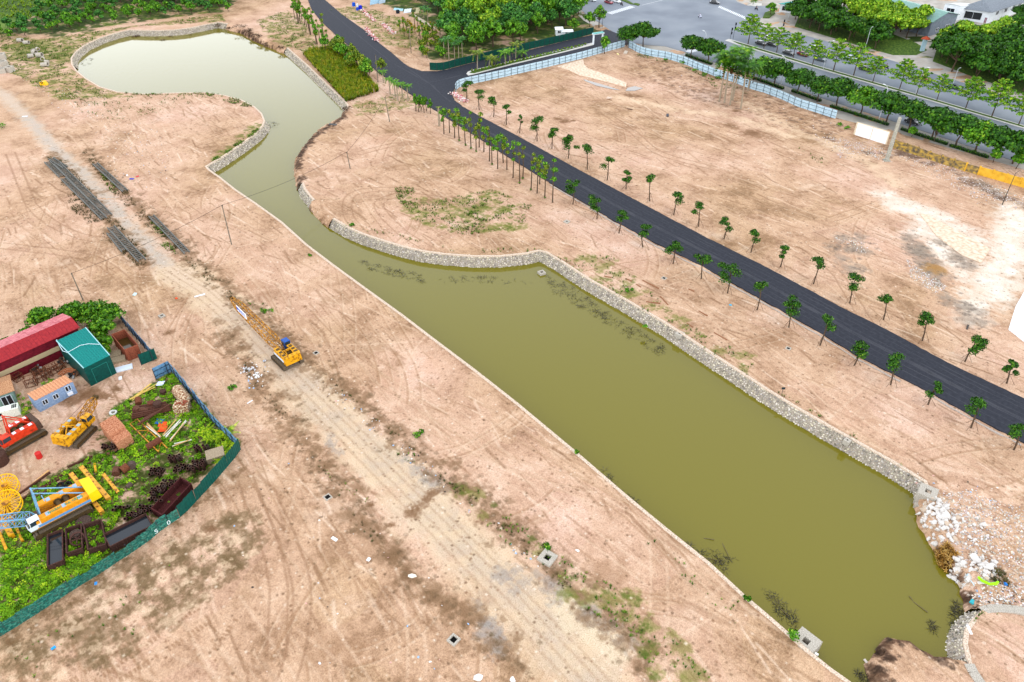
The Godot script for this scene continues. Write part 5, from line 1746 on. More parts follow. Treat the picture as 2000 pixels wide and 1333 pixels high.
func build_town() -> void:
	var paving := mottled("town paving", [[0.0, C(150, 143, 134)], [0.5, C(166, 159, 150)], [1.0, C(182, 176, 168)]], 30.0, 0.9, 0.02)
	slab_of([[1222, 88], [1232, 84], [1195, 58], [1178, 62], [1140, 40], [1085, -14], [2140, -14], [2140, 372], [2010, 334], [1760, 262], [1640, 232], [1560, 206], [1480, 176], [1400, 148], [1300, 113], [1240, 96]], 0.02, 0.3, paving, "pavement")
	var old := mottled("town asphalt", [[0.0, C(106, 112, 122)], [0.5, C(120, 126, 135)], [1.0, C(134, 139, 146)]], 60.0, 0.8, 0.01)
	slab_of([[1085, -14], [1110, -6], [1150, 34], [1172, 45], [1188, 57], [1233, 84], [1262, 88], [1300, 91], [1335, 101], [1365, 112], [1600, 190], [2000, 321], [2140, 368], [2140, 242], [2000, 199], [1750, 121], [1640, 88], [1560, 66], [1505, 60], [1480, 50], [1486, 37], [1501, 22], [1510, 11], [1488, 12], [1462, 12], [1440, 4], [1425, -14]], 0.10, 0.1, old, "boulevard")
	var turf := mottled("garden turf", [[0.0, C(36, 58, 18)], [0.4, C(58, 84, 24)], [0.7, C(84, 108, 34)], [1.0, C(112, 116, 58)]], 12.0, 0.95, 0.04)
	slab_of([[1552, 52], [1600, 66], [1680, 90], [1745, 108], [1790, 108], [1812, 98], [1790, 84], [1700, 50], [1620, 16], [1570, 10]], 0.06, 0.04, turf, "garden_lawn")
	slab_of([[1822, 120], [1900, 150], [2000, 184], [2100, 214], [2100, 60], [2000, 60], [1960, 84], [1850, 76], [1830, 96]], 0.06, 0.04, turf, "garden_lawn")
	var go := (G(1930, 300) - G(1349, 111)).normalized()
	var side := Vector3(-go.z, 0, go.x)
	var white := flat("road paint", C(226, 228, 230), 0.7)
	zebra(G(1190, 27), G(1236, 13), go, 14, 1.6, white)
	zebra(G(1252, 11), G(1312, -4), (G(1236, 13) - G(1190, 27)).normalized(), 16, 1.6, white)
	zebra(G(1404, 13), G(1457, 36), (G(1486, 37) - G(1501, 22)).normalized(), 18, 1.5, white)
	zebra(G(1343, 102), G(1364, 97), go, 7, 1.4, white)
	# planted median with kerb
	var kerb := flat("kerb stone", C(196, 192, 186), 0.85)
	var lawn := mottled("planted soil", [[0.0, C(40, 62, 20)], [0.5, C(66, 92, 26)], [1.0, C(110, 120, 48)]], 4.0, 0.95, 0.05)
	slab_of([[1416, 80], [1424, 77], [1448, 84], [1600, 130], [1800, 187], [2000, 246], [2100, 276], [2100, 282], [2000, 252], [1800, 193], [1600, 136], [1440, 88]], 0.24, 0.2, kerb, "median")
	slab_of([[1428, 80], [1448, 85.5], [1600, 131.5], [1800, 188.5], [2000, 247.5], [2000, 250.5], [1800, 191.5], [1600, 134.5], [1442, 87]], 0.262, 0.01, lawn, "median_planting")
	for i in 26:      # lane dashes
		for f in [0.33, 0.68]:
			var q := G(lerpf(1400, 1990, i / 26.0), lerpf(106, 300, i / 26.0) - (14 + 0.028 * i * 20) * f)
			var s := MB.new()
			s.quad(q - go * 1.2 - side * 0.08 + Vector3(0, 0.104, 0), q + go * 1.2 - side * 0.08 + Vector3(0, 0.104, 0), q + go * 1.2 + side * 0.08 + Vector3(0, 0.104, 0), q - go * 1.2 + side * 0.08 + Vector3(0, 0.104, 0))
			s.face_up()
			setting("lane_marking", s.mesh(white))
	# side-road median
	slab_of([[911, 146], [914, 142], [925, 138], [1000, 121], [1100, 99], [1158, 85], [1160, 89], [1100, 104], [1000, 128], [925, 147], [915, 149]], 0.38, 0.2, kerb, "planted_median")
	slab_of([[916, 145], [925, 140], [1000, 122.5], [1100, 100], [1156, 87], [1100, 102.5], [1000, 126.5], [926, 145.5]], 0.40, 0.01, lawn, "planted_median_soil")
	for i in 34:
		var f := i / 34.0
		var p := G(lerpf(922, 1150, f), lerpf(142, 88, f))
		shrub(Vector3(p.x, 0.4, p.z), rng.randf_range(0.4, 0.7), rng.randf_range(0.4, 0.9), GREEN_BRIGHT if i % 3 else GREEN_OLIVE, "%s low shrub of the planted median, counted from its rounded end" % NTH[i], "low shrubs on the median", 60)
	# hedges along the boulevard
	var hn := 0
	for q in [[[1340, 109], [1390, 127]], [[1425, 138], [1470, 153]], [[1472, 154], [1530, 175]], [[1547, 179], [1603, 199]], [[1622, 209], [1735, 246]], [[1760, 254], [1850, 284]], [[1855, 286], [1930, 310]]]:
		var a := G(q[0][0], q[0][1])
		var b := G(q[1][0], q[1][1])
		var m := MB.new()
		var l := a.distance_to(b)
		for i in int(l * 34):
			var p := a.lerp(b, rng.randf()) + side * rng.randf_range(-0.6, 0.6) + Vector3(0, rng.randf_range(0.2, 0.85), 0)
			m.col = tone(GREEN_DEEP)
			leaf(m, p, Vector3(rng.randfn() * 0.5, 1, rng.randfn() * 0.5).normalized(), 0.2)
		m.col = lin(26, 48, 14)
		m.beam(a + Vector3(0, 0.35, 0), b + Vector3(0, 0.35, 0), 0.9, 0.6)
		var t := solo("hedge", m.mesh(leaf_mat), Vector3(0, 0.05, 0), "%s clipped hedge under the boulevard trees, counted from the junction" % NTH[hn], "hedge", "hedges under the boulevard trees")
		hn += 1
	# trees of the near pavement
	var near_kinds: Array = []
	for i in 5:
		near_kinds.append(round_tree(8.4, 6.4, GREEN_DARK if i < 4 else GREEN_DEEP, 3600, 0.36, 0.34, 20))
	var nth := 0
	for q in [[1224, 90, 43], [1256, 92, 33], [1349, 113, 60], [1382, 123, 66], [1486, 160, 100], [1512, 168, 103], [1557, 183, 124], [1596, 199, 140], [1634, 208, 142], [1681, 223, 158], [1731, 240, 168], [1775, 254, 184], [1820, 270, 198], [1867, 286, 212], [1905, 298, 224], [1940, 308, 236], [1978, 320, 248]]:
		var b := G(q[0], q[1])
		b.y = 0.03
		plant("boulevard_tree", b, near_kinds[nth % 5], "%s round-crowned tree of the boulevard's near pavement, counted from the junction" % NTH[nth], "tree", "round trees of the near pavement", rng.randf() * TAU, clampf(rise(b, q[2]) / 9.2, 0.8, 1.25))
		nth += 1
	nth = 0
	for q in [[1181, 105, 62, 2.4, "round bright bush tree overhanging the pale fence by the side road"], [1825, 277, 230, 2.6, "bright bushy tree behind the concrete pole by the yellow wall"], [1940, 318, 284, 2.2, "small green bush by the far end of the yellow wall"], [1985, 330, 294, 2.6, "dark green bush at the picture edge behind the yellow wall"], [1780, 268, 245, 1.8, "straggly bush on the pavement just behind the concrete pole"], [1170, 54, 2, 4.0, "spreading street tree beside the traffic light at the corner"], [1151, 53, 18, 3.2, "spreading street tree next to the end of the green fence"], [1120, 62, 30, 3.4, "dark bushy tree behind the end of the green fence"], [1505, 30, 0, 3.0, "dark date palm shaped tree at the entrance planter"]]:
		var b := G(q[0], q[1])
		b.y = 0.03
		plant("street_tree", b, round_tree(rise(b, q[2]) * 0.92, q[3], GREEN_MID if nth % 2 == 0 else GREEN_DEEP, 800, 0.34, 0.3, 9), q[4], "tree", "street trees by the junction")
		nth += 1
	# tiered trees of the median
	var tier: Array = []
	for i in 4:
		tier.append(tiered_tree(8.4, 3.9))
	nth = 0
	for q in [[1461, 87, 30], [1492, 95, 48], [1517, 103, 55], [1549, 114, 65], [1587, 128, 80], [1628, 139, 78], [1667, 149, 86], [1705, 161, 112], [1757, 175, 118], [1790, 186, 135], [1830, 197, 147], [1886, 213, 152], [1937, 229, 158], [1990, 244, 182]]:
		var b := G(q[0], q[1])
		b.y = 0.25
		plant("tiered_tree", b, tier[nth % 4], "%s tiered light-green tree of the boulevard median, counted from the junction" % NTH[nth], "tree", "tiered trees of the median", rng.randf() * TAU, clampf(rise(b, q[2]) / 8.4, 0.6, 1.5))
		nth += 1
	# garden trees of the far side
	var mango := wood_kinds(4, 10.5, 6.4, GREEN_BRIGHT, 0.46, 1700)
	var dark := wood_kinds(4, 9.5, 6.2, GREEN_DARK, 0.46, 1700)
	fill_with_trees([[1545, 48], [1600, 62], [1700, 92], [1712, 100], [1716, 84], [1620, 40], [1560, 30]], 5.0, dark, "garden_tree", "dark tree", "dark trees of the far pavement", 30, FAR_MARKS)
	fill_with_trees([[1600, 22], [1680, 24], [1800, 66], [1796, 82], [1720, 78], [1640, 40]], 5.2, mango, "garden_tree", "yellow-green tree", "yellow-green garden trees", 22, FAR_MARKS)
	fill_with_trees([[1828, 108], [1850, 84], [1960, 96], [2040, 130], [2060, 190], [1990, 182], [1850, 140]], 5.2, dark, "garden_tree", "dark tree", "dark trees of the far pavement", 44, FAR_MARKS)
	fill_with_trees([[1840, 88], [1860, 78], [1950, 84], [1975, 100], [1900, 100]], 5.4, mango, "garden_tree", "yellow-green tree", "yellow-green garden trees", 14, FAR_MARKS)
	fill_with_trees([[1975, 60], [1990, 40], [2060, 20], [2060, 90], [1990, 84]], 5.0, dark, "garden_tree", "dark tree", "dark trees of the far pavement", 12, FAR_MARKS)
	# cars
	var cn := 0
	for q in [[1486, 88, 0, "black"], [1507, 90, 0, "black"], [1501, 78, 1, "white"], [1546, 84, 1, "white"], [1540, 107, 0, "black"], [1568, 109, 2, "red"], [1594, 98, 1, "white"], [1606, 102, 1, "white"], [1602, 119, 3, "grey"], [1660, 117, 4, "silver"], [1690, 138, 0, "black"], [1782, 242, 0, "black"], [1804, 157, 2, "red"], [1865, 174, 3, "grey"]]:
		put_car(q[0], q[1], go, [C(22, 24, 28), C(226, 228, 230), C(140, 20, 34), C(70, 84, 92), C(176, 190, 200)][q[2]], q[3], CAR_LABELS[cn], "cars on the boulevard")
		cn += 1
	for q in [[1156, 2, 1, "white", "white car at the top edge, waiting beyond the crosswalk"], [1189, 7, 2, "red", "dark red car waiting at the crosswalk beside a white one"], [1204, 5, 1, "white", "white car nearest the traffic island at the top"]]:
		put_car(q[0], q[1], go, [C(22, 24, 28), C(226, 228, 230), C(140, 20, 34)][q[2]], q[3], q[4], "cars waiting across the junction")
	put_car(1396, 8, (G(1408, 10) - G(1384, 7)).normalized(), C(20, 22, 28), "black", "black sport utility car crossing at the top of the junction", "", 1.75)
	rider(1367, 35, -go, C(220, 220, 236), "white", "white scooter crossing the middle of the junction", C(210, 210, 230))
	rider(1477, 20, go, C(40, 44, 70), "dark", "dark scooter entering beside the date palm")
	rider(1214, 11, go, C(46, 50, 60), "grey", "dark scooter waiting at the top crosswalk")
	rider(1731, 135, go, C(150, 60, 70), "pink", "scooter on the boulevard just past the median trees")
	rider(974, 119, go, C(50, 60, 110), "navy", "scooter on the side road behind the coconut palms")
	# street furniture
	var pw := flat("lamp post", C(200, 204, 206), 0.4, 0.3)
	nth = 0
	for q in [[1373, 112, 62, -1], [1524, 172, 112, -1], [1608, 136, 78, 1], [1716, 237, 168, -1], [1788, 186, 130, 1], [1540, 36, 8, 1]]:
		street_lamp(q[0], q[1], q[2], go * 0.8 * q[3], "%s pale street lamp of the boulevard, counted from the junction" % NTH[nth], pw)
		nth += 1
	street_lamp(1688, 104, 52, go * 0.3, "tall striped pole standing among the far pavement trees", pw)
	street_lamp(1862, 164, 132, go * 0.3, "thin pale pole before the dark garden trees", pw)
	for q in [[1176, 55, 22, "traffic light under the spreading tree at the wood corner"], [1432, 76, 44, "traffic light with two heads on the median nose"], [1426, 78, 54, "short traffic light beside the taller one on the median nose"], [1528, 58, 38, "traffic light at the corner of the garden pavement"]]:
		traffic_light(q[0], q[1], q[2], q[3])
	# buildings
	var grey := mottled("grey render", [[0.0, C(96, 104, 116)], [0.5, C(116, 124, 136)], [1.0, C(134, 142, 152)]], 12.0, 0.8, 0.03)
	var white_w := mottled("white render", [[0.0, C(206, 212, 218)], [0.5, C(226, 230, 234)], [1.0, C(238, 240, 242)]], 9.0, 0.8, 0.03)
	var green_r := mottled("green roof", [[0.0, C(96, 134, 124)], [0.5, C(110, 148, 138)], [1.0, C(124, 160, 150)]], 12.0, 0.5, 0.03)
	var slate := mottled("grey tiles", [[0.0, C(92, 98, 106)], [0.5, C(118, 124, 132)], [1.0, C(140, 146, 154)]], 8.0, 0.8, 0.05)
	var glass := flat("dark glass", C(24, 30, 36), 0.1)
	var trim := flat("white trim", C(228, 232, 234), 0.5)
	var a := G(1812, 72)
	var h := rise(a, 42)
	var b := G(1672, 1, h)
	b.y = 0
	var c := G(1862, 57)
	var w := house(a, b, c, h, grey, green_r, "warehouse", "long grey warehouse with a pale green metal roof", 2.0, 0.6)
	pane(w, a, c, 0.62, 0.78, 1.0, 2.6, (a - b).normalized(), glass, trim)
	pane(w, a, c, 0.25, 0.36, 1.2, 2.4, (a - b).normalized(), glass, trim)
	var a2 := G(1928, 46)
	var h2 := rise(a2, 21)
	var b2 := G(2010, 18)
	var c2 := G(1872, 38)
	var w2 := house(a2, b2, c2, h2, white_w, slate, "white_house", "white house with a grey hipped roof behind the gardens", 3.0, 0.9, 4.0)
	pane(w2, a2, c2, 0.25, 0.85, 0.9, 3.6, (a2 - b2).normalized(), glass, trim)
	for f in [0.14, 0.34, 0.52, 0.66, 0.8]:
		pane(w2, a2, b2, f, f + 0.06, 2.4, 3.8, (a2 - c2).normalized(), glass, trim)
	pane(w2, a2, c2, 0.04, 0.12, 0.0, 2.2, (a2 - b2).normalized(), flat("red door", C(120, 24, 60), 0.6), trim, "door")
	var a3 := G(1868, 40)
	var w3 := house(a3, a3 + (a2 - c2).normalized() * 3.0 + Vector3(4, 0, -3), a3 + Vector3(-4.5, 0, -4.0), 5.5, white_w, flat("flat roof", C(206, 208, 206), 0.9), "annexe", "white annexe block joining the warehouse to the white house", 0.3, 0.2)
	pane(w3, a3, a3 + Vector3(-4.5, 0, -4.0), 0.3, 0.8, 2.6, 4.2, Vector3(-0.6, 0, 0.8), glass, trim)
	var a4 := G(1545, 26)
	var w4 := house(a4, a4 + Vector3(6, 0, -2), a4 + Vector3(-4.5, 0, -2), 3.4, white_w, flat("teal roof", C(90, 170, 164), 0.5), "gatehouse", "small white gatehouse with a teal roof at the entrance", 0.8, 0.5, 1.0)
	pane(w4, a4, a4 + Vector3(6, 0, -2), 0.2, 0.8, 0.8, 2.6, Vector3(0.2, 0, 0.97), glass, trim)
	pane(w4, a4, a4 + Vector3(-4.5, 0, -2), 0.2, 0.8, 0.8, 2.6, Vector3(-0.4, 0, 0.9), glass, trim)
	var a5 := G(1086, 70)
	var w5 := house(a5, a5 + Vector3(2.4, 0, -0.3), a5 + Vector3(-0.3, 0, -2.2), 2.4, white_w, trim, "guard_hut", "tiny white hut on the lawn behind the green fence", 0.5, 0.4)
	pane(w5, a5, a5 + Vector3(2.4, 0, -0.3), 0.25, 0.75, 0.9, 1.9, Vector3(0, 0, 1), glass, trim)
	var w6 := house(G(1098, 70), G(1098, 70) + Vector3(4.0, 0, -0.5), G(1098, 70) + Vector3(-0.3, 0, -2.5), 1.5, white_w, trim, "low_shed", "low white-roofed shed beside the tiny hut on the lawn", 0.4, 0.3)
	pane(w6, G(1098, 70), G(1098, 70) + Vector3(4.0, 0, -0.5), 0.3, 0.5, 0.1, 1.3, Vector3(0, 0, 1), glass, trim, "door")
	var w7 := house(G(1990, 92), G(1990, 92) + Vector3(16, 0, -2), G(1990, 92) + Vector3(-2, 0, -8), 3.2, flat("cream wall", C(210, 200, 170), 0.9), mottled("brown tiles", [[0.0, C(84, 50, 58)], [1.0, C(120, 76, 82)]], 5.0, 0.8, 0.05), "bungalow", "low house with a brown tiled roof at the picture edge", 1.8, 0.8, 2.0)
	pane(w7, G(1990, 92), G(1990, 92) + Vector3(16, 0, -2), 0.1, 0.2, 0.9, 2.2, Vector3(0, 0, 1), glass, trim)
	# the white gate at the end of the side road
	var gp := G(1160, 88)
	var gate := thing("gate_portal", gp, "white gate portal with a small teal roof across the side road", "gate")
	for x in [-0.3, 3.2]:
		var m := MB.new()
		m.box(Vector3(x, 1.9, -0.5 * x), Vector3(0.6, 3.8, 0.6))
		part("pillar", m.mesh(trim), gate)
	var bm := MB.new()
	bm.beam(Vector3(-0.7, 3.95, 0.3), Vector3(3.6, 3.95, -1.8), 1.2, 0.3)
	part("beam", bm.mesh(trim), gate)
	var rf := MB.new()
	rf.beam(Vector3(-0.5, 4.2, 0.2), Vector3(3.4, 4.2, -1.7), 1.5, 0.14)
	part("roof", rf.mesh(flat("teal roof", C(90, 170, 164), 0.5)), gate)
	var g2 := thing("gate_pillar", G(1801, 100), "pale blue gate pillar with a red tiled cap among the gardens", "gate")
	var m2 := MB.new()
	m2.box(Vector3(0, 2.2, 0), Vector3(1.4, 4.4, 0.8))
	part("pillar", m2.mesh(flat("pale blue wall", C(176, 204, 216), 0.7)), g2)
	var m3 := MB.new()
	m3.tube(PackedVector3Array([Vector3(0, 4.4, 0), Vector3(0, 5.3, 0)]), PackedFloat32Array([2.0, 0.1]), 4)
	part("cap", m3.mesh(flat("red tiles", C(190, 84, 56), 0.8)), g2)
	# entrance planter
	slab_of([[1490, 36], [1494, 26], [1512, 20], [1514, 27], [1502, 36]], 0.4, 0.4, lawn, "entrance_planter")
	slab_of([[1462, 11], [1470, 7], [1488, 8], [1488, 12], [1474, 13]], 0.3, 0.3, kerb, "traffic_island")
	shrub(G(1471, 10) + Vector3(0, 0.3, 0), 1.6, 2.6, GREEN_DEEP, "clipped round bush on the traffic island at the top", "", 300)
	slab_of([[1236, 9], [1241, 7], [1250, 9], [1247, 12]], 0.35, 0.35, lawn, "traffic_island")
	slab_of([[1207, -6], [1228, 3], [1240, 10], [1232, 9], [1196, -6]], 0.35, 0.35, lawn, "traffic_island")
	field_edge()

const CAR_LABELS := ["black car first in the queue at the median nose", "black car behind the tiered trees, second in the queue", "white car across the median from the black queue", "white car between the tiered trees on the far lane", "black sport car beside the pale sign post on the median", "dark red car on the far lane behind tiered trees", "white car hidden behind the fifth tiered tree", "white car just ahead of the grey one, far lane", "dark grey car beside a street lamp on the median", "silver car on the far lane past the lamp", "black car farthest along the open far lane", "black car under the round trees of the near lane", "red car half hidden behind the leaning street lamp", "dark grey car before the thin pale pole"]
const FAR_MARKS := [[1560, 50, "by the garden corner at the junction"], [1620, 70, "behind the first boulevard cars"], [1690, 90, "beside the tall striped pole"], [1650, 30, "below the warehouse's long wall"], [1730, 55, "under the middle of the warehouse"], [1790, 72, "at the warehouse corner by the red-capped pillar"], [1850, 95, "just past the red-capped pillar"], [1900, 90, "below the white house"], [1960, 100, "near the brown-roofed house"], [1900, 140, "above the thin pale pole"], [1970, 160, "above the last tiered trees"], [2000, 60, "behind the brown-roofed house"]]

func field_edge() -> void:
	# the old yellow boundary wall: panels between piers, the near half stained dark
	var grime := mottled("stained wall", [[0.0, C(60, 54, 46)], [0.35, C(104, 92, 74)], [0.55, C(146, 122, 72)], [0.7, C(196, 158, 62)], [1.0, C(150, 138, 120)]], 12.0, 0.95, 0.04)
	var yellow := mottled("yellow wall", [[0.0, C(140, 104, 40)], [0.25, C(196, 148, 44)], [0.6, C(218, 168, 52)], [1.0, C(226, 182, 72)]], 12.0, 0.9, 0.03)
	var pts := along(GG([[1746, 289], [1810, 310], [1880, 333], [2000, 367], [2040, 379]]), 3.2)
	var t := thing("boundary_wall", Vector3.ZERO, "old yellow boundary wall, half of it stained dark, by the boulevard", "wall")
	for i in pts.size() - 1:
		var a := on_ground(pts[i])
		var b := on_ground(pts[i + 1])
		var m := MB.new()
		var hh := 2.2 - (0.25 * rng.randf() if i < 8 else 0.0)
		m.beam(a + Vector3(0, hh / 2, 0), b + Vector3(0, hh / 2, 0), 0.16, hh)
		part("panel", m.mesh(grime if plan(a).x < 1905 else yellow), t)
		var q := MB.new()
		q.box(a + Vector3(0, 1.15, 0), Vector3(0.36, 2.4, 0.36))
		part("pier", q.mesh(grime if plan(a).x < 1880 else yellow), t)
	# a white wall left standing
	var bl := S(1669, 263)
	var br := S(1731, 282)
	var hw := rise(bl, 240)
	var ww := thing("wall_remnant", Vector3.ZERO, "free-standing white wall beside the concrete pole", "wall")
	for k in 2:
		var m := MB.new()
		var a := bl.lerp(br, 0.02 + 0.49 * k)
		var b := bl.lerp(br, 0.49 + 0.49 * k)
		m.beam(a + Vector3(0, hw / 2, 0), b + Vector3(0, hw / 2, 0), 0.2, hw)
		part("wall_panel", m.mesh(mottled("white wall", [[0.0, C(214, 214, 212)], [0.4, C(234, 234, 234)], [1.0, C(244, 244, 246)]], 6.0, 0.8, 0.03)), ww)
	for f in [0.0, 0.5, 1.0]:
		var m := MB.new()
		m.box(bl.lerp(br, f) + Vector3(0, hw / 2 + 0.05, -0.12), Vector3(0.3, hw + 0.2, 0.3))
		part("pier", m.mesh(flat("cream pier", C(214, 200, 174), 0.9)), ww)
	var cp := MB.new()
	cp.beam(bl + Vector3(0, hw + 0.08, 0), br + Vector3(0, hw + 0.08, 0), 0.14, 0.3)
	part("coping", cp.mesh(flat("cream pier", C(214, 200, 174), 0.9)), ww)
	# the big square concrete pole
	var b := S(1732, 314)
	var h := rise(b, 229)
	var p := thing("concrete_pole", b, "thick square concrete pole standing at the field edge", "pole")
	var pm := MB.new()
	pm.hexa([Vector3(-0.42, -0.2, -0.42), Vector3(0.42, -0.2, -0.42), Vector3(0.42, -0.2, 0.42), Vector3(-0.42, -0.2, 0.42), Vector3(-0.3, h, -0.3), Vector3(0.3, h, -0.3), Vector3(0.3, h, 0.3), Vector3(-0.3, h, 0.3)])
	part("shaft", pm.mesh(mottled("pole concrete", [[0.0, C(120, 118, 108)], [0.5, C(158, 156, 144)], [1.0, C(184, 182, 170)]], 3.0, 0.9, 0.03)), p)
	var ft := MB.new()
	ft.box(Vector3(0, 0.1, 0), Vector3(1.5, 0.35, 1.5))
	part("footing", ft.mesh(mottled("pole concrete", [])), p)
	var lb := S(1958, 400)
	var lh := rise(lb, 346)
	var lt := thing("lamp_post", lb, "dark rusty lamp post with a bent arm near the yellow wall", "lamp post")
	var lm := MB.new()
	lm.rod(Vector3(0, -0.2, 0), Vector3(0, lh, 0), 0.12, 0.07, 7)
	part("pole", lm.mesh(flat("rusty post", C(74, 68, 60), 0.8)), lt)
	var la := MB.new()
	la.tube(PackedVector3Array([Vector3(0, lh * 0.97, 0), Vector3(0.2, lh + 0.8, -0.3), Vector3(1.1, lh + 1.3, -0.6), Vector3(1.7, lh + 1.1, -0.7)]), PackedFloat32Array([0.06, 0.06, 0.05, 0.04]), 6)
	part("arm", la.mesh(flat("rusty post", C(74, 68, 60), 0.8)), lt)


# ---------------------------------------------------------------- machines
func lattice(t: Node3D, a: Vector3, b: Vector3, w0: float, h0: float, w1: float, h1: float, bays: int, m: Material, called: String, r := 0.06) -> void:      # a four-chord lattice beam
	var d := (b - a).normalized()
	var s := d.cross(Vector3.UP).normalized()
	var u := s.cross(d)
	var c: Array = []
	for k in bays + 1:
		var f := float(k) / bays
		var p := a.lerp(b, f)
		var g := minf(1.0, minf(f, 1.0 - f) * 4.5 + 0.32)
		var w := lerpf(w0, w1, f) / 2 * g
		var h := lerpf(h0, h1, f) / 2 * g
		c.append([p - s * w - u * h, p + s * w - u * h, p + s * w + u * h, p - s * w + u * h])
	var body := MB.new()
	body.beam(a - s * w0 * 0.2, a + s * w0 * 0.2, 0.16)
	body.beam(b - s * w1 * 0.2, b + s * w1 * 0.2, 0.2)
	var root := part(called, body.mesh(m), t)
	for q in 4:
		var ch := MB.new()
		for k in bays:
			ch.beam(c[k][q], c[k + 1][q], r * 1.6)
		part("chord", ch.mesh(m), root)
	var lace := MB.new()
	for k in bays:
		for q in 4:
			var e := (q + 1) % 4
			lace.beam(c[k][q], c[k + 1][e], r) if k % 2 == 0 else lace.beam(c[k][e], c[k + 1][q], r)
			lace.beam(c[k][q], c[k][e], r)
	part("lacing", lace.mesh(m), root)

func crawler(t: Node3D, l: float, gauge: float, w: float, h: float, shoe: Material, hub: Material) -> void:      # two tracks: shoes round a long loop, rollers and hub
	for sg in [-1, 1]:
		var z: float = sg * gauge / 2
		var loop: Array = []
		var r := h / 2
		var n := int(l / 0.34)
		for k in n:
			loop.append([Vector3(-l / 2 + r + (l - 2 * r) * k / n, h, z), 0.0])
		for k in 5:
			var a := PI / 2 - PI * (k + 0.5) / 5
			loop.append([Vector3(l / 2 - r + cos(a) * r, r + sin(a) * r, z), a - PI / 2])
		for k in n:
			loop.append([Vector3(l / 2 - r - (l - 2 * r) * k / n, 0.05, z), PI])
		for k in 5:
			var a := -PI / 2 - PI * (k + 0.5) / 5
			loop.append([Vector3(-l / 2 + r + cos(a) * r, r + sin(a) * r, z), a - PI / 2])
		var tr := MB.new()
		for q in loop:
			tr.box(q[0], Vector3(0.28, 0.09, w), Basis(Vector3(0, 0, 1), q[1]))
		var fr := MB.new()
		fr.box(Vector3(0, h * 0.5, z), Vector3(l - h, h * 0.55, w * 0.55))
		for k in [-1, 1]:
			fr.rod(Vector3(k * (l / 2 - r), r, z - w * 0.35), Vector3(k * (l / 2 - r), r, z + w * 0.35), r * 0.8, -1, 12)
		var p := part("track", tr.mesh(shoe), t)
		part("track_frame", fr.mesh(hub), p)
	var ax := MB.new()
	ax.box(Vector3(0, h * 0.75, 0), Vector3(1.6, h * 0.6, gauge - w * 0.6))
	ax.rod(Vector3(0, h * 0.9, 0), Vector3(0, h * 1.25, 0), 0.8, -1, 16)
	part("undercarriage", ax.mesh(hub), t)

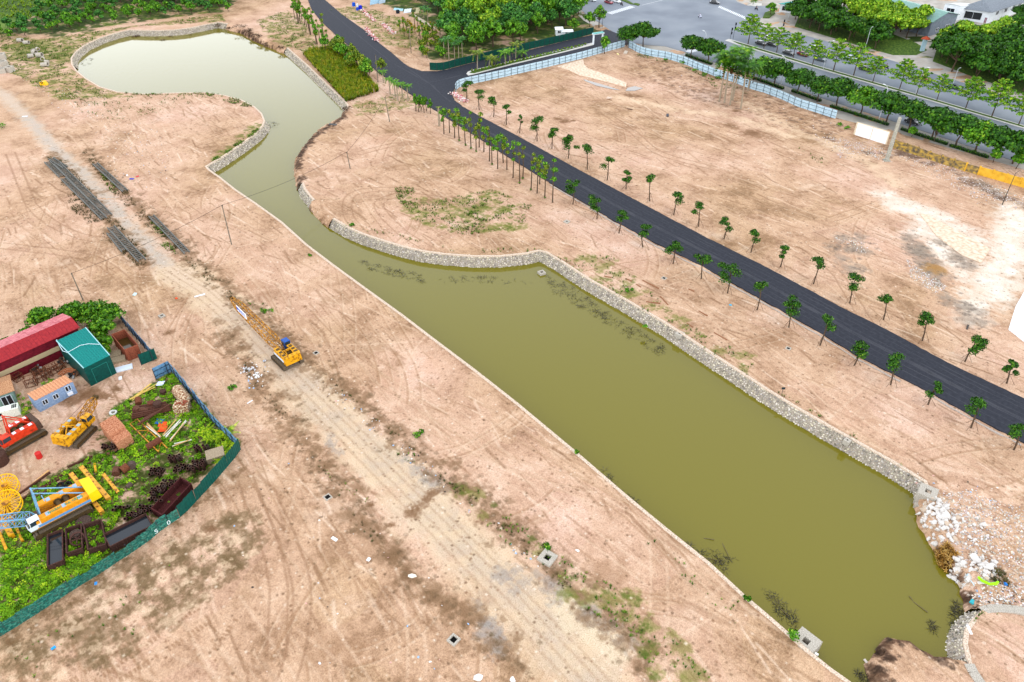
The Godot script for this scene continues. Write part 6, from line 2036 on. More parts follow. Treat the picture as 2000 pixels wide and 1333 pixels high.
func make_crane(at: Vector3, dir: Vector3, o: Dictionary) -> Node3D:      # local +x is where the boom points
	var t := thing(o.called, at, o.label, "crane", "cranes and rigs", atan2(-dir.z, dir.x))
	var shoe := mottled("track steel", [[0.0, C(52, 46, 42)], [0.5, C(92, 80, 66)], [1.0, C(134, 116, 92)]], 1.6, 0.9, 0.05)
	var m: Material = o.paint
	var m2: Material = o.get("paint2", m)
	var dark := mottled("machine works", [[0.0, C(30, 28, 26)], [0.4, C(62, 54, 44)], [0.7, C(112, 82, 36)], [1.0, C(140, 104, 40)]], 1.2, 0.8, 0.06)
	var l: float = o.get("house", 4.4)
	var w: float = o.get("width", 2.9)
	var th: float = o.get("th", 0.95)
	crawler(t, o.get("track", 4.8), w * 0.98 + 0.2, 0.75, th, shoe, dark)
	var deck := MB.new()
	deck.box(Vector3(-0.3, th * 1.25 + 0.14, 0), Vector3(l, 0.28, w))
	part("deck", deck.mesh(dark), t)
	var y := th * 1.25 + 0.28
	# engine housing on both sides, winch well between
	for sg in [-1, 1]:
		var b := MB.new()
		var z0: float = sg * w * 0.5
		var z1: float = sg * w * 0.22
		var x0 := -l * 0.56
		var x1 := l * (0.22 if sg == 1 else 0.36)
		b.hexa([Vector3(x0, y, minf(z0, z1)), Vector3(x1, y, minf(z0, z1)), Vector3(x1, y, maxf(z0, z1)), Vector3(x0, y, maxf(z0, z1)), Vector3(x0 + 0.15, y + 1.25, minf(z0, z1)), Vector3(x1 - 0.2, y + 1.25, minf(z0, z1)), Vector3(x1 - 0.2, y + 1.25, maxf(z0, z1)), Vector3(x0 + 0.15, y + 1.25, maxf(z0, z1))])
		b.face_from(Vector3((x0 + x1) / 2, y + 0.6, (z0 + z1) / 2))
		var hn := part("engine_housing", b.mesh(m), t)
		for k in 3:
			var lv := MB.new()
			lv.box(Vector3(lerpf(x0, x1, 0.2 + 0.28 * k), y + 1.27, (z0 + z1) / 2), Vector3(0.5, 0.05, absf(z0 - z1) * 0.7))
			part("hatch", lv.mesh(o.get("hatch", dark)), hn)
		if o.has("stripe"):
			var st := MB.new()
			st.box(Vector3((x0 + x1) / 2, y + 0.32, z0 + sg * 0.02), Vector3((x1 - x0) * 0.94, 0.4, 0.04))
			part("stripe", st.mesh(o.stripe), hn)
	var cw := MB.new()
	cw.hexa([Vector3(-l * 0.68, y - 0.15, -w * 0.5), Vector3(-l * 0.5, y - 0.15, -w * 0.52), Vector3(-l * 0.5, y - 0.15, w * 0.52), Vector3(-l * 0.68, y - 0.15, w * 0.5), Vector3(-l * 0.66, y + 1.35, -w * 0.45), Vector3(-l * 0.5, y + 1.4, -w * 0.52), Vector3(-l * 0.5, y + 1.4, w * 0.52), Vector3(-l * 0.66, y + 1.35, w * 0.45)])
	cw.face_from(Vector3(-l * 0.6, y + 0.6, 0))
	part("counterweight", cw.mesh(o.get("tail", m)), t)
	for k in 2:
		var dr := MB.new()
		var cx := -l * 0.2 + k * 1.0
		dr.rod(Vector3(cx, y + 0.6, -w * 0.2), Vector3(cx, y + 0.6, w * 0.2), 0.34, -1, 12)
		for e in [-1, 1]:
			dr.ring(Vector3(cx, y + 0.6, e * w * 0.2), Vector3(0, 0, 1), 0.1, 0.52, 0.06, 14)
		part("winch_drum", dr.mesh(dark), t)
	# cab
	var cz: float = o.get("cab_side", -1.0) * w * 0.36
	var cx0 := l * 0.28
	var cab := MB.new()
	cab.hexa([Vector3(cx0, y, cz - 0.5), Vector3(cx0 + 1.5, y, cz - 0.5), Vector3(cx0 + 1.5, y, cz + 0.5), Vector3(cx0, y, cz + 0.5), Vector3(cx0, y + 0.75, cz - 0.52), Vector3(cx0 + 1.65, y + 0.7, cz - 0.52), Vector3(cx0 + 1.65, y + 0.7, cz + 0.52), Vector3(cx0, y + 0.75, cz + 0.52)])
	cab.hexa([Vector3(cx0 - 0.05, y + 1.55, cz - 0.56), Vector3(cx0 + 1.3, y + 1.5, cz - 0.56), Vector3(cx0 + 1.3, y + 1.5, cz + 0.56), Vector3(cx0 - 0.05, y + 1.55, cz + 0.56), Vector3(cx0, y + 1.66, cz - 0.5), Vector3(cx0 + 1.25, y + 1.6, cz - 0.5), Vector3(cx0 + 1.25, y + 1.6, cz + 0.5), Vector3(cx0, y + 1.66, cz + 0.5)])
	for e in [[0.04, -0.5], [0.04, 0.5], [1.3, -0.5], [1.3, 0.5]]:
		cab.beam(Vector3(cx0 + e[0], y + 0.7, cz + e[1]), Vector3(cx0 + e[0] * 0.9, y + 1.58, cz + e[1]), 0.08)
	var cb := part("cab", cab.mesh(o.get("cab", m2)), t)
	var gl := MB.new()
	gl.hexa([Vector3(cx0 + 0.05, y + 0.72, cz - 0.47), Vector3(cx0 + 1.55, y + 0.7, cz - 0.47), Vector3(cx0 + 1.55, y + 0.7, cz + 0.47), Vector3(cx0 + 0.05, y + 0.72, cz + 0.47), Vector3(cx0 + 0.05, y + 1.56, cz - 0.47), Vector3(cx0 + 1.22, y + 1.52, cz - 0.47), Vector3(cx0 + 1.22, y + 1.52, cz + 0.47), Vector3(cx0 + 0.05, y + 1.56, cz + 0.47)])
	part("windows", gl.mesh(flat("cab glass", C(40, 54, 64), 0.08)), cb)
	# gantry
	var gh_: float = o.get("gantry", 2.4)
	var gx: float = o.get("gantry_x", -l * 0.25)
	var ga := MB.new()
	for sg in [-1, 1]:
		ga.beam(Vector3(l * 0.25, y + 0.2, sg * w * 0.2), Vector3(gx, y + gh_, sg * w * 0.16), 0.16)
		ga.beam(Vector3(-l * 0.5, y + 0.9, sg * w * 0.2), Vector3(gx, y + gh_, sg * w * 0.16), 0.12)
	ga.beam(Vector3(gx, y + gh_, -w * 0.2), Vector3(gx, y + gh_, w * 0.2), 0.18)
	ga.beam(Vector3(gx * 0.5, y + gh_ * 0.6, -w * 0.18), Vector3(gx * 0.5, y + gh_ * 0.6, w * 0.18), 0.12)
	part("gantry", ga.mesh(m2), t)
	if o.has("boom"):
		var ft := Vector3(l * 0.30, y + 0.35, o.get("boom_z", 0.0))
		var tip := ft + Vector3(o.boom, o.get("tip", 1.0), o.get("swing", 0.0))
		lattice(t, ft, tip, o.get("bw", 1.5), o.get("bh", 1.35), o.get("bw", 1.5) * 0.8, o.get("bh", 1.35) * 0.8, o.get("bays", 12), o.get("boom_paint", m), "boom", 0.07)
		var ca := MB.new()
		for sg in [-1, 1]:
			ca.rod(Vector3(gx, y + gh_, sg * 0.3), tip + Vector3(-0.4, 0.5, sg * 0.4), 0.025, -1, 4)
			ca.rod(Vector3(-0.1, y + 0.8, sg * 0.2), tip + Vector3(-0.2, 0.2, sg * 0.15), 0.02, -1, 4)
		part("cables", ca.mesh(flat("wire rope", C(70, 64, 58), 0.6, 0.4)), t)
		var sh := MB.new()
		for k in 3:
			sh.ring(tip + Vector3(0.1, 0, (k - 1) * 0.25), Vector3(0, 0, 1), 0.12, 0.38, 0.12, 12)
		part("sheaves", sh.mesh(dark), t)
	return t

func trough(a: Vector3, b: Vector3, c: Vector3, h: float, called: String, label: String, m: Material, water: float, wm: Material, group := "rusty steel troughs in the yard") -> Node3D:      # open steel box: a front left, b front right, c back left
	var t := thing(called, Vector3.ZERO, label, "trough", group)
	var d := b + c - a
	var cen := (a + d) / 2
	for e in [[a, b], [b, d], [d, c], [c, a]]:
		var s := MB.new()
		s.beam(e[0] + Vector3(0, h / 2, 0), e[1] + Vector3(0, h / 2, 0), 0.1, h)
		s.beam(e[0] + Vector3(0, h, 0), e[1] + Vector3(0, h, 0), 0.12, 0.2)
		var n := int(e[0].distance_to(e[1]) / 1.1)
		for k in n:
			var p: Vector3 = e[0].lerp(e[1], (k + 0.5) / n)
			var o: Vector3 = ((e[0] + e[1]) / 2 - cen).normalized()
			s.box(p + o * 0.08 + Vector3(0, h / 2, 0), Vector3(0.1, h * 0.96, 0.1))
		part("side", s.mesh(m), t)
	var f := MB.new()
	f.quad(a + Vector3(0, 0.08, 0), c + Vector3(0, 0.08, 0), d + Vector3(0, 0.08, 0), b + Vector3(0, 0.08, 0))
	f.face_up()
	part("floor", f.mesh(m), t)
	if water > 0:
		var w := MB.new()
		w.quad(a + Vector3(0, water, 0), c + Vector3(0, water, 0), d + Vector3(0, water, 0), b + Vector3(0, water, 0))
		w.face_up()
		part("rain_water", w.mesh(wm), t)
	return t

func pipe(a: Vector3, b: Vector3, r: float, m: Material, called: String, label: String, category: String, group: String) -> void:
	var s := MB.new()
	var l := a.distance_to(b)
	var d := (b - a) / l
	s.tube(PackedVector3Array([Vector3.ZERO, d * l]), PackedFloat32Array([r, r]), 8, false)
	s.ring(d * l * 0.01, d, r * 0.72, r * 1.02, l * 0.02, 8)
	s.ring(d * l * 0.99, d, r * 0.72, r * 1.02, l * 0.02, 8)
	solo(called, s.mesh(m), a, label, category, group)

func timber(x0: float, y0: float, x1: float, y1: float, w: float, m: Material, called: String, label: String, category: String, group: String, lift := 0.0) -> void:
	var a := S(x0, y0)
	var b := S(x1, y1)
	var s := MB.new()
	s.beam(Vector3(0, w / 2 + lift, 0), b - a + Vector3(0, w / 2 + lift + rng.randf_range(0, 0.15), 0), w)
	solo(called, s.mesh(m), a, label, category, group)

func barrel(x: float, y: float, r: float, h: float, lying: bool, m: Material, label: String) -> void:
	var p := S(x, y)
	var s := MB.new()
	var d := Vector3(0, 1, 0)
	if lying:
		d = Vector3(cos(x), 0.1, sin(x * 1.7)).normalized()
	var base := Vector3(0, r, 0) if lying else Vector3.ZERO
	var pts := PackedVector3Array()
	var rr := PackedFloat32Array()
	for k in 7:
		pts.append(base + d * h * k / 6.0)
		rr.append(r * (1.04 if k in [0, 2, 4, 6] else 1.0))
	s.tube(pts, rr, 14)
	s.ring(base + d * h, d, r * 0.8, r * 1.03, 0.05, 14)
	solo("steel_drum", s.mesh(m), p, label, "drum", "drums and pipe ends in the yard")

func rust(key: String, c: Color) -> Material:
	return mottled("rust " + key, [[0.0, c.darkened(0.5)], [0.4, c.darkened(0.2)], [0.65, c], [1.0, c.lightened(0.22)]], 2.2, 0.9, 0.05)

func build_yard() -> void:
	var yellow := paint("yellow paint", C(214, 152, 18), 0.28, C(110, 66, 24))
	var old_yellow := paint("old yellow paint", C(196, 134, 32), 0.42, C(104, 62, 28))
	var red := paint("red paint", C(206, 56, 26), 0.2, C(110, 40, 24))
	var blue := paint("blue paint", C(116, 164, 198), 0.22, C(110, 96, 84))
	var orange := paint("orange paint", C(226, 146, 24), 0.12)
	var brown := rust("brown", C(96, 58, 44))
	var dark_rust := rust("dark", C(84, 54, 47))
	var salmon := mottled("salmon rust", [[0.0, C(128, 70, 44)], [0.35, C(164, 104, 74)], [0.55, C(186, 128, 96)], [0.8, C(200, 146, 114)], [1.0, C(172, 108, 76)]], 4.0, 0.9, 0.05)
	var black_water := flat("still rain water", C(34, 38, 44), 0.05)
	# ---- the long-boomed crane on the haul track
	var foot := S(562, 706)
	var tip := G(449, 578, 3.2)
	var dir := (Vector3(tip.x, 0, tip.z) - Vector3(foot.x, 0, foot.z))
	var l := dir.length()
	var crane := make_crane(foot, dir / l, {"called": "crawler_crane", "label": "yellow crawler crane with a long lattice boom parked on the haul track", "paint": yellow, "boom_paint": old_yellow, "house": 4.2, "width": 3.0, "track": 4.6, "boom": l - 1.4, "tip": 0.9, "bays": 16, "bw": 1.7, "bh": 1.5, "cab": flat("blue cab", C(20, 74, 150), 0.4), "cab_side": 1.0, "gantry": 1.7, "stripe": flat("white blue stripe", C(200, 216, 232), 0.5)})
	var ban := MB.new()
	var b0 := Vector3(l * 0.63, 3.0, -0.78)
	ban.box(b0 + Vector3(1.5, 0, 0), Vector3(4.0, 1.15, 0.05), Basis(Vector3(0, 1, 0), -0.015))
	var sign_ := part("banner", ban.mesh(flat("banner white", C(232, 236, 244), 0.6)), crane)
	var bl := MB.new()
	bl.box(b0 + Vector3(3.1, 0.05, -0.04), Vector3(0.5, 0.6, 0.02))
	for k in 7:
		bl.box(b0 + Vector3(2.5 - k * 0.45, 0.16, -0.04 ), Vector3(0.32, 0.26, 0.02))
		bl.box(b0 + Vector3(2.4 - k * 0.42, -0.22, -0.04), Vector3(0.28, 0.16, 0.02))
	part("print", bl.mesh(flat("banner blue", C(40, 80, 190), 0.6)), sign_)
	# ---- the machines of the yard
	var p := S(152, 855)
	make_crane(p, (G(206, 795) - G(128, 872)).normalized(), {"called": "crawler_crane", "label": "yellow crane with a short folded boom in the yard", "paint": yellow, "boom_paint": old_yellow, "house": 4.6, "width": 2.8, "track": 4.6, "boom": 4.2, "tip": 1.6, "bays": 6, "bw": 1.3, "bh": 1.1, "cab_side": 1.0, "gantry": 2.2, "hatch": flat("pale hatch", C(150, 168, 176), 0.5)})
	p = S(42, 862)
	make_crane(p, (G(0, 890) - G(80, 845)).normalized(), {"called": "drilling_rig", "label": "red rig with a raised frame and crawler tracks at the picture edge", "paint": red, "house": 4.6, "width": 2.9, "track": 6.4, "boom": 5.0, "tip": 1.2, "bays": 6, "bw": 1.4, "bh": 1.2, "gantry": 3.9, "gantry_x": 0.6, "hatch": flat("white hatch", C(220, 224, 232), 0.5), "tail": rust("drum", C(86, 66, 54))})
	p = S(118, 1012)
	var big := make_crane(p, (G(55, 1034) - G(168, 976)).normalized(), {"called": "crawler_crane", "label": "big orange and blue crane with a white cab and raised blue mast", "paint": orange, "paint2": blue, "tail": flat("lemon yellow", C(230, 196, 20), 0.4), "stripe": flat("lower blue", C(96, 142, 186), 0.4), "cab": flat("white cab", C(214, 220, 224), 0.4), "house": 8.0, "width": 3.6, "track": 7.4, "th": 1.1, "boom": 5.6, "tip": 2.0, "swing": 1.6, "bays": 8, "bw": 1.5, "bh": 1.3, "boom_paint": blue, "gantry": 4.8, "gantry_x": 1.4, "cab_side": -1.0, "hatch": flat("grey hatch", C(150, 172, 190), 0.5)})
	var tm := TextMesh.new()
	tm.text = "NGẦM   HẠ TẦNG"
	tm.font_size = 48
	tm.pixel_size = 0.0115
	tm.depth = 0.02
	tm.material = flat("green lettering", C(40, 140, 100), 0.6)
	part("lettering", tm, big, Vector3(-1.2, 2.97, -1.32), Basis(Vector3(-1, 0, 0), Vector3(0, 0, 1), Vector3(0, 1, 0)))
	# ---- two big yellow cable reels
	var rn := 0
	for q in [[16, 962, 1.75, 1.5, "yellow spoked cable reel, the one farther back by the blue mast"], [20, 1000, 1.95, 2.0, "yellow spoked cable reel, the larger one in front at the picture edge"]]:
		var c := S(q[0], q[1])
		var t := thing("cable_reel", c, q[4], "reel", "yellow cable reels")
		var ax := Vector3(0.18, 1, 0.30).normalized()
		var r: float = q[2]
		for k in 2:
			var o := Vector3(0, q[3] - k * 0.7, 0)
			var rim := MB.new()
			rim.ring(o, ax, r * 0.93, r, 0.12, 32)
			var rp := part("rim", rim.mesh(flat("reel yellow", C(232, 178, 12), 0.45)), t)
			var sx := ax.cross(Vector3(1, 0, 0)).normalized()
			var sy := sx.cross(ax)
			for s in 22:
				var sp := MB.new()
				var a := TAU * s / 22
				sp.beam(o + (sx * cos(a) + sy * sin(a)) * r * 0.18, o + (sx * cos(a) + sy * sin(a)) * r * 0.95, 0.07)
				part("spoke", sp.mesh(flat("reel yellow", C(232, 178, 12), 0.45)), rp)
		var hub := MB.new()
		hub.rod(Vector3(0, q[3], 0) + ax * 0.1, Vector3(0, q[3] - 0.8, 0), r * 0.24, -1, 16)
		hub.rod(Vector3(0, q[3] - 0.7, 0), Vector3(0, -0.1, 0), 0.14, -1, 8)
		for s in 3:
			var a := TAU * s / 3
			hub.beam(Vector3(0, q[3] - 0.9, 0), Vector3(cos(a) * 1.0, 0, sin(a) * 1.0), 0.12)
		part("stand", hub.mesh(old_yellow), t)
		rn += 1
	# ---- the office container
	var a := G(78.4, 806)
	var b := G(151, 768.2)
	var u := (b - a).normalized()
	b = a + u * 6.06
	var v := Vector3(u.z, 0, -u.x)
	if v.z > 0:
		v = -v
	var office := thing("site_office", Vector3.ZERO, "grey-blue container office with a rusty ribbed roof", "container")
	var wm := mottled("office blue", [[0.0, C(104, 128, 160)], [0.5, C(128, 152, 184)], [1.0, C(146, 168, 196)]], 3.0, 0.5, 0.03)
	var cc := a + v * 2.44
	for e in [[a, b, -v], [b, b + v * 2.44, u], [b + v * 2.44, cc, v], [cc, a, -u]]:
		var s := MB.new()
		var n := int(e[0].distance_to(e[1]) / 0.14)
		var prev: Vector3 = e[0]
		for k in range(1, n + 1):
			var o: Vector3 = e[0].lerp(e[1], float(k) / n) + (e[2] as Vector3) * (0.035 if k % 4 < 2 and k < n else 0.0)
			s.quad(prev + Vector3(0, 2.5, 0), o + Vector3(0, 2.5, 0), o + Vector3(0, 0.02, 0), prev + Vector3(0, 0.02, 0))
			prev = o
		s.face_from(a + u * 3 + v * 1.2 + Vector3(0, 1.2, 0))
		part("wall", s.mesh(wm), office)
	var rf := MB.new()
	for k in 24:
		var x := 6.06 * (k + 0.5) / 24
		rf.box(a + u * x + v * 1.22 + Vector3(0, 2.50 if k % 2 else 2.58, 0), Vector3(6.06 / 24 - 0.01, 0.08, 2.6), Basis(u, Vector3.UP, u.cross(Vector3.UP)))
	part("roof", rf.mesh(mottled("rusty roof", [[0.0, C(140, 82, 54)], [0.4, C(196, 136, 98)], [0.7, C(222, 168, 128)], [1.0, C(186, 112, 76)]], 2.4, 0.8, 0.05)), office)
	var dg := flat("dark glass", C(24, 30, 36), 0.1)
	var wt := flat("window frame", C(196, 206, 216), 0.5)
	pane(office, a, b, 0.14, 0.27, 0.95, 1.85, -v, dg, wt)
	pane(office, a, b, 0.42, 0.55, 0.95, 1.85, -v, dg, wt)
	pane(office, a, b, 0.76, 0.90, 1.2, 2.2, -v, dg, wt)
	var ac := MB.new()
	ac.box(a.lerp(b, 0.82) - v * 0.2 + Vector3(0, 0.75, 0), Vector3(0.8, 0.5, 0.36), Basis(u, Vector3.UP, u.cross(Vector3.UP)))
	part("air_conditioner", ac.mesh(flat("white hatch", C(220, 224, 232), 0.5)), office)
	# ---- the red shed
	var ra := G(-60, 782)
	var rb := G(133, 692.5)
	var ru := (rb - ra).normalized()
	rb += ru * 3.0
	var rv := Vector3(ru.z, 0, -ru.x)
	if rv.z > 0:
		rv = -rv
	var shed := thing("red_shed", Vector3.ZERO, "long dark red metal shed with a faded red roof", "shed")
	var rw := mottled("red wall", [[0.0, C(70, 8, 22)], [0.5, C(98, 14, 30)], [1.0, C(120, 26, 40)]], 4.0, 0.6, 0.03)
	var hh := 4.2
	var up := Vector3(0, hh, 0)
	var sw := MB.new()
	sw.quad(ra + up, rb + up, rb, ra)
	sw.quad(rb + up, rb + rv * 6.0 + up, rb + rv * 6.0, rb)
	sw.tri(rb + up, rb + rv * 2.0 + up * 1.25, rb + rv * 6.0 + up)
	sw.quad(rb + rv * 6.0 + up, ra + rv * 6.0 + up, ra + rv * 6.0, rb + rv * 6.0)
	sw.quad(ra + rv * 6.0 + up, ra + up, ra, ra + rv * 6.0)
	sw.face_from((ra + rb) / 2 + rv * 3 + up / 2)
	part("wall", sw.mesh(rw), shed)
	var bd := MB.new()
	bd.beam(ra.lerp(rb, 0.28) - rv * 0.06 + Vector3(0, 2.0, 0), rb - ru * 3.6 - rv * 0.06 + Vector3(0, 2.0, 0), 0.08, 0.9)
	part("light_panel", bd.mesh(flat("beige sheet", C(176, 158, 124), 0.6)), shed)
	for q in [[0.0, hh - 0.05, -0.35, 2.0, hh * 1.25, "front_roof", "red front roof"], [2.0, hh * 1.25, 0.0, 6.4, hh * 0.96, "back_roof", "faded roof"]]:
		var m := mottled("red front roof", [[0.0, C(120, 24, 34)], [1.0, C(168, 44, 46)]], 4.0, 0.5, 0.03) if q[5] == "front_roof" else mottled("faded roof", [[0.0, C(140, 44, 58)], [0.4, C(176, 84, 92)], [0.6, C(196, 112, 118)], [0.8, C(160, 64, 74)], [1.0, C(206, 136, 138)]], 16.0, 0.6, 0.03)
		var n := 30
		var rp: MeshInstance3D = null
		for k in n:
			var s := MB.new()
			var e0 := ra.lerp(rb + ru * 0.3, float(k) / n)
			var e1 := ra.lerp(rb + ru * 0.3, float(k + 1) / n - 0.0008)
			var lo: Vector3 = rv * (q[0] + q[2]) + Vector3(0, q[1], 0)
			var hi: Vector3 = rv * q[3] + Vector3(0, q[4], 0)
			var th := Vector3(0, 0.06 + 0.02 * (k % 2), 0)
			s.hexa([e0 + hi, e1 + hi, e1 + lo, e0 + lo, e0 + hi + th, e1 + hi + th, e1 + lo + th, e0 + lo + th])
			part("roof_sheet", s.mesh(m), shed)
	# ---- the teal shed in front of its end
	var ta := G(178, 755)
	var tb := G(227.7, 729.4)
	var th2 := rise(tb, 695)
	var bl3 := G(109.7, 666.7, th2 + 0.5)
	var br3 := G(166.7, 641, th2 + 0.5)
	var tr := br3
	tr.y = 0
	var tl := bl3
	tl.y = 0
	var teal := mottled("teal wall", [[0.0, C(0, 52, 48)], [0.5, C(0, 66, 60)], [1.0, C(6, 80, 72)]], 4.0, 0.5, 0.03)
	var ts := thing("teal_shed", Vector3.ZERO, "teal metal shed with a sloping roof beside the red shed", "shed")
	var tu := Vector3(0, th2, 0)
	var tw := MB.new()
	var tk := Vector3(0, th2 + 0.5, 0)
	tw.quad(ta + tu, tb + tu, tb, ta)
	tw.quad(tb + tu, tr + tk, tr, tb)
	tw.quad(tr + tk, tl + tk, tl, tr)
	tw.quad(tl + tk, ta + tu, ta, tl)
	tw.face_from((ta + tr) / 2 + tu / 2)
	part("wall", tw.mesh(teal), ts)
	var tm2 := mottled("yard teal roof", [[0.0, C(0, 96, 92)], [0.5, C(2, 116, 110)], [0.85, C(8, 128, 120)], [1.0, C(90, 96, 80)]], 3.5, 0.75, 0.04)
	for k in 12:
		var s := MB.new()
		var f0 := k / 12.0
		var f1 := (k + 1) / 12.0 - 0.003
		var th3 := Vector3(0, 0.08 + 0.02 * (k % 2), 0)
		var e := [tl.lerp(tr, f0) + tk, tl.lerp(tr, f1) + tk, ta.lerp(tb, f1) + tu, ta.lerp(tb, f0) + tu]
		s.hexa([e[0], e[1], e[2], e[3], e[0] + th3, e[1] + th3, e[2] + th3, e[3] + th3])
		part("roof_sheet", s.mesh(tm2), ts)
	var tf := MB.new()
	tf.beam(tb + tu + Vector3(0, 0.1, 0), tr + tk + Vector3(0, 0.1, 0), 0.14)
	tf.beam(ta + tu + Vector3(0, 0.1, 0), tl + tk + Vector3(0, 0.1, 0), 0.14)
	part("roof_trim", tf.mesh(flat("pale trim", C(150, 196, 200), 0.5)), ts)
	var dm := MB.new()
	var dn := (tb - ta).normalized()
	var dout := Vector3(-dn.z, 0, dn.x)
	if dout.z < 0:
		dout = -dout
	for e in [[0.22, 0.0, 0.22, 3.0], [0.8, 0.0, 0.8, 3.0], [0.22, 3.0, 0.8, 3.0]]:
		dm.beam(ta.lerp(tb, e[0]) + Vector3(0, e[1], 0) + dout * 0.04, ta.lerp(tb, e[2]) + Vector3(0, e[3], 0) + dout * 0.04, 0.08)
	part("door_frame", dm.mesh(flat("green frame", C(30, 110, 100), 0.5)), ts)
	var hose := MB.new()
	var hp := PackedVector3Array()
	for q in [[110, 664], [116, 676], [122, 686], [131, 689], [142, 683], [156, 675], [172, 672], [194, 673]]:
		var g := G(q[0], q[1], th2 + 0.45)
		hp.append(g)
	var hr := PackedFloat32Array()
	hr.resize(hp.size())
	hr.fill(0.06)
	hose.tube(hp, hr, 5)
	solo("water_hose", hose.mesh(flat("hose", C(190, 214, 220), 0.5)), Vector3.ZERO, "pale hose lying curved across the teal roof", "hose")
	# ---- tanks and troughs
	a = G(250.8, 705.5)
	b = G(276.4, 695.6)
	var ctr := G(245, 648.6, 2.4) - G(270.6, 678.3, 2.4)
	trough(a, b, a + ctr, 2.4, "open_tank", "tall rusty open tank beside the teal shed", rust("orange", C(156, 84, 60)), 0.9, flat("brown water", C(70, 54, 26), 0.1))
	trough(G(98, 1118), G(128, 1106), G(98, 1056), 1.1, "trough", "rusty trough of dark rain water nearest the green fence's far end", dark_rust, 0.75, black_water)
	trough(G(135, 1092), G(166, 1082), G(133, 1044), 1.1, "trough", "rusty trough with a spoked wheel and dry brush inside", dark_rust, 0.0, black_water)
	trough(G(177, 1085), G(212, 1074), G(168, 1036), 1.1, "trough", "rusty trough overgrown with weeds between two others", dark_rust, 0.0, black_water)
	trough(G(220, 1080), G(302, 1038), G(208, 1056), 1.2, "trough", "long rusty trough full of rain water along the green fence", dark_rust, 0.85, black_water)
	trough(G(321, 1018), G(377, 957), G(300, 1005), 1.2, "trough", "long rusty trough of scrap beside the smooth teal fence", rust("maroon", C(84, 36, 36)), 0.0, black_water)
	var wh := MB.new()
	var wc := S(155, 1062) + Vector3(0, 0.9, 0)
	wh.ring(wc, Vector3(0.2, 1, 0.5), 0.75, 0.95, 0.2, 18)
	for k in 5:
		wh.beam(wc, wc + Vector3(cos(k * 1.257) * 0.85, 0.0, sin(k * 1.257) * 0.8), 0.14)
	solo("spoked_wheel", wh.mesh(dark_rust), Vector3.ZERO, "rusty spoked wheel lying inside a trough", "wheel")
	# closed rusty box with a stepped lid
	var xa := S(212, 848)
	var xu := (G(238, 832) - G(212, 848)).normalized()
	var xv := (G(247, 885) - G(205, 838)).normalized()
	var bx := thing("steel_box", Vector3.ZERO, "salmon rusty steel box with a lower lid at one end", "box")
	var xo := S(203, 850)
	for q in [[0.0, 3.6, 2.3, "body"], [3.65, 1.7, 1.75, "lid_end"]]:
		var s := MB.new()
		var o: Vector3 = xo + xv * q[0]
		var e := [o + xu * 2.5, o + xu * 2.5 + xv * q[1], o + xv * q[1], o]
		var h3 := Vector3(0, q[2], 0)
		s.hexa([e[0], e[1], e[2], e[3], e[0] + h3, e[1] + h3, e[2] + h3, e[3] + h3])
		s.face_from((e[0] + e[2]) / 2 + h3 / 2)
		var bp := part(q[3], s.mesh(salmon), bx)
		var n := int(q[1] / 0.45)
		for k in n:
			var rb2 := MB.new()
			rb2.beam(o + xv * q[1] * (k + 0.5) / n + h3 + Vector3(0, 0.03, 0), o + xu * 2.5 + xv * q[1] * (k + 0.5) / n + h3 + Vector3(0, 0.03, 0), 0.08)
			part("rib", rb2.mesh(salmon), bp)
	# horizontal boiler tank
	var ta0 := S(350, 772) + Vector3(0, 1.0, 0)
	var ta1 := S(366, 792) + Vector3(0, 1.0, 0)
	var td := (ta1 - ta0)
	var tank := MB.new()
	tank.tube(PackedVector3Array([ta0 - td * 0.16, ta0 - td * 0.1, ta0, ta1, ta1 + td * 0.1, ta1 + td * 0.16]), PackedFloat32Array([0.35, 0.8, 1.0, 1.0, 0.8, 0.35]), 20)
	solo("boiler_tank", tank.mesh(mottled("white rust", [[0.0, C(84, 44, 28)], [0.44, C(132, 84, 56)], [0.54, C(176, 140, 104)], [0.62, C(206, 190, 160)], [1.0, C(222, 210, 186)]], 4.0, 0.8, 0.04)), Vector3.ZERO, "rust-streaked white cylindrical tank lying by the blue fence", "tank")
	var blk := thing("machine_block", S(358, 803), "white rusty machine block with pipework on top", "machine")
	var k1 := MB.new()
	k1.box(Vector3(0, 0.8, 0), Vector3(2.3, 1.6, 1.7), Basis(Vector3.UP, 0.1))
	part("casing", k1.mesh(mottled("white rust", [])), blk)
	var k2 := MB.new()
	k2.tube(PackedVector3Array([Vector3(-0.9, 1.65, 0.3), Vector3(-0.2, 1.75, -0.1), Vector3(0.4, 1.7, 0.4), Vector3(0.9, 1.8, -0.3)]), PackedFloat32Array([0.14, 0.14, 0.14, 0.14]), 7)
	k2.box(Vector3(0.5, 1.75, -0.3), Vector3(0.5, 0.4, 0.4))
	part("pipework", k2.mesh(rust("orange", C(156, 84, 60))), blk)
	yard_scrap(yellow, old_yellow, brown, dark_rust)

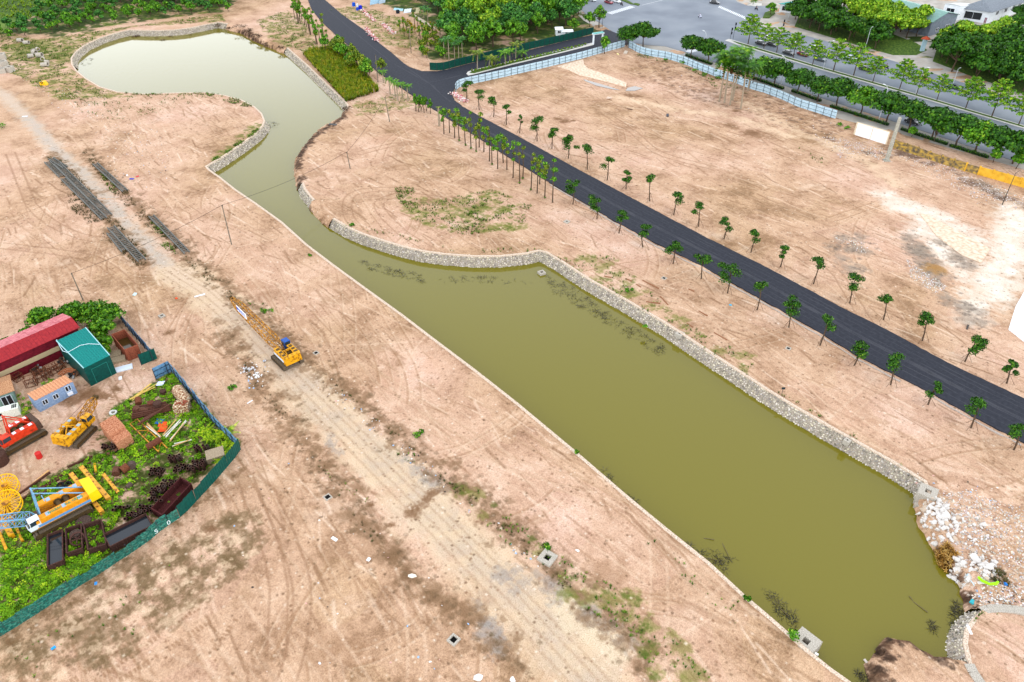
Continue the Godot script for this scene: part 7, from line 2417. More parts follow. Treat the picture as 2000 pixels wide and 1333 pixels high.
func yard_scrap(yellow: Material, old_yellow: Material, brown: Material, dark_rust: Material) -> void:
	var n := 0
	for q in [[140, 930, 201, 1006, 0.62], [160, 917, 214, 980, 0.62], [203, 930, 232, 966, 0.45], [0, 1005, 25, 1052, 0.7], [16, 1000, 45, 1060, 0.32], [0, 1044, 14, 1078, 0.35], [185, 908, 188, 925, 0.3]]:
		timber(q[0], q[1], q[2], q[3], q[4], yellow if n > 2 else paint("pale yellow paint", C(218, 158, 54), 0.3), "yellow_beam", ["flat yellow beam with forked end, beside the big crane's tail", "flat yellow beam with forked end, second from the big crane", "short broken yellow beam deep in the weeds", "broad yellow beam below the cable reels", "long thin yellow beam below the cable reels", "thin yellow bar at the picture edge below the reels", "small upright yellow bracket among the weeds"][n], "beam", "yellow beams in the yard")
		n += 1
	n = 0
	for q in [[30, 972, 98, 925], [40, 978, 130, 925], [58, 968, 178, 905], [70, 972, 150, 930], [60, 950, 96, 922], [132, 915, 180, 893]]:
		timber(q[0], q[1], q[2], q[3], 0.24, brown if n != 4 else flat("pale plank", C(206, 160, 104), 0.9), "old_beam", "%s long brown beam lying at the weeds' edge, counted from the reels" % NTH[n], "beam", "long beams at the weeds' edge")
		n += 1
	n = 0
	for i in 9:
		timber(258 + i * 0.6, 822 - i * 2.4, 336 - i * 1.2, 806 - i * 1.5, 0.26, brown, "steel_channel", "brown steel channel in the fanned stack behind the salmon box", "channel", "fanned brown steel channels", 0.4 + 0.14 * (i % 3))
	for i in 5:
		timber(272 + i * 3, 838 - i * 3, 330 + i * 2, 802 - i, 0.24, brown, "steel_channel", "brown steel channel in the stack crossing the fanned one", "channel", "crossing brown steel channels", 0.75)
	for i in 6:
		timber(330 + i * 3, 748 + i * 1.5, 345 + i * 3, 776 + i * 1.2, 0.2, dark_rust, "steel_channel", "dark steel bar in the bundle beside the white tank", "channel", "dark bars beside the tank")
	var white := flat("white pipe", C(214, 208, 196), 0.6)
	for i in 14:
		var q: Array = [[288, 834, 312, 858], [322, 858, 350, 826], [336, 864, 364, 830], [340, 876, 372, 862]][i % 4]
		timber(q[0] + rng.randf_range(-5, 5), q[1] + rng.randf_range(-4, 4), q[2] + rng.randf_range(-5, 5), q[3] + rng.randf_range(-4, 4), 0.11, white if i % 3 else flat("pale plank", C(206, 180, 140), 0.9), "white_pole", "pale pole strewn in the weeds near the yellow frame", "pole", "pale poles strewn in the weeds", 0.45)
	for i in 7:
		timber(258 + rng.randf_range(-6, 6), 786 + rng.randf_range(-4, 4), 300 + rng.randf_range(-8, 8), 757 + rng.randf_range(-5, 5), 0.1, flat("yellow plank", C(214, 180, 96), 0.9), "plank", "thin pale plank by the blue gate leaf", "plank", "thin planks by the blue gate", 0.4)
	# yellow lattice frame lying flat
	var fr := thing("lattice_frame", Vector3.ZERO, "yellow ladder-like steel frame lying beside the salmon box", "frame")
	var fa := S(255, 833) + Vector3(0, 0.5, 0)
	var fb := S(311, 888) + Vector3(0, 0.5, 0)
	var fc := S(269, 823) + Vector3(0, 0.5, 0)
	var fd := S(328, 881) + Vector3(0, 0.5, 0)
	for e in [[fa, fb], [fc, fd]]:
		var m := MB.new()
		m.beam(e[0], e[1], 0.16)
		part("rail", m.mesh(old_yellow), fr)
	for k in 5:
		var m := MB.new()
		m.beam(fa.lerp(fb, k / 4.0), fc.lerp(fd, (k + (k % 2)) / 5.0), 0.08)
		part("brace", m.mesh(old_yellow), fr)
	# drums, pipe ends
	n = 0
	for q in [[77, 894, 0.42, 0.95, 0, "red", "red drum standing alone on the bare yard floor"], [272, 794, 0.5, 1.2, 1, "r1", "rusty pipe end lying left of the upright drums"], [273, 808, 0.55, 1.0, 1, "r2", "rusty pipe end lying in front of the fanned channels"], [311, 800, 0.65, 1.5, 0, "r3", "tall rusty drum standing beside the machine block"], [297, 796, 0.5, 1.1, 0, "r4", "short rusty drum standing left of the tall one"], [292, 806, 0.45, 1.3, 1, "r2", "rusty drum lying before the upright pair"], [259, 912, 0.55, 1.0, 1, "r5", "grey-brown pipe end alone in the weeds"], [240, 926, 0.6, 1.0, 1, "r1", "rusty drum in the weeds, first of a pair"], [228, 932, 0.55, 1.0, 1, "r2", "rusty drum in the weeds, second of a pair"], [288, 880, 0.5, 2.2, 1, "r4", "long rusty pipe end under the yellow frame"], [320, 772, 0.5, 0.9, 0, "r3", "rusty machine stump near the steel bars"], [150, 1050, 0.7, 0.8, 0, "r5", "dark drum by the big crane's track"], [165, 1022, 0.9, 0.5, 0, "r5", "dark round tank top between crane and trough"], [0, 905, 1.2, 1.8, 0, "r3", "huge rusty drum cut by the picture edge"], [250, 958, 0.4, 0.8, 1, "r5", "small dark drum half sunk in weeds"], [418, 888, 0.5, 0.15, 0, "r3", "round iron lid on the stone slab"]]:
		var m: Material = flat("red drum", C(196, 44, 40), 0.5) if q[5] == "red" else rust(q[5], {"r1": C(124, 70, 46), "r2": C(104, 66, 50), "r3": C(84, 56, 46), "r4": C(112, 62, 44), "r5": C(92, 74, 66)}[q[5]])
		barrel(q[0], q[1], q[2], q[3], q[4] == 1, m, q[6])
	# stacks of short drill pipes
	n = 0
	for q in [[306, 924, 12, "by the dead branches"], [330, 948, 14, "in the middle of the yard corner"], [311, 966, 10, "above the maroon trough"], [284, 996, 14, "between the two long troughs"], [356, 918, 10, "below the stone slab"], [390, 914, 14, "nearest the teal fence"], [305, 980, 8, "beside the maroon trough"], [262, 1010, 9, "above the long water trough"], [345, 905, 8, "left of the stone slab"], [238, 1000, 5, "standing above the trough weeds"], [212, 877, 8, "under the salmon box's corner"], [395, 885, 6, "between slab and lattice"]]:
		var base := S(q[0], q[1])
		var ax := Vector3(0.35, 0.9, 0.75).normalized() if n % 3 != 2 else Vector3(0.2, 1.4, 0.6).normalized()
		for i in int(q[2]):
			var o := Vector3((i % 4 - 1.5) * 0.52 + rng.randfn() * 0.1, 0, (i / 4) * 0.5 + rng.randfn() * 0.12 - 0.7)
			var pb := base + o
			pipe(pb, pb + ax * rng.randf_range(1.2, 2.2), 0.22, dark_rust if i % 3 else rust("r5", C(92, 74, 66)), "drill_pipe", "short dark steel pipe in the stack %s" % q[3], "pipe", "stacked pipes " + q[3])
		n += 1
	# tyres
	n = 0
	for q in [[221, 808, 0.6, 1], [118, 950, 0.55, 0], [132, 948, 0.55, 0], [126, 954, 0.5, 0], [78, 850, 0.9, 0]]:
		var m := MB.new()
		m.ring(Vector3(0, 0.16, 0), Vector3(0.1, 1, 0.05), q[2] * 0.5, q[2], 0.32, 18)
		m.ring(Vector3(0, 0.16, 0), Vector3(0.1, 1, 0.05), q[2] * 0.55, q[2] * 0.9, 0.38, 18)
		solo("tyre", m.mesh(flat("whitewashed tyre", C(200, 200, 196), 0.8) if q[3] == 1 else flat("tyre", C(24, 24, 26), 0.9)), S(q[0], q[1]), ["whitewashed tyre lying beside the folded boom", "black tyre, first of three behind the big crane", "black tyre, second of three behind the big crane", "black tyre, third of three behind the big crane", "large black tyre behind the red rig"][n], "tyre", "tyres in the yard")
		n += 1
	# rusty lattice cages and engine scrap before the red shed
	n = 0
	for q in [[62, 752, 1.7], [80, 742, 1.6], [92, 735, 1.6], [104, 727, 1.6], [116, 720, 1.5], [72, 730, 1.2], [36, 742, 1.3]]:
		var c := S(q[0], q[1])
		var t := thing("reinforcement_cage", c, "%s rusty bar cage in the scrap row, counted from the hut" % NTH[n], "cage", "rusty bar cages before the red shed", 0.5 + n * 0.1)
		var m := MB.new()
		var s: float = q[2]
		for x in [-0.5, 0.5]:
			for z in [-0.4, 0.4]:
				m.beam(Vector3(x * s, 0, z * s), Vector3(x * s, s * 0.9, z * s), 0.07)
			for y in [0.05, 0.45, 0.9]:
				m.beam(Vector3(x * s, s * y, -0.4 * s), Vector3(x * s, s * y, 0.4 * s), 0.06)
				m.beam(Vector3(-0.5 * s, s * y, x * 0.8 * s), Vector3(0.5 * s, s * y, x * 0.8 * s), 0.06)
		part("frame", m.mesh(rust("r1", C(124, 70, 46))), t)
		var br := MB.new()
		for k in 5:
			br.beam(Vector3(rng.randf_range(-0.5, 0.5) * s, 0, rng.randf_range(-0.4, 0.4) * s), Vector3(rng.randf_range(-0.5, 0.5) * s, s * 0.9, rng.randf_range(-0.4, 0.4) * s), 0.05)
		part("bars", br.mesh(dark_rust), t)
		n += 1
	for q in [[72, 726, "heap of greasy engine parts beside the red wall"], [126, 712, "heap of dark machine parts at the teal shed corner"], [145, 735, "coil of cables and scrap below the teal wall"], [222, 880, "heap of rusty links below the salmon box"]]:
		var m := MB.new()
		for k in 16:
			m.col = [lin(60, 50, 46), lin(96, 66, 52), lin(40, 40, 44), lin(120, 84, 60), lin(150, 150, 150)][k % 5]
			m.box(Vector3(rng.randfn() * 0.6, rng.randf_range(0.1, 0.8), rng.randfn() * 0.5), Vector3(rng.randf_range(0.2, 0.7), rng.randf_range(0.15, 0.5), rng.randf_range(0.2, 0.6)), Basis.from_euler(Vector3(rng.randf(), rng.randf() * 3, rng.randf())))
		solo("scrap_heap", m.mesh(vcol("scrap", 0.8)), S(q[0], q[1]), q[2], "scrap", "scrap heaps")
	var orange := rust("pipe orange", C(196, 110, 66))
	for k in 3:
		var m := MB.new()
		var pts := PackedVector3Array()
		var rr := PackedFloat32Array()
		for i in 9:
			var a := PI * i / 8.0
			pts.append(Vector3(cos(a) * (0.8 + 0.25 * k), 0.25 + 0.15 * k, -sin(a) * (1.1 + 0.25 * k)))
			rr.append(0.1)
		m.tube(pts, rr, 6)
		solo("bent_pipe", m.mesh(orange), S(130, 736 ), ["innermost", "middle", "outermost"][k] + " orange-brown bent pipe of the three nested ones", "pipe", "nested bent pipes")
	# the hut and the generator at the picture edge
	var ha := G(-22, 806)
	var hut := house(ha, G(34, 786), ha + Vector3(-2.4, 0, -3.4), 2.6, mottled("hut wall", [[0.0, C(70, 96, 90)], [0.5, C(112, 140, 130)], [1.0, C(150, 168, 160)]], 3.0, 0.8, 0.04), mottled("hut roof", [[0.0, C(96, 54, 32)], [0.4, C(150, 98, 66)], [0.6, C(196, 158, 120)], [1.0, C(140, 84, 54)]], 2.4, 0.85, 0.05), "hut", "small hut with a patchy rusted roof at the picture edge", 0.5, 0.4)
	pane(hut, ha, G(34, 786), 0.55, 0.9, 0.1, 1.9, Vector3(0.4, 0, 0.9), flat("dark glass", C(24, 30, 36), 0.1), flat("window frame", C(196, 206, 216)), "door")
	var gen := thing("generator", S(21, 812), "white boxy generator below the rusted hut", "generator", "", 0.45)
	var gm := MB.new()
	gm.box(Vector3(0, 0.85, 0), Vector3(3.0, 1.5, 1.4))
	part("casing", gm.mesh(mottled("generator white", [[0.0, C(190, 194, 180)], [0.6, C(220, 224, 212)], [1.0, C(232, 236, 226)]], 2.0, 0.5, 0.03)), gen)
	var gv := MB.new()
	for k in 3:
		gv.box(Vector3(0.7 + 0.25 * k, 1.62, 0), Vector3(0.16, 0.06, 0.9))
	gv.box(Vector3(-1.1, 1.1, 0.72), Vector3(0.5, 0.5, 0.05))
	part("vent", gv.mesh(flat("signal black", C(20, 22, 26), 0.5)), gen)
	# slabs and a white panel between the sheds and the open tank
	n = 0
	for q in [[222, 697, 2.6, 1.6, 0.3], [230, 706, 2.6, 1.4, 0.25], [238, 722, 3.4, 1.3, 0.12], [422, 894, 2.6, 2.0, 0.5]]:
		var m := MB.new()
		m.box(Vector3(0, q[4], 0), Vector3(q[2], q[4] * 2, q[3]), Basis.from_euler(Vector3(0.05, 0.42, 0.03)))
		solo("slab", m.mesh(flat("white sheet", C(206, 216, 228), 0.5) if n == 2 else mottled("slab stone", [[0.0, C(110, 94, 76)], [0.5, C(160, 142, 118)], [1.0, C(196, 178, 152)]], 2.0, 0.95, 0.05)), S(q[0], q[1]), ["concrete slab against the teal shed wall, upper one", "concrete slab against the teal shed wall, lower one", "white flat panel on the ground beside the teal shed", "square stone slab in the weeds under the iron lid"][n], "slab", "slabs in the yard")
		n += 1
	# broad-leaved plants in the corner
	n = 0
	for q in [[404, 848, 1.2], [445, 852, 1.6], [440, 885, 1.5], [425, 862, 1.0], [452, 868, 1.2], [432, 905, 1.0], [408, 862, 0.9]]:
		var m := MB.new()
		for k in 12:
			frond(m, Vector3(0, 0.5, 0), TAU * k / 12 + rng.randf(), 1.35 * q[2] * rng.randf_range(0.8, 1.2), rng.randf_range(0.1, 0.7), [[100, 140, 10], [130, 170, 14], [160, 190, 20], [190, 206, 40], [90, 130, 16]], 0.2)
		solo("banana_plant", m.mesh(leaf_mat), S(q[0], q[1]), "%s bright yellow-green frond plant in the teal fence corner" % NTH[n], "plant", "frond plants in the fence corner")
		n += 1
	# rags and tarpaulin
	n = 0
	for q in [[312, 826, C(30, 90, 180)], [318, 832, C(220, 84, 30)], [318, 842, C(210, 76, 30)], [314, 752, C(214, 222, 236)], [320, 838, C(214, 90, 40)]]:
		var m := MB.new()
		for i in 4:
			for j in 4:
				var f := func(x: int, z: int) -> Vector3: return Vector3(x * 0.3 - 0.6, 0.35 + 0.2 * noise_b.get_noise_2d(x * 9.0 + q[0], z * 9.0 + n * 7), z * 0.28 - 0.55)
				m.quad(f.call(i, j), f.call(i + 1, j), f.call(i + 1, j + 1), f.call(i, j + 1))
		m.face_up()
		solo("tarpaulin", m.mesh(flat("rag %d" % n, q[2], 0.8)), S(q[0], q[1]), ["blue rag dropped in the weeds", "orange rag next to the blue one", "long orange rag below the blue one", "crumpled white sheet near the blue gate leaf", "small orange rag, middle of three"][n], "rag", "rags in the weeds")
		n += 1


# ---------------------------------------------------------------- small things about the site
func bank_y(p: Vector3) -> float:      # soil level, also below the edge of an earth bank
	var q := Vector2(p.x, p.z)
	if not Geometry2D.is_point_in_polygon(q, lake):
		return gh(p.x, p.z)
	var d := 1e9
	for i in lake.size():
		d = minf(d, q.distance_to(Geometry2D.get_closest_point_to_segment(q, lake[i], lake[(i + 1) % lake.size()])))
	var f := clampf(d / 2.0, 0, 1)
	return -2.7 * f * f * (1.4 - 0.4 * f)

func concrete(key := "weathered concrete") -> Material:
	return mottled(key, [[0.0, C(112, 104, 94)], [0.4, C(158, 150, 138)], [0.7, C(188, 180, 168)], [1.0, C(208, 202, 192)]], 1.8, 0.95, 0.05)

func drain_box(at: Vector3, s: float, hole: float, h: float, turn: float, label: String, below := 0.6) -> Node3D:
	var t := thing("drain_box", at, label, "drain", "concrete drain boxes", turn)
	var rimw := (s - hole) / 2
	for e in [[0.0, -(hole + rimw) / 2, s, rimw], [0.0, (hole + rimw) / 2, s, rimw], [-(hole + rimw) / 2, 0.0, rimw, hole], [(hole + rimw) / 2, 0.0, rimw, hole]]:
		var m := MB.new()
		m.box(Vector3(e[0], (h - below) / 2, e[1]), Vector3(e[2], h + below, e[3]))
		part("rim", m.mesh(concrete()), t)
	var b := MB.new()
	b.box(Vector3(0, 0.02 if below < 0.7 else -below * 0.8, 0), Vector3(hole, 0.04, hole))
	part("shaft_shade", b.mesh(flat("shaft black", C(14, 13, 12), 1.0)), t)  # black plate across the hole, painted as the shade down the shaft
	return t

func utility_pole(x: float, y: float, tx: float, ty: float, label: String) -> Vector3:
	var b := S(x, y)
	var h := rise(b, ty)
	var tp := plan(b + Vector3(0, h, 0))
	var lean := Vector3((tx - tp.x) / FOCAL * (b - Vector3(0, HIGH, 0)).length(), 0, 0)
	var t := thing("utility_pole", b, label, "pole", "thin utility poles")
	var m := MB.new()
	m.rod(Vector3(0, -0.2, 0), Vector3(0, h, 0) + lean, 0.13, 0.09, 8)
	part("shaft", m.mesh(mottled("pole grey", [[0.0, C(84, 78, 68)], [1.0, C(132, 124, 110)]], 1.5, 0.9, 0.04)), t)
	var k := MB.new()
	k.box(Vector3(0, h - 0.15, 0) + lean, Vector3(0.3, 0.12, 0.12))
	k.rod(Vector3(0.1, h - 0.1, 0) + lean, Vector3(0.1, h + 0.12, 0) + lean, 0.05)
	part("insulator", k.mesh(flat("signal black", C(20, 22, 26), 0.5)), t)
	return b + Vector3(0.1, h + 0.05, 0) + lean

func wire(a: Vector3, b: Vector3, sag: float, label: String) -> void:
	var m := MB.new()
	var pts := PackedVector3Array()
	var r := PackedFloat32Array()
	for i in 17:
		var f := i / 16.0
		pts.append(a.lerp(b, f) - Vector3(0, sag * 4 * f * (1 - f), 0))
		r.append(0.03)
	m.tube(pts, r, 4)
	solo("power_line", m.mesh(flat("wire black", C(30, 28, 26), 0.7)), Vector3.ZERO, label, "cable", "cables between the thin poles")

func ladder_frame(p: Array, gap: float, label: String) -> void:      # precast drain frames: two long beams with stubs between
	var a := S(p[0], p[1])
	var b := S(p[2], p[3])
	var l := a.distance_to(b)
	var d := (b - a) / l
	var o := Vector3(-d.z, 0, d.x) * gap / 2
	var t := thing("precast_drain", Vector3.ZERO, label, "concrete frame", "precast drain frames by the haul track")
	var m := mottled("frame concrete", [[0.0, C(60, 60, 58)], [0.5, C(100, 100, 96)], [1.0, C(146, 144, 136)]], 1.6, 0.95, 0.05)
	for sg in [-1, 1]:
		var q := MB.new()
		q.beam(a + o * sg + Vector3(0, 0.42, 0), b + o * sg + Vector3(0, 0.42, 0), 0.2, 0.24)
		part("long_beam", q.mesh(m), t)
	for k in int(l / 0.85):
		var e := a + d * (k + 0.5) * 0.85
		var q := MB.new()
		q.beam(e - o + Vector3(0, 0.36, 0), e + o + Vector3(0, 0.36, 0), 0.17)
		q.box(e - o + Vector3(0, 0.15, 0), Vector3(0.18, 0.5, 0.18))
		q.box(e + o + Vector3(0, 0.15, 0), Vector3(0.18, 0.5, 0.18))
		part("stub", q.mesh(m), t)

func build_site() -> void:
	var turn := -0.72
	for q in [[1069, 1093, 2.0, 0.85, 0.45, "concrete drain box with a square hole beside the haul track"], [886, 1252, 1.2, 0.75, 0.3, "small open drain box near the bottom edge"], [640, 973, 1.0, 0.7, 0.1, "dark square drain opening on the yard side of the haul track"], [617, 690, 0.9, 0.6, 0.12, "dark drain opening just past the parked long-boomed crane"], [316, 619, 1.0, 0.6, 0.35, "small raised drain box between yard fence and crane boom"], [1107, 434, 1.2, 0.5, 0.25, "pale drain box on the grassy bank above the wall bend"], [1297, 544, 1.0, 0.6, 0.08, "dark drain opening below the fifth staked tree"], [1540, 681, 0.9, 0.5, 0.06, "small dark drain opening near the road's gutter"], [1328, 652, 1.4, 0.5, 0.12, "flat pale slab with a hole close to the stone wall"], [1655, 862, 0.9, 0.3, 0.25, "pale stone block on the wall top, middle of the canal"]]:
		drain_box(S(q[0], q[1]), q[2], q[3], q[4], turn + rng.randfn() * 0.1, q[5])
	var wb := G(1058, 532, -1.4)
	drain_box(Vector3(wb.x, -1.6, wb.z), 1.3, 0.7, 0.3, 0.5, "drain box rising out of the water at the wall bend", 1.4)
	var sb := G(1575, 1253, 0.0)
	drain_box(Vector3(sb.x, -0.5, sb.z), 2.7, 0.8, 0.55, -0.85, "large pale slab box at the canal edge near the bottom", 2.2)
	var cb := G(1812, 964)
	drain_box(Vector3(cb.x, -0.1, cb.z), 2.4, 0.8, 0.55, -0.62, "culvert box with a square hole at the end of the stone wall", 2.4)
	var cb2 := G(1803, 984, -1.2)
	drain_box(Vector3(cb2.x, -1.5, cb2.z), 1.9, 0.8, 0.4, -0.62, "lower culvert box half in the water below the other", 1.2)
	# poles and lines
	var t1 := utility_pole(452, 478, 433, 401, "thin leaning pole between haul track and canal")
	var t2 := utility_pole(162, 587, 139, 534, "thin leaning pole above the yard's trees")
	var t3 := utility_pole(684, 330, 677, 297, "thin pole on the rounded earth bank of the canal")
	var t4 := utility_pole(761, 238, 752, 190, "thin pole between the reed bed and the short palms")
	var t5 := utility_pole(738, 160, 733, 107, "pale pole standing at the end of the reed bed")
	var t6 := utility_pole(803, 104, 799, 56, "thin pole on the bare bank by the wood corner")
	wire(t1, t2, 0.8, "thin cable over the haul track between two leaning poles")
	wire(t1, t3, 1.0, "thin cable crossing the canal neck")
	wire(t3, t4, 0.8, "thin cable over the earth bank towards the short palms")
	# precast drain frames
	for q in [[[112, 322, 213, 424], 1.5, "longest precast frame, beside the haul track"], [[124, 351, 204, 430], 1.2, "long precast frame lying outside the longest one"], [[217, 446, 278, 512], 1.5, "precast frame at the lower end of the row"], [[214, 457, 244, 494], 1.1, "short precast frame at the lower end of the row"], [[92, 318, 122, 348], 1.3, "short frame at the upper end of the row"], [[100, 312, 128, 330], 1.2, "skewed frame at the upper end of the row"], [[186, 322, 245, 376], 1.2, "precast frame across the haul track, upper one"], [[296, 425, 366, 497], 1.1, "precast frame across the haul track, lower one"]]:
		ladder_frame(q[0], q[1], q[2])
	# rubble at the canal head
	var stone := [mottled("pale rubble", [[0.0, C(168, 160, 152)], [0.5, C(206, 200, 194)], [1.0, C(228, 224, 220)]], 0.9, 0.95, 0.05), mottled("tan rubble", [[0.0, C(150, 130, 110)], [0.5, C(190, 170, 150)], [1.0, C(214, 198, 182)]], 0.9, 0.95, 0.05)]
	var shapes: Array = []
	for i in 8:
		var m := MB.new()
		m.rock(Vector3.ZERO, Vector3(1.0, 0.7, 0.85), rng)
		shapes.append([m.mesh(stone[0]), m.mesh(stone[1])])
	for z in [[[[1800, 990], [1822, 968], [1850, 985], [1872, 1040], [1862, 1062], [1836, 1060], [1814, 1030]], 120, "pale broken stone in the heap below the culvert boxes", "stones below the culvert boxes"], [[[1852, 1108], [1872, 1086], [1945, 1094], [1940, 1130], [1905, 1146], [1876, 1132]], 100, "pale broken stone in the heap beside the dark brush", "stones beside the dark brush"], [[[1850, 1000], [1920, 1010], [1940, 1090], [1880, 1080]], 60, "pale stone strewn on the slope between two heaps", "stones strewn on the slope"]]:
		var poly := outline(z[0])
		for i in int(z[1]):
			var p := inside(poly)
			var s := rng.randf_range(0.24, 0.58) * (0.6 if z[3] == "stones strewn on the slope" else 1.0)
			if rng.randf() < 0.06:
				s *= 1.7
			p.y = bank_y(p) + s * 0.25
			solo("broken_stone", shapes[rng.randi() % 8][0 if rng.randf() < 0.8 else 1], p, z[2], "stone", z[3], Basis.from_euler(Vector3(rng.randf(), rng.randf() * 6, rng.randf())).scaled(Vector3.ONE * s))
	var xf: Array = []
	var cols: Array = []
	for z in [[[[1830, 965], [1900, 960], [2010, 1000], [2010, 1195], [1925, 1195], [1890, 1110], [1850, 1050]], 1500], [[[1590, 262], [1720, 285], [1740, 310], [1640, 300]], 500], [[[1770, 505], [1850, 560], [1830, 575], [1780, 545]], 400], [[[1620, 460], [1700, 480], [1690, 500]], 120], [[[1740, 300], [1860, 325], [2000, 385], [2000, 400], [1900, 385]], 600], [[[40, 150], [200, 190], [330, 270], [300, 320], [120, 210]], 260]]:
		var poly := outline(z[0])
		for i in int(z[1]):
			var p := inside(poly)
			p.y = bank_y(p)
			var s := rng.randf_range(0.05, 0.17)
			xf.append(Transform3D(Basis.from_euler(Vector3(rng.randf() * 6, rng.randf() * 6, 0)).scaled(Vector3.ONE * s), p))
			var g := rng.randf_range(0.3, 0.75)
			cols.append(Color(g, g * rng.randf_range(0.86, 0.98), g * rng.randf_range(0.74, 0.96)))
	var rm := MB.new()
	rm.rock(Vector3.ZERO, Vector3.ONE, rng)
	stuff("rubble", rm.mesh(vcol("stone", 0.9)), xf, cols, "small pale rubble strewn over the broken ground", "rubble")
	# straw at the water's edge
	xf = []
	cols = []
	var sp := outline([[1834, 1062], [1850, 1062], [1868, 1085], [1858, 1102], [1845, 1095]])
	for i in 260:
		var p := inside(sp)
		p.y = bank_y(p) + rng.randf() * 0.3
		xf.append(Transform3D(Basis.from_euler(Vector3(rng.randfn() * 0.9, rng.randf() * 6, rng.randfn() * 0.9)).scaled(Vector3.ONE * rng.randf_range(0.7, 1.4)), p))
		cols.append([lin(206, 160, 80), lin(180, 132, 60), lin(150, 104, 50), lin(220, 180, 104)][i % 4])
	stuff("straw", tuft_mesh(6, 0.5, 0.05, 0.4).mesh(leaf_mat), xf, cols, "golden straw tangled on the bank below the rubble", "straw")
	# drowned brush and weed at the surface
	xf = []
	cols = []
	for z in [[[[1062, 520], [1110, 540], [1200, 600], [1310, 668], [1290, 680], [1170, 610], [1080, 555]], 260], [[[690, 492], [820, 520], [830, 540], [720, 515]], 130], [[[850, 525], [1040, 525], [1040, 540], [860, 540]], 40], [[[1330, 1040], [1400, 1060], [1440, 1075], [1420, 1100], [1350, 1060]], 60], [[[1490, 1130], [1530, 1150], [1570, 1190], [1560, 1215], [1530, 1190]], 70], [[[1680, 1295], [1705, 1305], [1710, 1325], [1690, 1320]], 26], [[[1825, 1195], [1836, 1205], [1836, 1225], [1826, 1215]], 26], [[[1860, 1215], [1880, 1205], [1895, 1180], [1880, 1160], [1866, 1190]], 60], [[[1180, 900], [1260, 970], [1250, 980], [1170, 910]], 30], [[[520, 225], [545, 230], [540, 240], [522, 236]], 24], [[[150, 105], [178, 104], [178, 116], [156, 118]], 30]]:
		var poly := outline(z[0])
		for i in int(z[1]):
			var p := inside(poly)
			if not Geometry2D.is_point_in_polygon(Vector2(p.x, p.z), lake):
				continue
			p = Vector3(p.x, WATER - 0.04, p.z)
			xf.append(Transform3D(Basis.from_euler(Vector3(rng.randfn() * 0.5, rng.randf() * 6, rng.randfn() * 0.5)).scaled(Vector3(1.0, 0.35, 1.0) * rng.randf_range(0.5, 1.5)), p))
			cols.append([lin(58, 54, 40), lin(74, 68, 44), lin(48, 50, 44), lin(96, 88, 60)][i % 4])
	stuff("drowned_brush", tuft_mesh(6, 0.45, 0.035, 0.7).mesh(leaf_mat), xf, cols, "dark drowned brush breaking the water along the banks", "brush")
	# twigs and poles in the water
	var n := 0
	for q in [[1855, 1125, 1905, 1182, 0.05], [1784, 1176, 1812, 1198, 0.05], [1783, 1174, 1776, 1166, 0.05], [1411, 1062, 1424, 1090, 0.04], [1375, 1052, 1395, 1056, 0.05], [1378, 1090, 1400, 1096, 0.04], [1520, 1186, 1540, 1205, 0.05]]:
		var a := G(q[0], q[1], WATER)
		var b := G(q[2], q[3], WATER)
		var m := MB.new()
		m.rod(Vector3.ZERO, b - a + Vector3(0, 0.12, 0), q[4], -1, 5)
		solo("driftwood", m.mesh(flat("wet wood", C(104, 92, 66), 0.8)), a, ["long pale pole floating beside the rubble heaps", "thin dark stick floating in mid water near the spit", "short stub beside the thin floating stick", "dark branch among the drowned brush, standing highest", "pale branch near the straight wall", "low branch below the pale one", "dark stick near the large slab box"][n], "driftwood", "sticks floating in the canal")
		n += 1
	site_clutter()

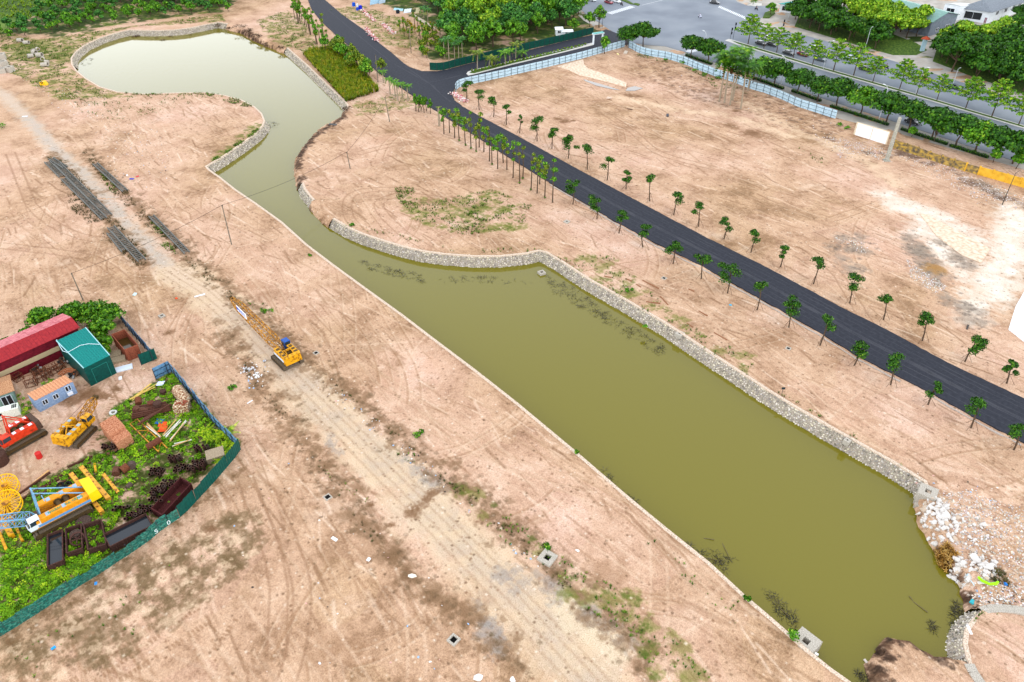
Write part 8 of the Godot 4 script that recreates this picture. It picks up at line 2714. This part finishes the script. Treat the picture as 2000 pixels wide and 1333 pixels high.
func site_clutter() -> void:
	var n := 0
	# concrete pipes and blocks dumped by the pond
	for q in [[68, 106, 0.75, 2.2, 0.6], [78, 112, 0.8, 2.2, 0.2], [60, 113, 0.7, 1.8, 2.4], [84, 119, 0.7, 1.2, 1.2], [74, 99, 0.6, 1.8, 0.9], [92, 124, 0.6, 1.4, 2.9], [88, 130, 0.7, 2.4, 0.05], [40, 82, 0.7, 2.4, 0.4], [52, 86, 0.6, 2.4, 0.3], [65, 101, 0.5, 1.4, 1.8]]:
		var m := MB.new()
		var d := Vector3(cos(q[4]), 0.12, sin(q[4])).normalized()
		m.ring(Vector3(0, q[2], 0), d, q[2] * 0.76, q[2], q[3], 16)
		solo("concrete_pipe", m.mesh(concrete()), S(q[0], q[1]), "%s concrete pipe section dumped left of the pond's rounded end" % NTH[n], "pipe", "dumped concrete pipes")
		n += 1
	n = 0
	for q in [[4, 116, 2.6], [8, 130, 2.4], [20, 140, 2.2], [6, 142, 2.0]]:
		var t := drain_box(S(q[0], q[1]), q[2], q[2] * 0.6, q[2] * 0.8, 0.4 + n * 0.5, "%s hollow concrete block dumped at the picture edge" % NTH[n], 0.1)
		n += 1
	# a yellow machine half buried in soil
	var y := thing("yellow_machine", S(86, 166), "small yellow machine half buried in a dark soil heap", "machine")
	var ym := MB.new()
	ym.hexa([Vector3(-1.1, 0, -0.7), Vector3(1.1, 0, -0.7), Vector3(1.1, 0, 0.7), Vector3(-1.1, 0, 0.7), Vector3(-0.9, 1.1, -0.6), Vector3(0.6, 1.3, -0.6), Vector3(0.6, 1.3, 0.6), Vector3(-0.9, 1.1, 0.6)])
	part("body", ym.mesh(flat("reel yellow", C(232, 178, 12), 0.45)), y)
	var yc := MB.new()
	yc.ring(Vector3(-0.2, 1.0, 0.66), Vector3(0, 0, 1), 0.2, 0.4, 0.1, 12)
	part("opening", yc.mesh(flat("signal black", C(20, 22, 26), 0.5)), y)
	# dead bushes on the broken pond wall
	n = 0
	for q in [[262, 62, 1.6], [300, 66, 1.4], [318, 69, 1.5], [332, 62, 1.2], [365, 60, 1.3], [425, 46, 1.8], [445, 50, 1.6], [468, 54, 1.8], [486, 62, 1.6], [505, 72, 1.3], [548, 92, 1.2], [676, 216, 1.2], [520, 82, 1.2]]:
		var p := G(q[0], q[1])
		p.y = bank_y(p)
		shrub(p, q[2] * 1.4, 1.2, [[60, 44, 32], [84, 62, 46], [104, 80, 60], [72, 60, 40], [64, 76, 30]], "%s brown dead bush on the pond's far bank, counted from the left" % NTH[n], "dead bushes on the far bank", 150)
		n += 1
	# green bushes here and there
	n = 0
	for q in [[515, 612, 1.0, "green bush beside the long lattice boom"], [5, 250, 2.0, "dark bush at the picture edge above the haul track"], [820, 850, 0.9, "weed clump on the spoil ridge, above the damp stain"], [450, 760, 0.7, "small weed clump near the blue fence's top end"], [1070, 1070, 0.8, "bush behind the drain box with a square hole"], [1548, 1245, 0.9, "green bush between the big slab box and the bank"], [1225, 570, 0.7, "grass clump above the stone wall"], [685, 440, 0.7, "bush growing on the stone wall's first bend"], [605, 500, 0.4, "small weed on the straight wall"], [1127, 885, 0.4, "weed with a blue scrap on the straight wall"], [1460, 172 + 1000, 0.5, "green weed on the straight wall near the drowned brush"], [1262, 638, 0.4, "tiny bush on the face of the stone wall"], [1400, 155, 1.4, "bright bush at the foot of the pale fence"], [1335, 125, 1.4, "dark bush at the foot of the pale fence, first one"], [1360, 140, 1.2, "dark bush at the foot of the pale fence, second one"], [1300, 118, 1.0, "low bush at the foot of the pale fence, nearest the corner"], [1640, 246, 1.4, "straggly bush where the pale fence ends"], [1655, 252, 1.0, "bush beside the free-standing white wall"], [1375, 128 + 20, 1.1, "scrub behind the tall palms"]]:
		shrub(S(q[0], q[1]), q[2], q[2] * 0.9, GREEN_MID if n % 2 else GREEN_DEEP, q[3], "bushes about the site", 130)
		n += 1
	# stacks of pink paving bricks
	n = 0
	for q in [[708, 22, 733, 43], [714, 56, 738, 83], [747, 48, 770, 67], [884, 184, 910, 201]]:
		var a := S(q[0], q[1])
		var b := S(q[2], q[3])
		var t := thing("brick_stack", Vector3.ZERO, ["long heap of pink paving bricks nearest the blue barrels", "heap of pink paving bricks along the road edge", "heap of pink paving bricks beside the saplings", "heap of pink paving bricks at the end of the pale fence"][n], "bricks", "heaps of paving bricks")
		for k in 4:
			var m := MB.new()
			for i in 34:
				m.col = [lin(214, 150, 150), lin(226, 206, 200), lin(196, 110, 120), lin(232, 222, 216)][rng.randi() % 4]
				var p := a.lerp(b, (k + rng.randf()) / 4.0) + Vector3(rng.randfn() * 0.5, rng.randf_range(0.1, 0.8), rng.randfn() * 0.5)
				m.box(p, Vector3(0.42, 0.2, 0.3), Basis(Vector3.UP, rng.randf() * 3))
			var o := part("bricks", m.mesh(vcol("brick", 0.9)), t)
			o.set_meta("kind", "stuff")
		n += 1
	# the camp by the wood: barrels, sheets, a shed roof
	n = 0
	for q in [[691, 12, 0.75, 1.6, C(20, 80, 190)], [704, 18, 0.8, 1.6, C(24, 40, 190)], [698, 20, 0.6, 1.2, C(20, 70, 180)], [698, 13, 0.5, 1.2, C(222, 226, 228)], [777, 26, 0.8, 1.4, C(26, 34, 44)]]:
		var m := MB.new()
		var pts := PackedVector3Array()
		var rr := PackedFloat32Array()
		for k in 7:
			pts.append(Vector3(0, q[3] * k / 6.0, 0))
			rr.append(q[2] * [0.92, 1.0, 0.97, 1.0, 0.97, 0.9, 0.55][k])
		m.tube(pts, rr, 16)
		solo("water_barrel", m.mesh(flat("barrel %d" % n, q[4], 0.4)), S(q[0], q[1]), ["bright blue barrel nearest the top edge beside the road", "dark blue barrel, largest of the group", "small blue barrel in front of the white one", "white barrel between the blue ones", "black water tank by the clearing path"][n], "barrel", "barrels by the wood")
		n += 1
	n = 0
	for q in [[722, 10, 742, 6, 2.0, C(150, 184, 206)], [740, 8, 752, 5, 2.0, C(172, 190, 206)], [788, 26, 802, 24, 1.2, C(216, 226, 238)], [811, 26, 818, 25, 1.8, C(196, 186, 150)], [768, 20, 786, 22, 0.6, C(150, 190, 200)]]:
		var a := S(q[0], q[1])
		var b := S(q[2], q[3])
		var m := MB.new()
		var back := Vector3(0.3, q[4], -1.6)
		for k in 8:
			var e0 := (b - a) * k / 8.0
			var e1 := (b - a) * (k + 1) / 8.0
			var z := Vector3(0, 0.05 * (k % 2), 0)
			m.quad(e0 + back + z, e1 + back + z, e1 + z, e0 + z)
			m.quad(e1 + back + z - Vector3(0, 0.06, 0), e0 + back + z - Vector3(0, 0.06, 0), e0 + z - Vector3(0, 0.06, 0), e1 + z - Vector3(0, 0.06, 0))
		solo("metal_sheet", m.mesh(flat("sheet %d" % n, q[5], 0.5)), a, ["blue-grey metal sheet leaning at the wood edge", "paler metal sheet leaning next to the blue-grey one", "white roof sheet tilted by the clearing path", "cream board standing among the trees", "low pale sheet lying by the clearing path"][n], "sheet", "metal sheets by the wood")
		n += 1
	slab_of([[800, 27], [806, 27], [828, 40], [852, 57], [848, 58], [822, 43]], 0.16, 0.1, mottled("path", [[0.0, C(170, 156, 136)], [1.0, C(208, 192, 172)]], 4.0, 0.95, 0.05), "path")
	# concrete left in the field
	var pad := mottled("field concrete", [[0.0, C(170, 146, 122)], [0.4, C(206, 182, 158)], [0.7, C(220, 200, 178)], [1.0, C(228, 210, 192)]], 9.0, 0.95, 0.03)
	slab_of([[1088, 131], [1139, 117], [1141, 127], [1148, 134], [1190, 149], [1224, 163], [1223, 171], [1190, 162], [1154, 153], [1130, 147], [1112, 138]], 0.2, 0.3, pad, "concrete_strip")
	slab_of([[1970, 645], [1984, 600], [2000, 572], [2060, 560], [2060, 690], [2000, 668]], 0.2, 0.3, mottled("white floor", [[0.0, C(206, 204, 204)], [0.4, C(232, 232, 234)], [1.0, C(240, 240, 242)]], 8.0, 0.9, 0.03), "concrete_floor")
	slab_of([[1796, 418], [1812, 420], [1935, 487], [1917, 514], [1880, 500], [1830, 462]], 0.13, 0.3, pad, "concrete_floor")
	var wet := flat("puddle", C(120, 108, 98), 0.04)
	slab_of([[1139, 155], [1160, 161], [1185, 168], [1212, 177], [1196, 175], [1165, 168], [1143, 159]], 0.11, 0.02, wet, "puddle")
	slab_of([[1226, 172], [1240, 169], [1256, 173], [1240, 178], [1222, 178]], 0.12, 0.02, wet, "puddle")
	# litter: the pieces one can make out
	n = 0
	for q in [[653, 1054, 0.9, 0.4, C(228, 232, 232), "small white board lying on bare soil mid-way to the canal"], [390, 578, 2.0, 0.35, C(222, 224, 228), "long white pipe piece lying near the crane boom's tip"], [263, 576, 0.7, 0.5, C(190, 222, 236), "pale blue sheet lying above the yard trees"], [344, 583, 0.4, 0.4, C(214, 80, 40), "small orange ball-like thing above the yard"], [805, 1128, 1.2, 0.8, C(222, 212, 196), "pale slab on the edge of the haul track"], [935, 1325, 1.0, 0.8, C(216, 214, 212), "pale stone block at the bottom edge, first one"], [1001, 1331, 1.0, 0.8, C(220, 218, 216), "pale stone block at the bottom edge, second one"], [1127, 1078, 0.7, 0.5, C(228, 228, 226), "white stone on the canal side of the drain box"], [720, 1094, 0.5, 0.4, C(226, 230, 234), "white scrap near the soil mound"], [484, 722, 1.6, 1.0, C(206, 204, 206), "heap of white plaster waste on the haul track"], [503, 735, 1.2, 0.7, C(214, 212, 210), "smaller heap of white plaster on the haul track"], [488, 786, 1.1, 0.2, C(222, 222, 224), "thin white bar by the blue fence"], [235, 740, 0.8, 0.5, C(226, 230, 234), "white lump below the teal shed's corner"], [280, 722, 0.5, 0.5, C(206, 182, 150), "round stone by the teal gate leaf"], [104, 1267, 0.5, 0.3, C(40, 150, 220), "bright blue scrap on the rough ground, lowest one"], [187, 1141, 0.4, 0.3, C(60, 140, 210), "blue scrap just below the green fence"], [1427, 596, 0.5, 0.3, C(30, 170, 210), "cyan scrap on the bank by the staked trees"], [1904, 1170, 0.7, 0.5, C(60, 170, 180), "teal scrap at the water's edge by the spit wall"], [1904, 1137, 0.9, 0.6, C(200, 222, 230), "pale plastic in the rubble by the green hose"], [1962, 1145, 0.6, 0.6, C(40, 120, 200), "blue bag beside the dark brush"], [1897, 1121, 1.0, 0.5, C(180, 206, 216), "blue-white plastic sheet in the rubble"], [1893, 1232, 1.2, 0.3, C(232, 234, 234), "white bent sheet on the curved wall"], [1596, 1277, 0.4, 0.3, C(226, 226, 222), "white scrap beside the big slab box"], [1188, 193, 2.0, 1.4, C(200, 178, 160), "concrete block lying alone in the cleared field"], [1304, 226, 2.2, 0.7, C(70, 72, 80), "dark bundle lying in the cleared field"], [1230, 214, 2.0, 0.4, C(100, 76, 60), "dark beam lying in the cleared field"], [1207, 106, 0.5, 1.4, C(226, 214, 150), "cream slab at the fence corner"], [1222, 104, 2.6, 1.2, C(190, 176, 160), "pale slab at the fence corner"], [256, 258, 0.8, 0.4, C(200, 180, 150), "short concrete stump on the peninsula"], [257, 350, 1.0, 0.5, C(60, 70, 170), "blue rubbish in the dump above the haul track"], [268, 345, 0.8, 0.4, C(200, 60, 70), "red rubbish in the dump above the haul track"], [248, 343, 0.8, 0.4, C(222, 226, 230), "white rubbish in the dump above the haul track"], [48, 228, 1.6, 0.5, C(206, 212, 220), "pale sheet beside the haul track's far part"], [1890, 640, 1.6, 0.3, C(70, 64, 60), "dark bent strip on the old concrete"], [1700, 1277, 0.6, 0.3, C(200, 190, 180), "pale scrap by the mud spit"], [650, 244, 2.2, 0.7, C(84, 84, 84), "dark flat plate at the water's edge by the earth bank"]]:
		var m := MB.new()
		if q[2] > 1.1 and q[3] >= 0.7 and n in [9, 10]:
			for k in 22:
				m.rock(Vector3(rng.randfn() * 0.6, 0.1, rng.randfn() * 0.6), Vector3.ONE * rng.randf_range(0.1, 0.3), rng)
		else:
			var hh := minf(q[2], q[3]) * 0.4
			m.rock(Vector3(0, hh * 0.6, 0), Vector3(q[2] * 0.55, hh, q[3] * 0.55), rng) if n in [4, 5, 6, 7, 13, 19, 23] else m.box(Vector3(0, hh * 0.5, 0), Vector3(q[2], hh, q[3]), Basis.from_euler(Vector3(0.1, -0.6 + n, 0.08)))
		var p := G(q[0], q[1])
		p.y = maxf(bank_y(p), WATER)
		solo("debris_piece", m.mesh(flat("litter %d" % n, q[4], 0.8)), p, q[5], "debris", "loose pieces lying about")
		n += 1
	var hose := MB.new()
	hose.tube(PackedVector3Array([Vector3(-0.9, 0.3, -0.4), Vector3(-0.7, 0.35, 0.2), Vector3(0, 0.3, 0.6), Vector3(0.8, 0.35, 0.6), Vector3(1.2, 0.3, 0.3)]), PackedFloat32Array([0.16, 0.18, 0.16, 0.2, 0.16]), 7)
	var hp := G(1924, 1141)
	hp.y = bank_y(hp)
	solo("plastic_hose", hose.mesh(flat("lime plastic", C(150, 232, 10), 0.4)), hp, "bright lime-green bent hose in the rubble", "hose")
	# litter too small to pick apart
	var xf: Array = []
	var cols: Array = []
	for z in [[[[180, 250], [330, 300], [330, 380], [230, 360]], 130], [[[20, 140], [160, 190], [220, 240], [120, 220]], 110], [[[640, 735], [900, 960], [1080, 1110], [1040, 1110], [840, 940], [620, 760]], 120], [[[1890, 1120], [2000, 1150], [2000, 1195], [1915, 1195]], 160], [[[1620, 290], [1740, 300], [1760, 320], [1640, 310]], 60], [[[600, 850], [1000, 1320], [500, 1320], [420, 1000]], 40], [[[1240, 110], [1640, 236], [1640, 280], [1300, 170]], 90], [[[1650, 900], [2000, 950], [2000, 1000], [1830, 960]], 40], [[[460, 700], [520, 700], [530, 760], [480, 760]], 60], [[[1880, 360], [2000, 390], [2000, 410], [1900, 400]], 80]]:
		var poly := outline(z[0])
		for i in int(z[1]):
			var p := inside(poly)
			p.y = bank_y(p) + 0.04
			xf.append(Transform3D(Basis.from_euler(Vector3(rng.randfn() * 0.4, rng.randf() * 6, rng.randfn() * 0.4)).scaled(Vector3.ONE * rng.randf_range(0.06, 0.17)), p))
			cols.append([lin(226, 222, 216), lin(206, 204, 204), lin(222, 206, 190), lin(150, 176, 206), lin(206, 160, 150), lin(50, 46, 44), lin(216, 206, 196), lin(96, 82, 70)][rng.randi() % 8])
	var lm := MB.new()
	lm.quad(Vector3(-1, 0.1, -0.7), Vector3(0, 0.3, -0.8), Vector3(0.1, 0.25, 0.7), Vector3(-0.9, 0, 0.6))
	lm.quad(Vector3(0, 0.3, -0.8), Vector3(1, 0, -0.5), Vector3(0.9, 0.1, 0.8), Vector3(0.1, 0.25, 0.7))
	lm.face_up()
	stuff("litter", lm.mesh(vcol("litter", 0.7)), xf, cols, "scraps of paper and plastic blown over the site", "litter")
	# old planks pressed in the bank by the road
	n = 0
	for q in [[1255, 548, 1287, 565], [1222, 545, 1234, 550], [1262, 590, 1290, 594], [1345, 565, 1356, 570], [1365, 608, 1382, 618], [1342, 632, 1354, 640], [1395, 650, 1420, 665], [1180, 540, 1194, 543], [1290, 580, 1305, 596], [1243, 556, 1252, 562]]:
		timber(q[0], q[1], q[2], q[3], 0.2, flat("mud plank", C(140, 98, 70), 0.95), "buried_plank", "%s brown plank pressed in the bank above the stone wall" % NTH[n], "plank", "planks in the bank", -0.08)
		n += 1
	# the ring wall on land beside the mud spit
	for q in [[[1917, 1195], [1932, 1191], [1955, 1190], [1980, 1192], [2010, 1198]], [[1893, 1299], [1899, 1312], [1908, 1326], [1922, 1345]]]:
		var m := MB.new()
		var pts := along(GG(q), 1.0)
		for i in pts.size() - 1:
			var o := (pts[i + 1] - pts[i]).normalized().cross(Vector3.UP) * 0.55
			var a := pts[i] + Vector3(0, 0.2, 0)
			var b := pts[i + 1] + Vector3(0, 0.2, 0)
			m.quad(a - o, b - o, b + o, a + o)
			m.quad(a + o, b + o, b + o - Vector3(0, 0.5, 0), a + o - Vector3(0, 0.5, 0))
			m.quad(b - o, a - o, a - o - Vector3(0, 0.5, 0), b - o - Vector3(0, 0.5, 0))
		m.face_up()
		solo("ring_wall", m.mesh(concrete()), Vector3.ZERO, "pale curb of the round wall, running to the picture's right edge" if q[0][0] > 1900 else "pale curb of the round wall, running to the bottom edge", "wall", "curbs of the round wall")
	var sg := thing("notice_sign", S(1527, 771), "tiny dark notice board on a post above the stone wall", "sign")
	var s1 := MB.new()
	s1.rod(Vector3.ZERO, Vector3(0, 1.3, 0), 0.04)
	part("post", s1.mesh(flat("dark steel", C(58, 64, 74))), sg)
	var s2 := MB.new()
	s2.box(Vector3(0, 1.35, 0.05), Vector3(0.6, 0.4, 0.04), Basis(Vector3(1, 0, 0), -0.2))
	part("board", s2.mesh(flat("board black", C(30, 44, 48), 0.5)), sg)


func _ready() -> void:
	t0 = Time.get_ticks_msec()
	# ---- camera
	var cam := Camera3D.new()
	cam.name = "camera"
	cam.fov = rad_to_deg(2.0 * atan(666.5 / FOCAL))
	cam.near = 0.5
	cam.far = 9000.0
	cam.position = Vector3(0, HIGH, 0)
	cam.rotation = Vector3(-PITCH, 0, 0)
	add_child(cam)
	cam.current = true
	# ---- overcast sky
	var env := Environment.new()
	env.background_mode = Environment.BG_SKY
	var sky := ProceduralSkyMaterial.new()
	sky.sky_top_color = C(132, 137, 144)
	sky.sky_horizon_color = C(240, 243, 246)
	sky.sky_curve = 0.2
	sky.ground_bottom_color = C(120, 110, 96)
	sky.ground_horizon_color = C(190, 190, 186)
	sky.ground_energy_multiplier = 0.8
	sky.sky_energy_multiplier = 2.8
	env.sky = Sky.new()
	env.sky.sky_material = sky
	env.tonemap_mode = Environment.TONE_MAPPER_LINEAR
	env.tonemap_exposure = 0.545
	env.sdfgi_enabled = true
	env.ssao_enabled = true
	env.ssil_enabled = true
	var we := WorldEnvironment.new()
	we.name = "overcast_sky"
	we.environment = env
	add_child(we)
	# ---- the sun behind thin cloud
	var sun := DirectionalLight3D.new()
	sun.name = "sun"
	sun.light_energy = 0.45
	sun.light_angular_distance = 14.0
	sun.light_color = Color(1.0, 0.96, 0.9)
	sun.shadow_enabled = true
	sun.rotation_degrees = Vector3(-62, 35, 0)
	add_child(sun)
	# ---- the site
	rng.seed = 20240611
	noise_a.seed = 1
	noise_a.frequency = 0.05
	noise_b.seed = 2
	noise_b.frequency = 0.22
	mound.resize(MW * MH)
	make_shore()
	shape_ground()
	make_tile(-125, NEAR_EDGE, 250, 125, 2048, 1024)
	make_tile(-200, -365, 400, 200, 2048, 1024)
	stage("tiles")
	draw_soil()
	stage("soil")
	make_ground()
	make_pond()
	make_roads()
	build_plants()
	stage("build_plants")
	build_cover()
	stage("build_cover")
	build_fences()
	stage("build_fences")
	build_town()
	stage("build_town")
	build_yard()
	stage("build_yard")
	build_site()
	stage("build_site")
	stage("done")


func shape_ground() -> void:
	for q in [[715, 1130, 2.6, 0.7], [585, 1060, 1.6, 0.25], [1830, 527, 2.4, 0.6], [1670, 478, 3.5, 0.4], [1850, 335, 6.0, 0.5], [350, 1230, 2.2, 0.3], [1000, 420, 5.0, 0.2], [130, 470, 4.0, 0.3], [1900, 1040, 6.0, 0.5], [1930, 1130, 3.0, 0.7], [1960, 1260, 6.0, 0.35]]:
		var p := G(q[0], q[1])
		add_mound(p.x, p.z, q[2], q[3])
	# spoil ridges along the haul track
	for l in [[[240, 380], [330, 470], [400, 525], [480, 595], [560, 670], [650, 750], [730, 815], [800, 875], [885, 940], [960, 1005], [1060, 1095], [1160, 1190], [1260, 1305]], [[420, 640], [520, 765], [590, 855], [650, 935], [700, 1005], [760, 1080], [820, 1145], [890, 1195], [960, 1255], [1030, 1333]]]:
		for i in l.size() - 1:
			var a := G(l[i][0], l[i][1])
			var b := G(l[i + 1][0], l[i + 1][1])
			for k in int(a.distance_to(b) / 0.8):
				var p := a.lerp(b, rng.randf()) + Vector3(rng.randfn(), 0, rng.randfn()) * 0.9
				add_mound(p.x, p.z, rng.randf_range(0.7, 1.4), rng.randf_range(0.02, 0.28))
	# clods and scrapes everywhere
	for i in 5200:
		add_mound(rng.randf_range(-120, 120), rng.randf_range(-165, -42), rng.randf_range(0.7, 2.2), rng.randf_range(-0.10, 0.13))
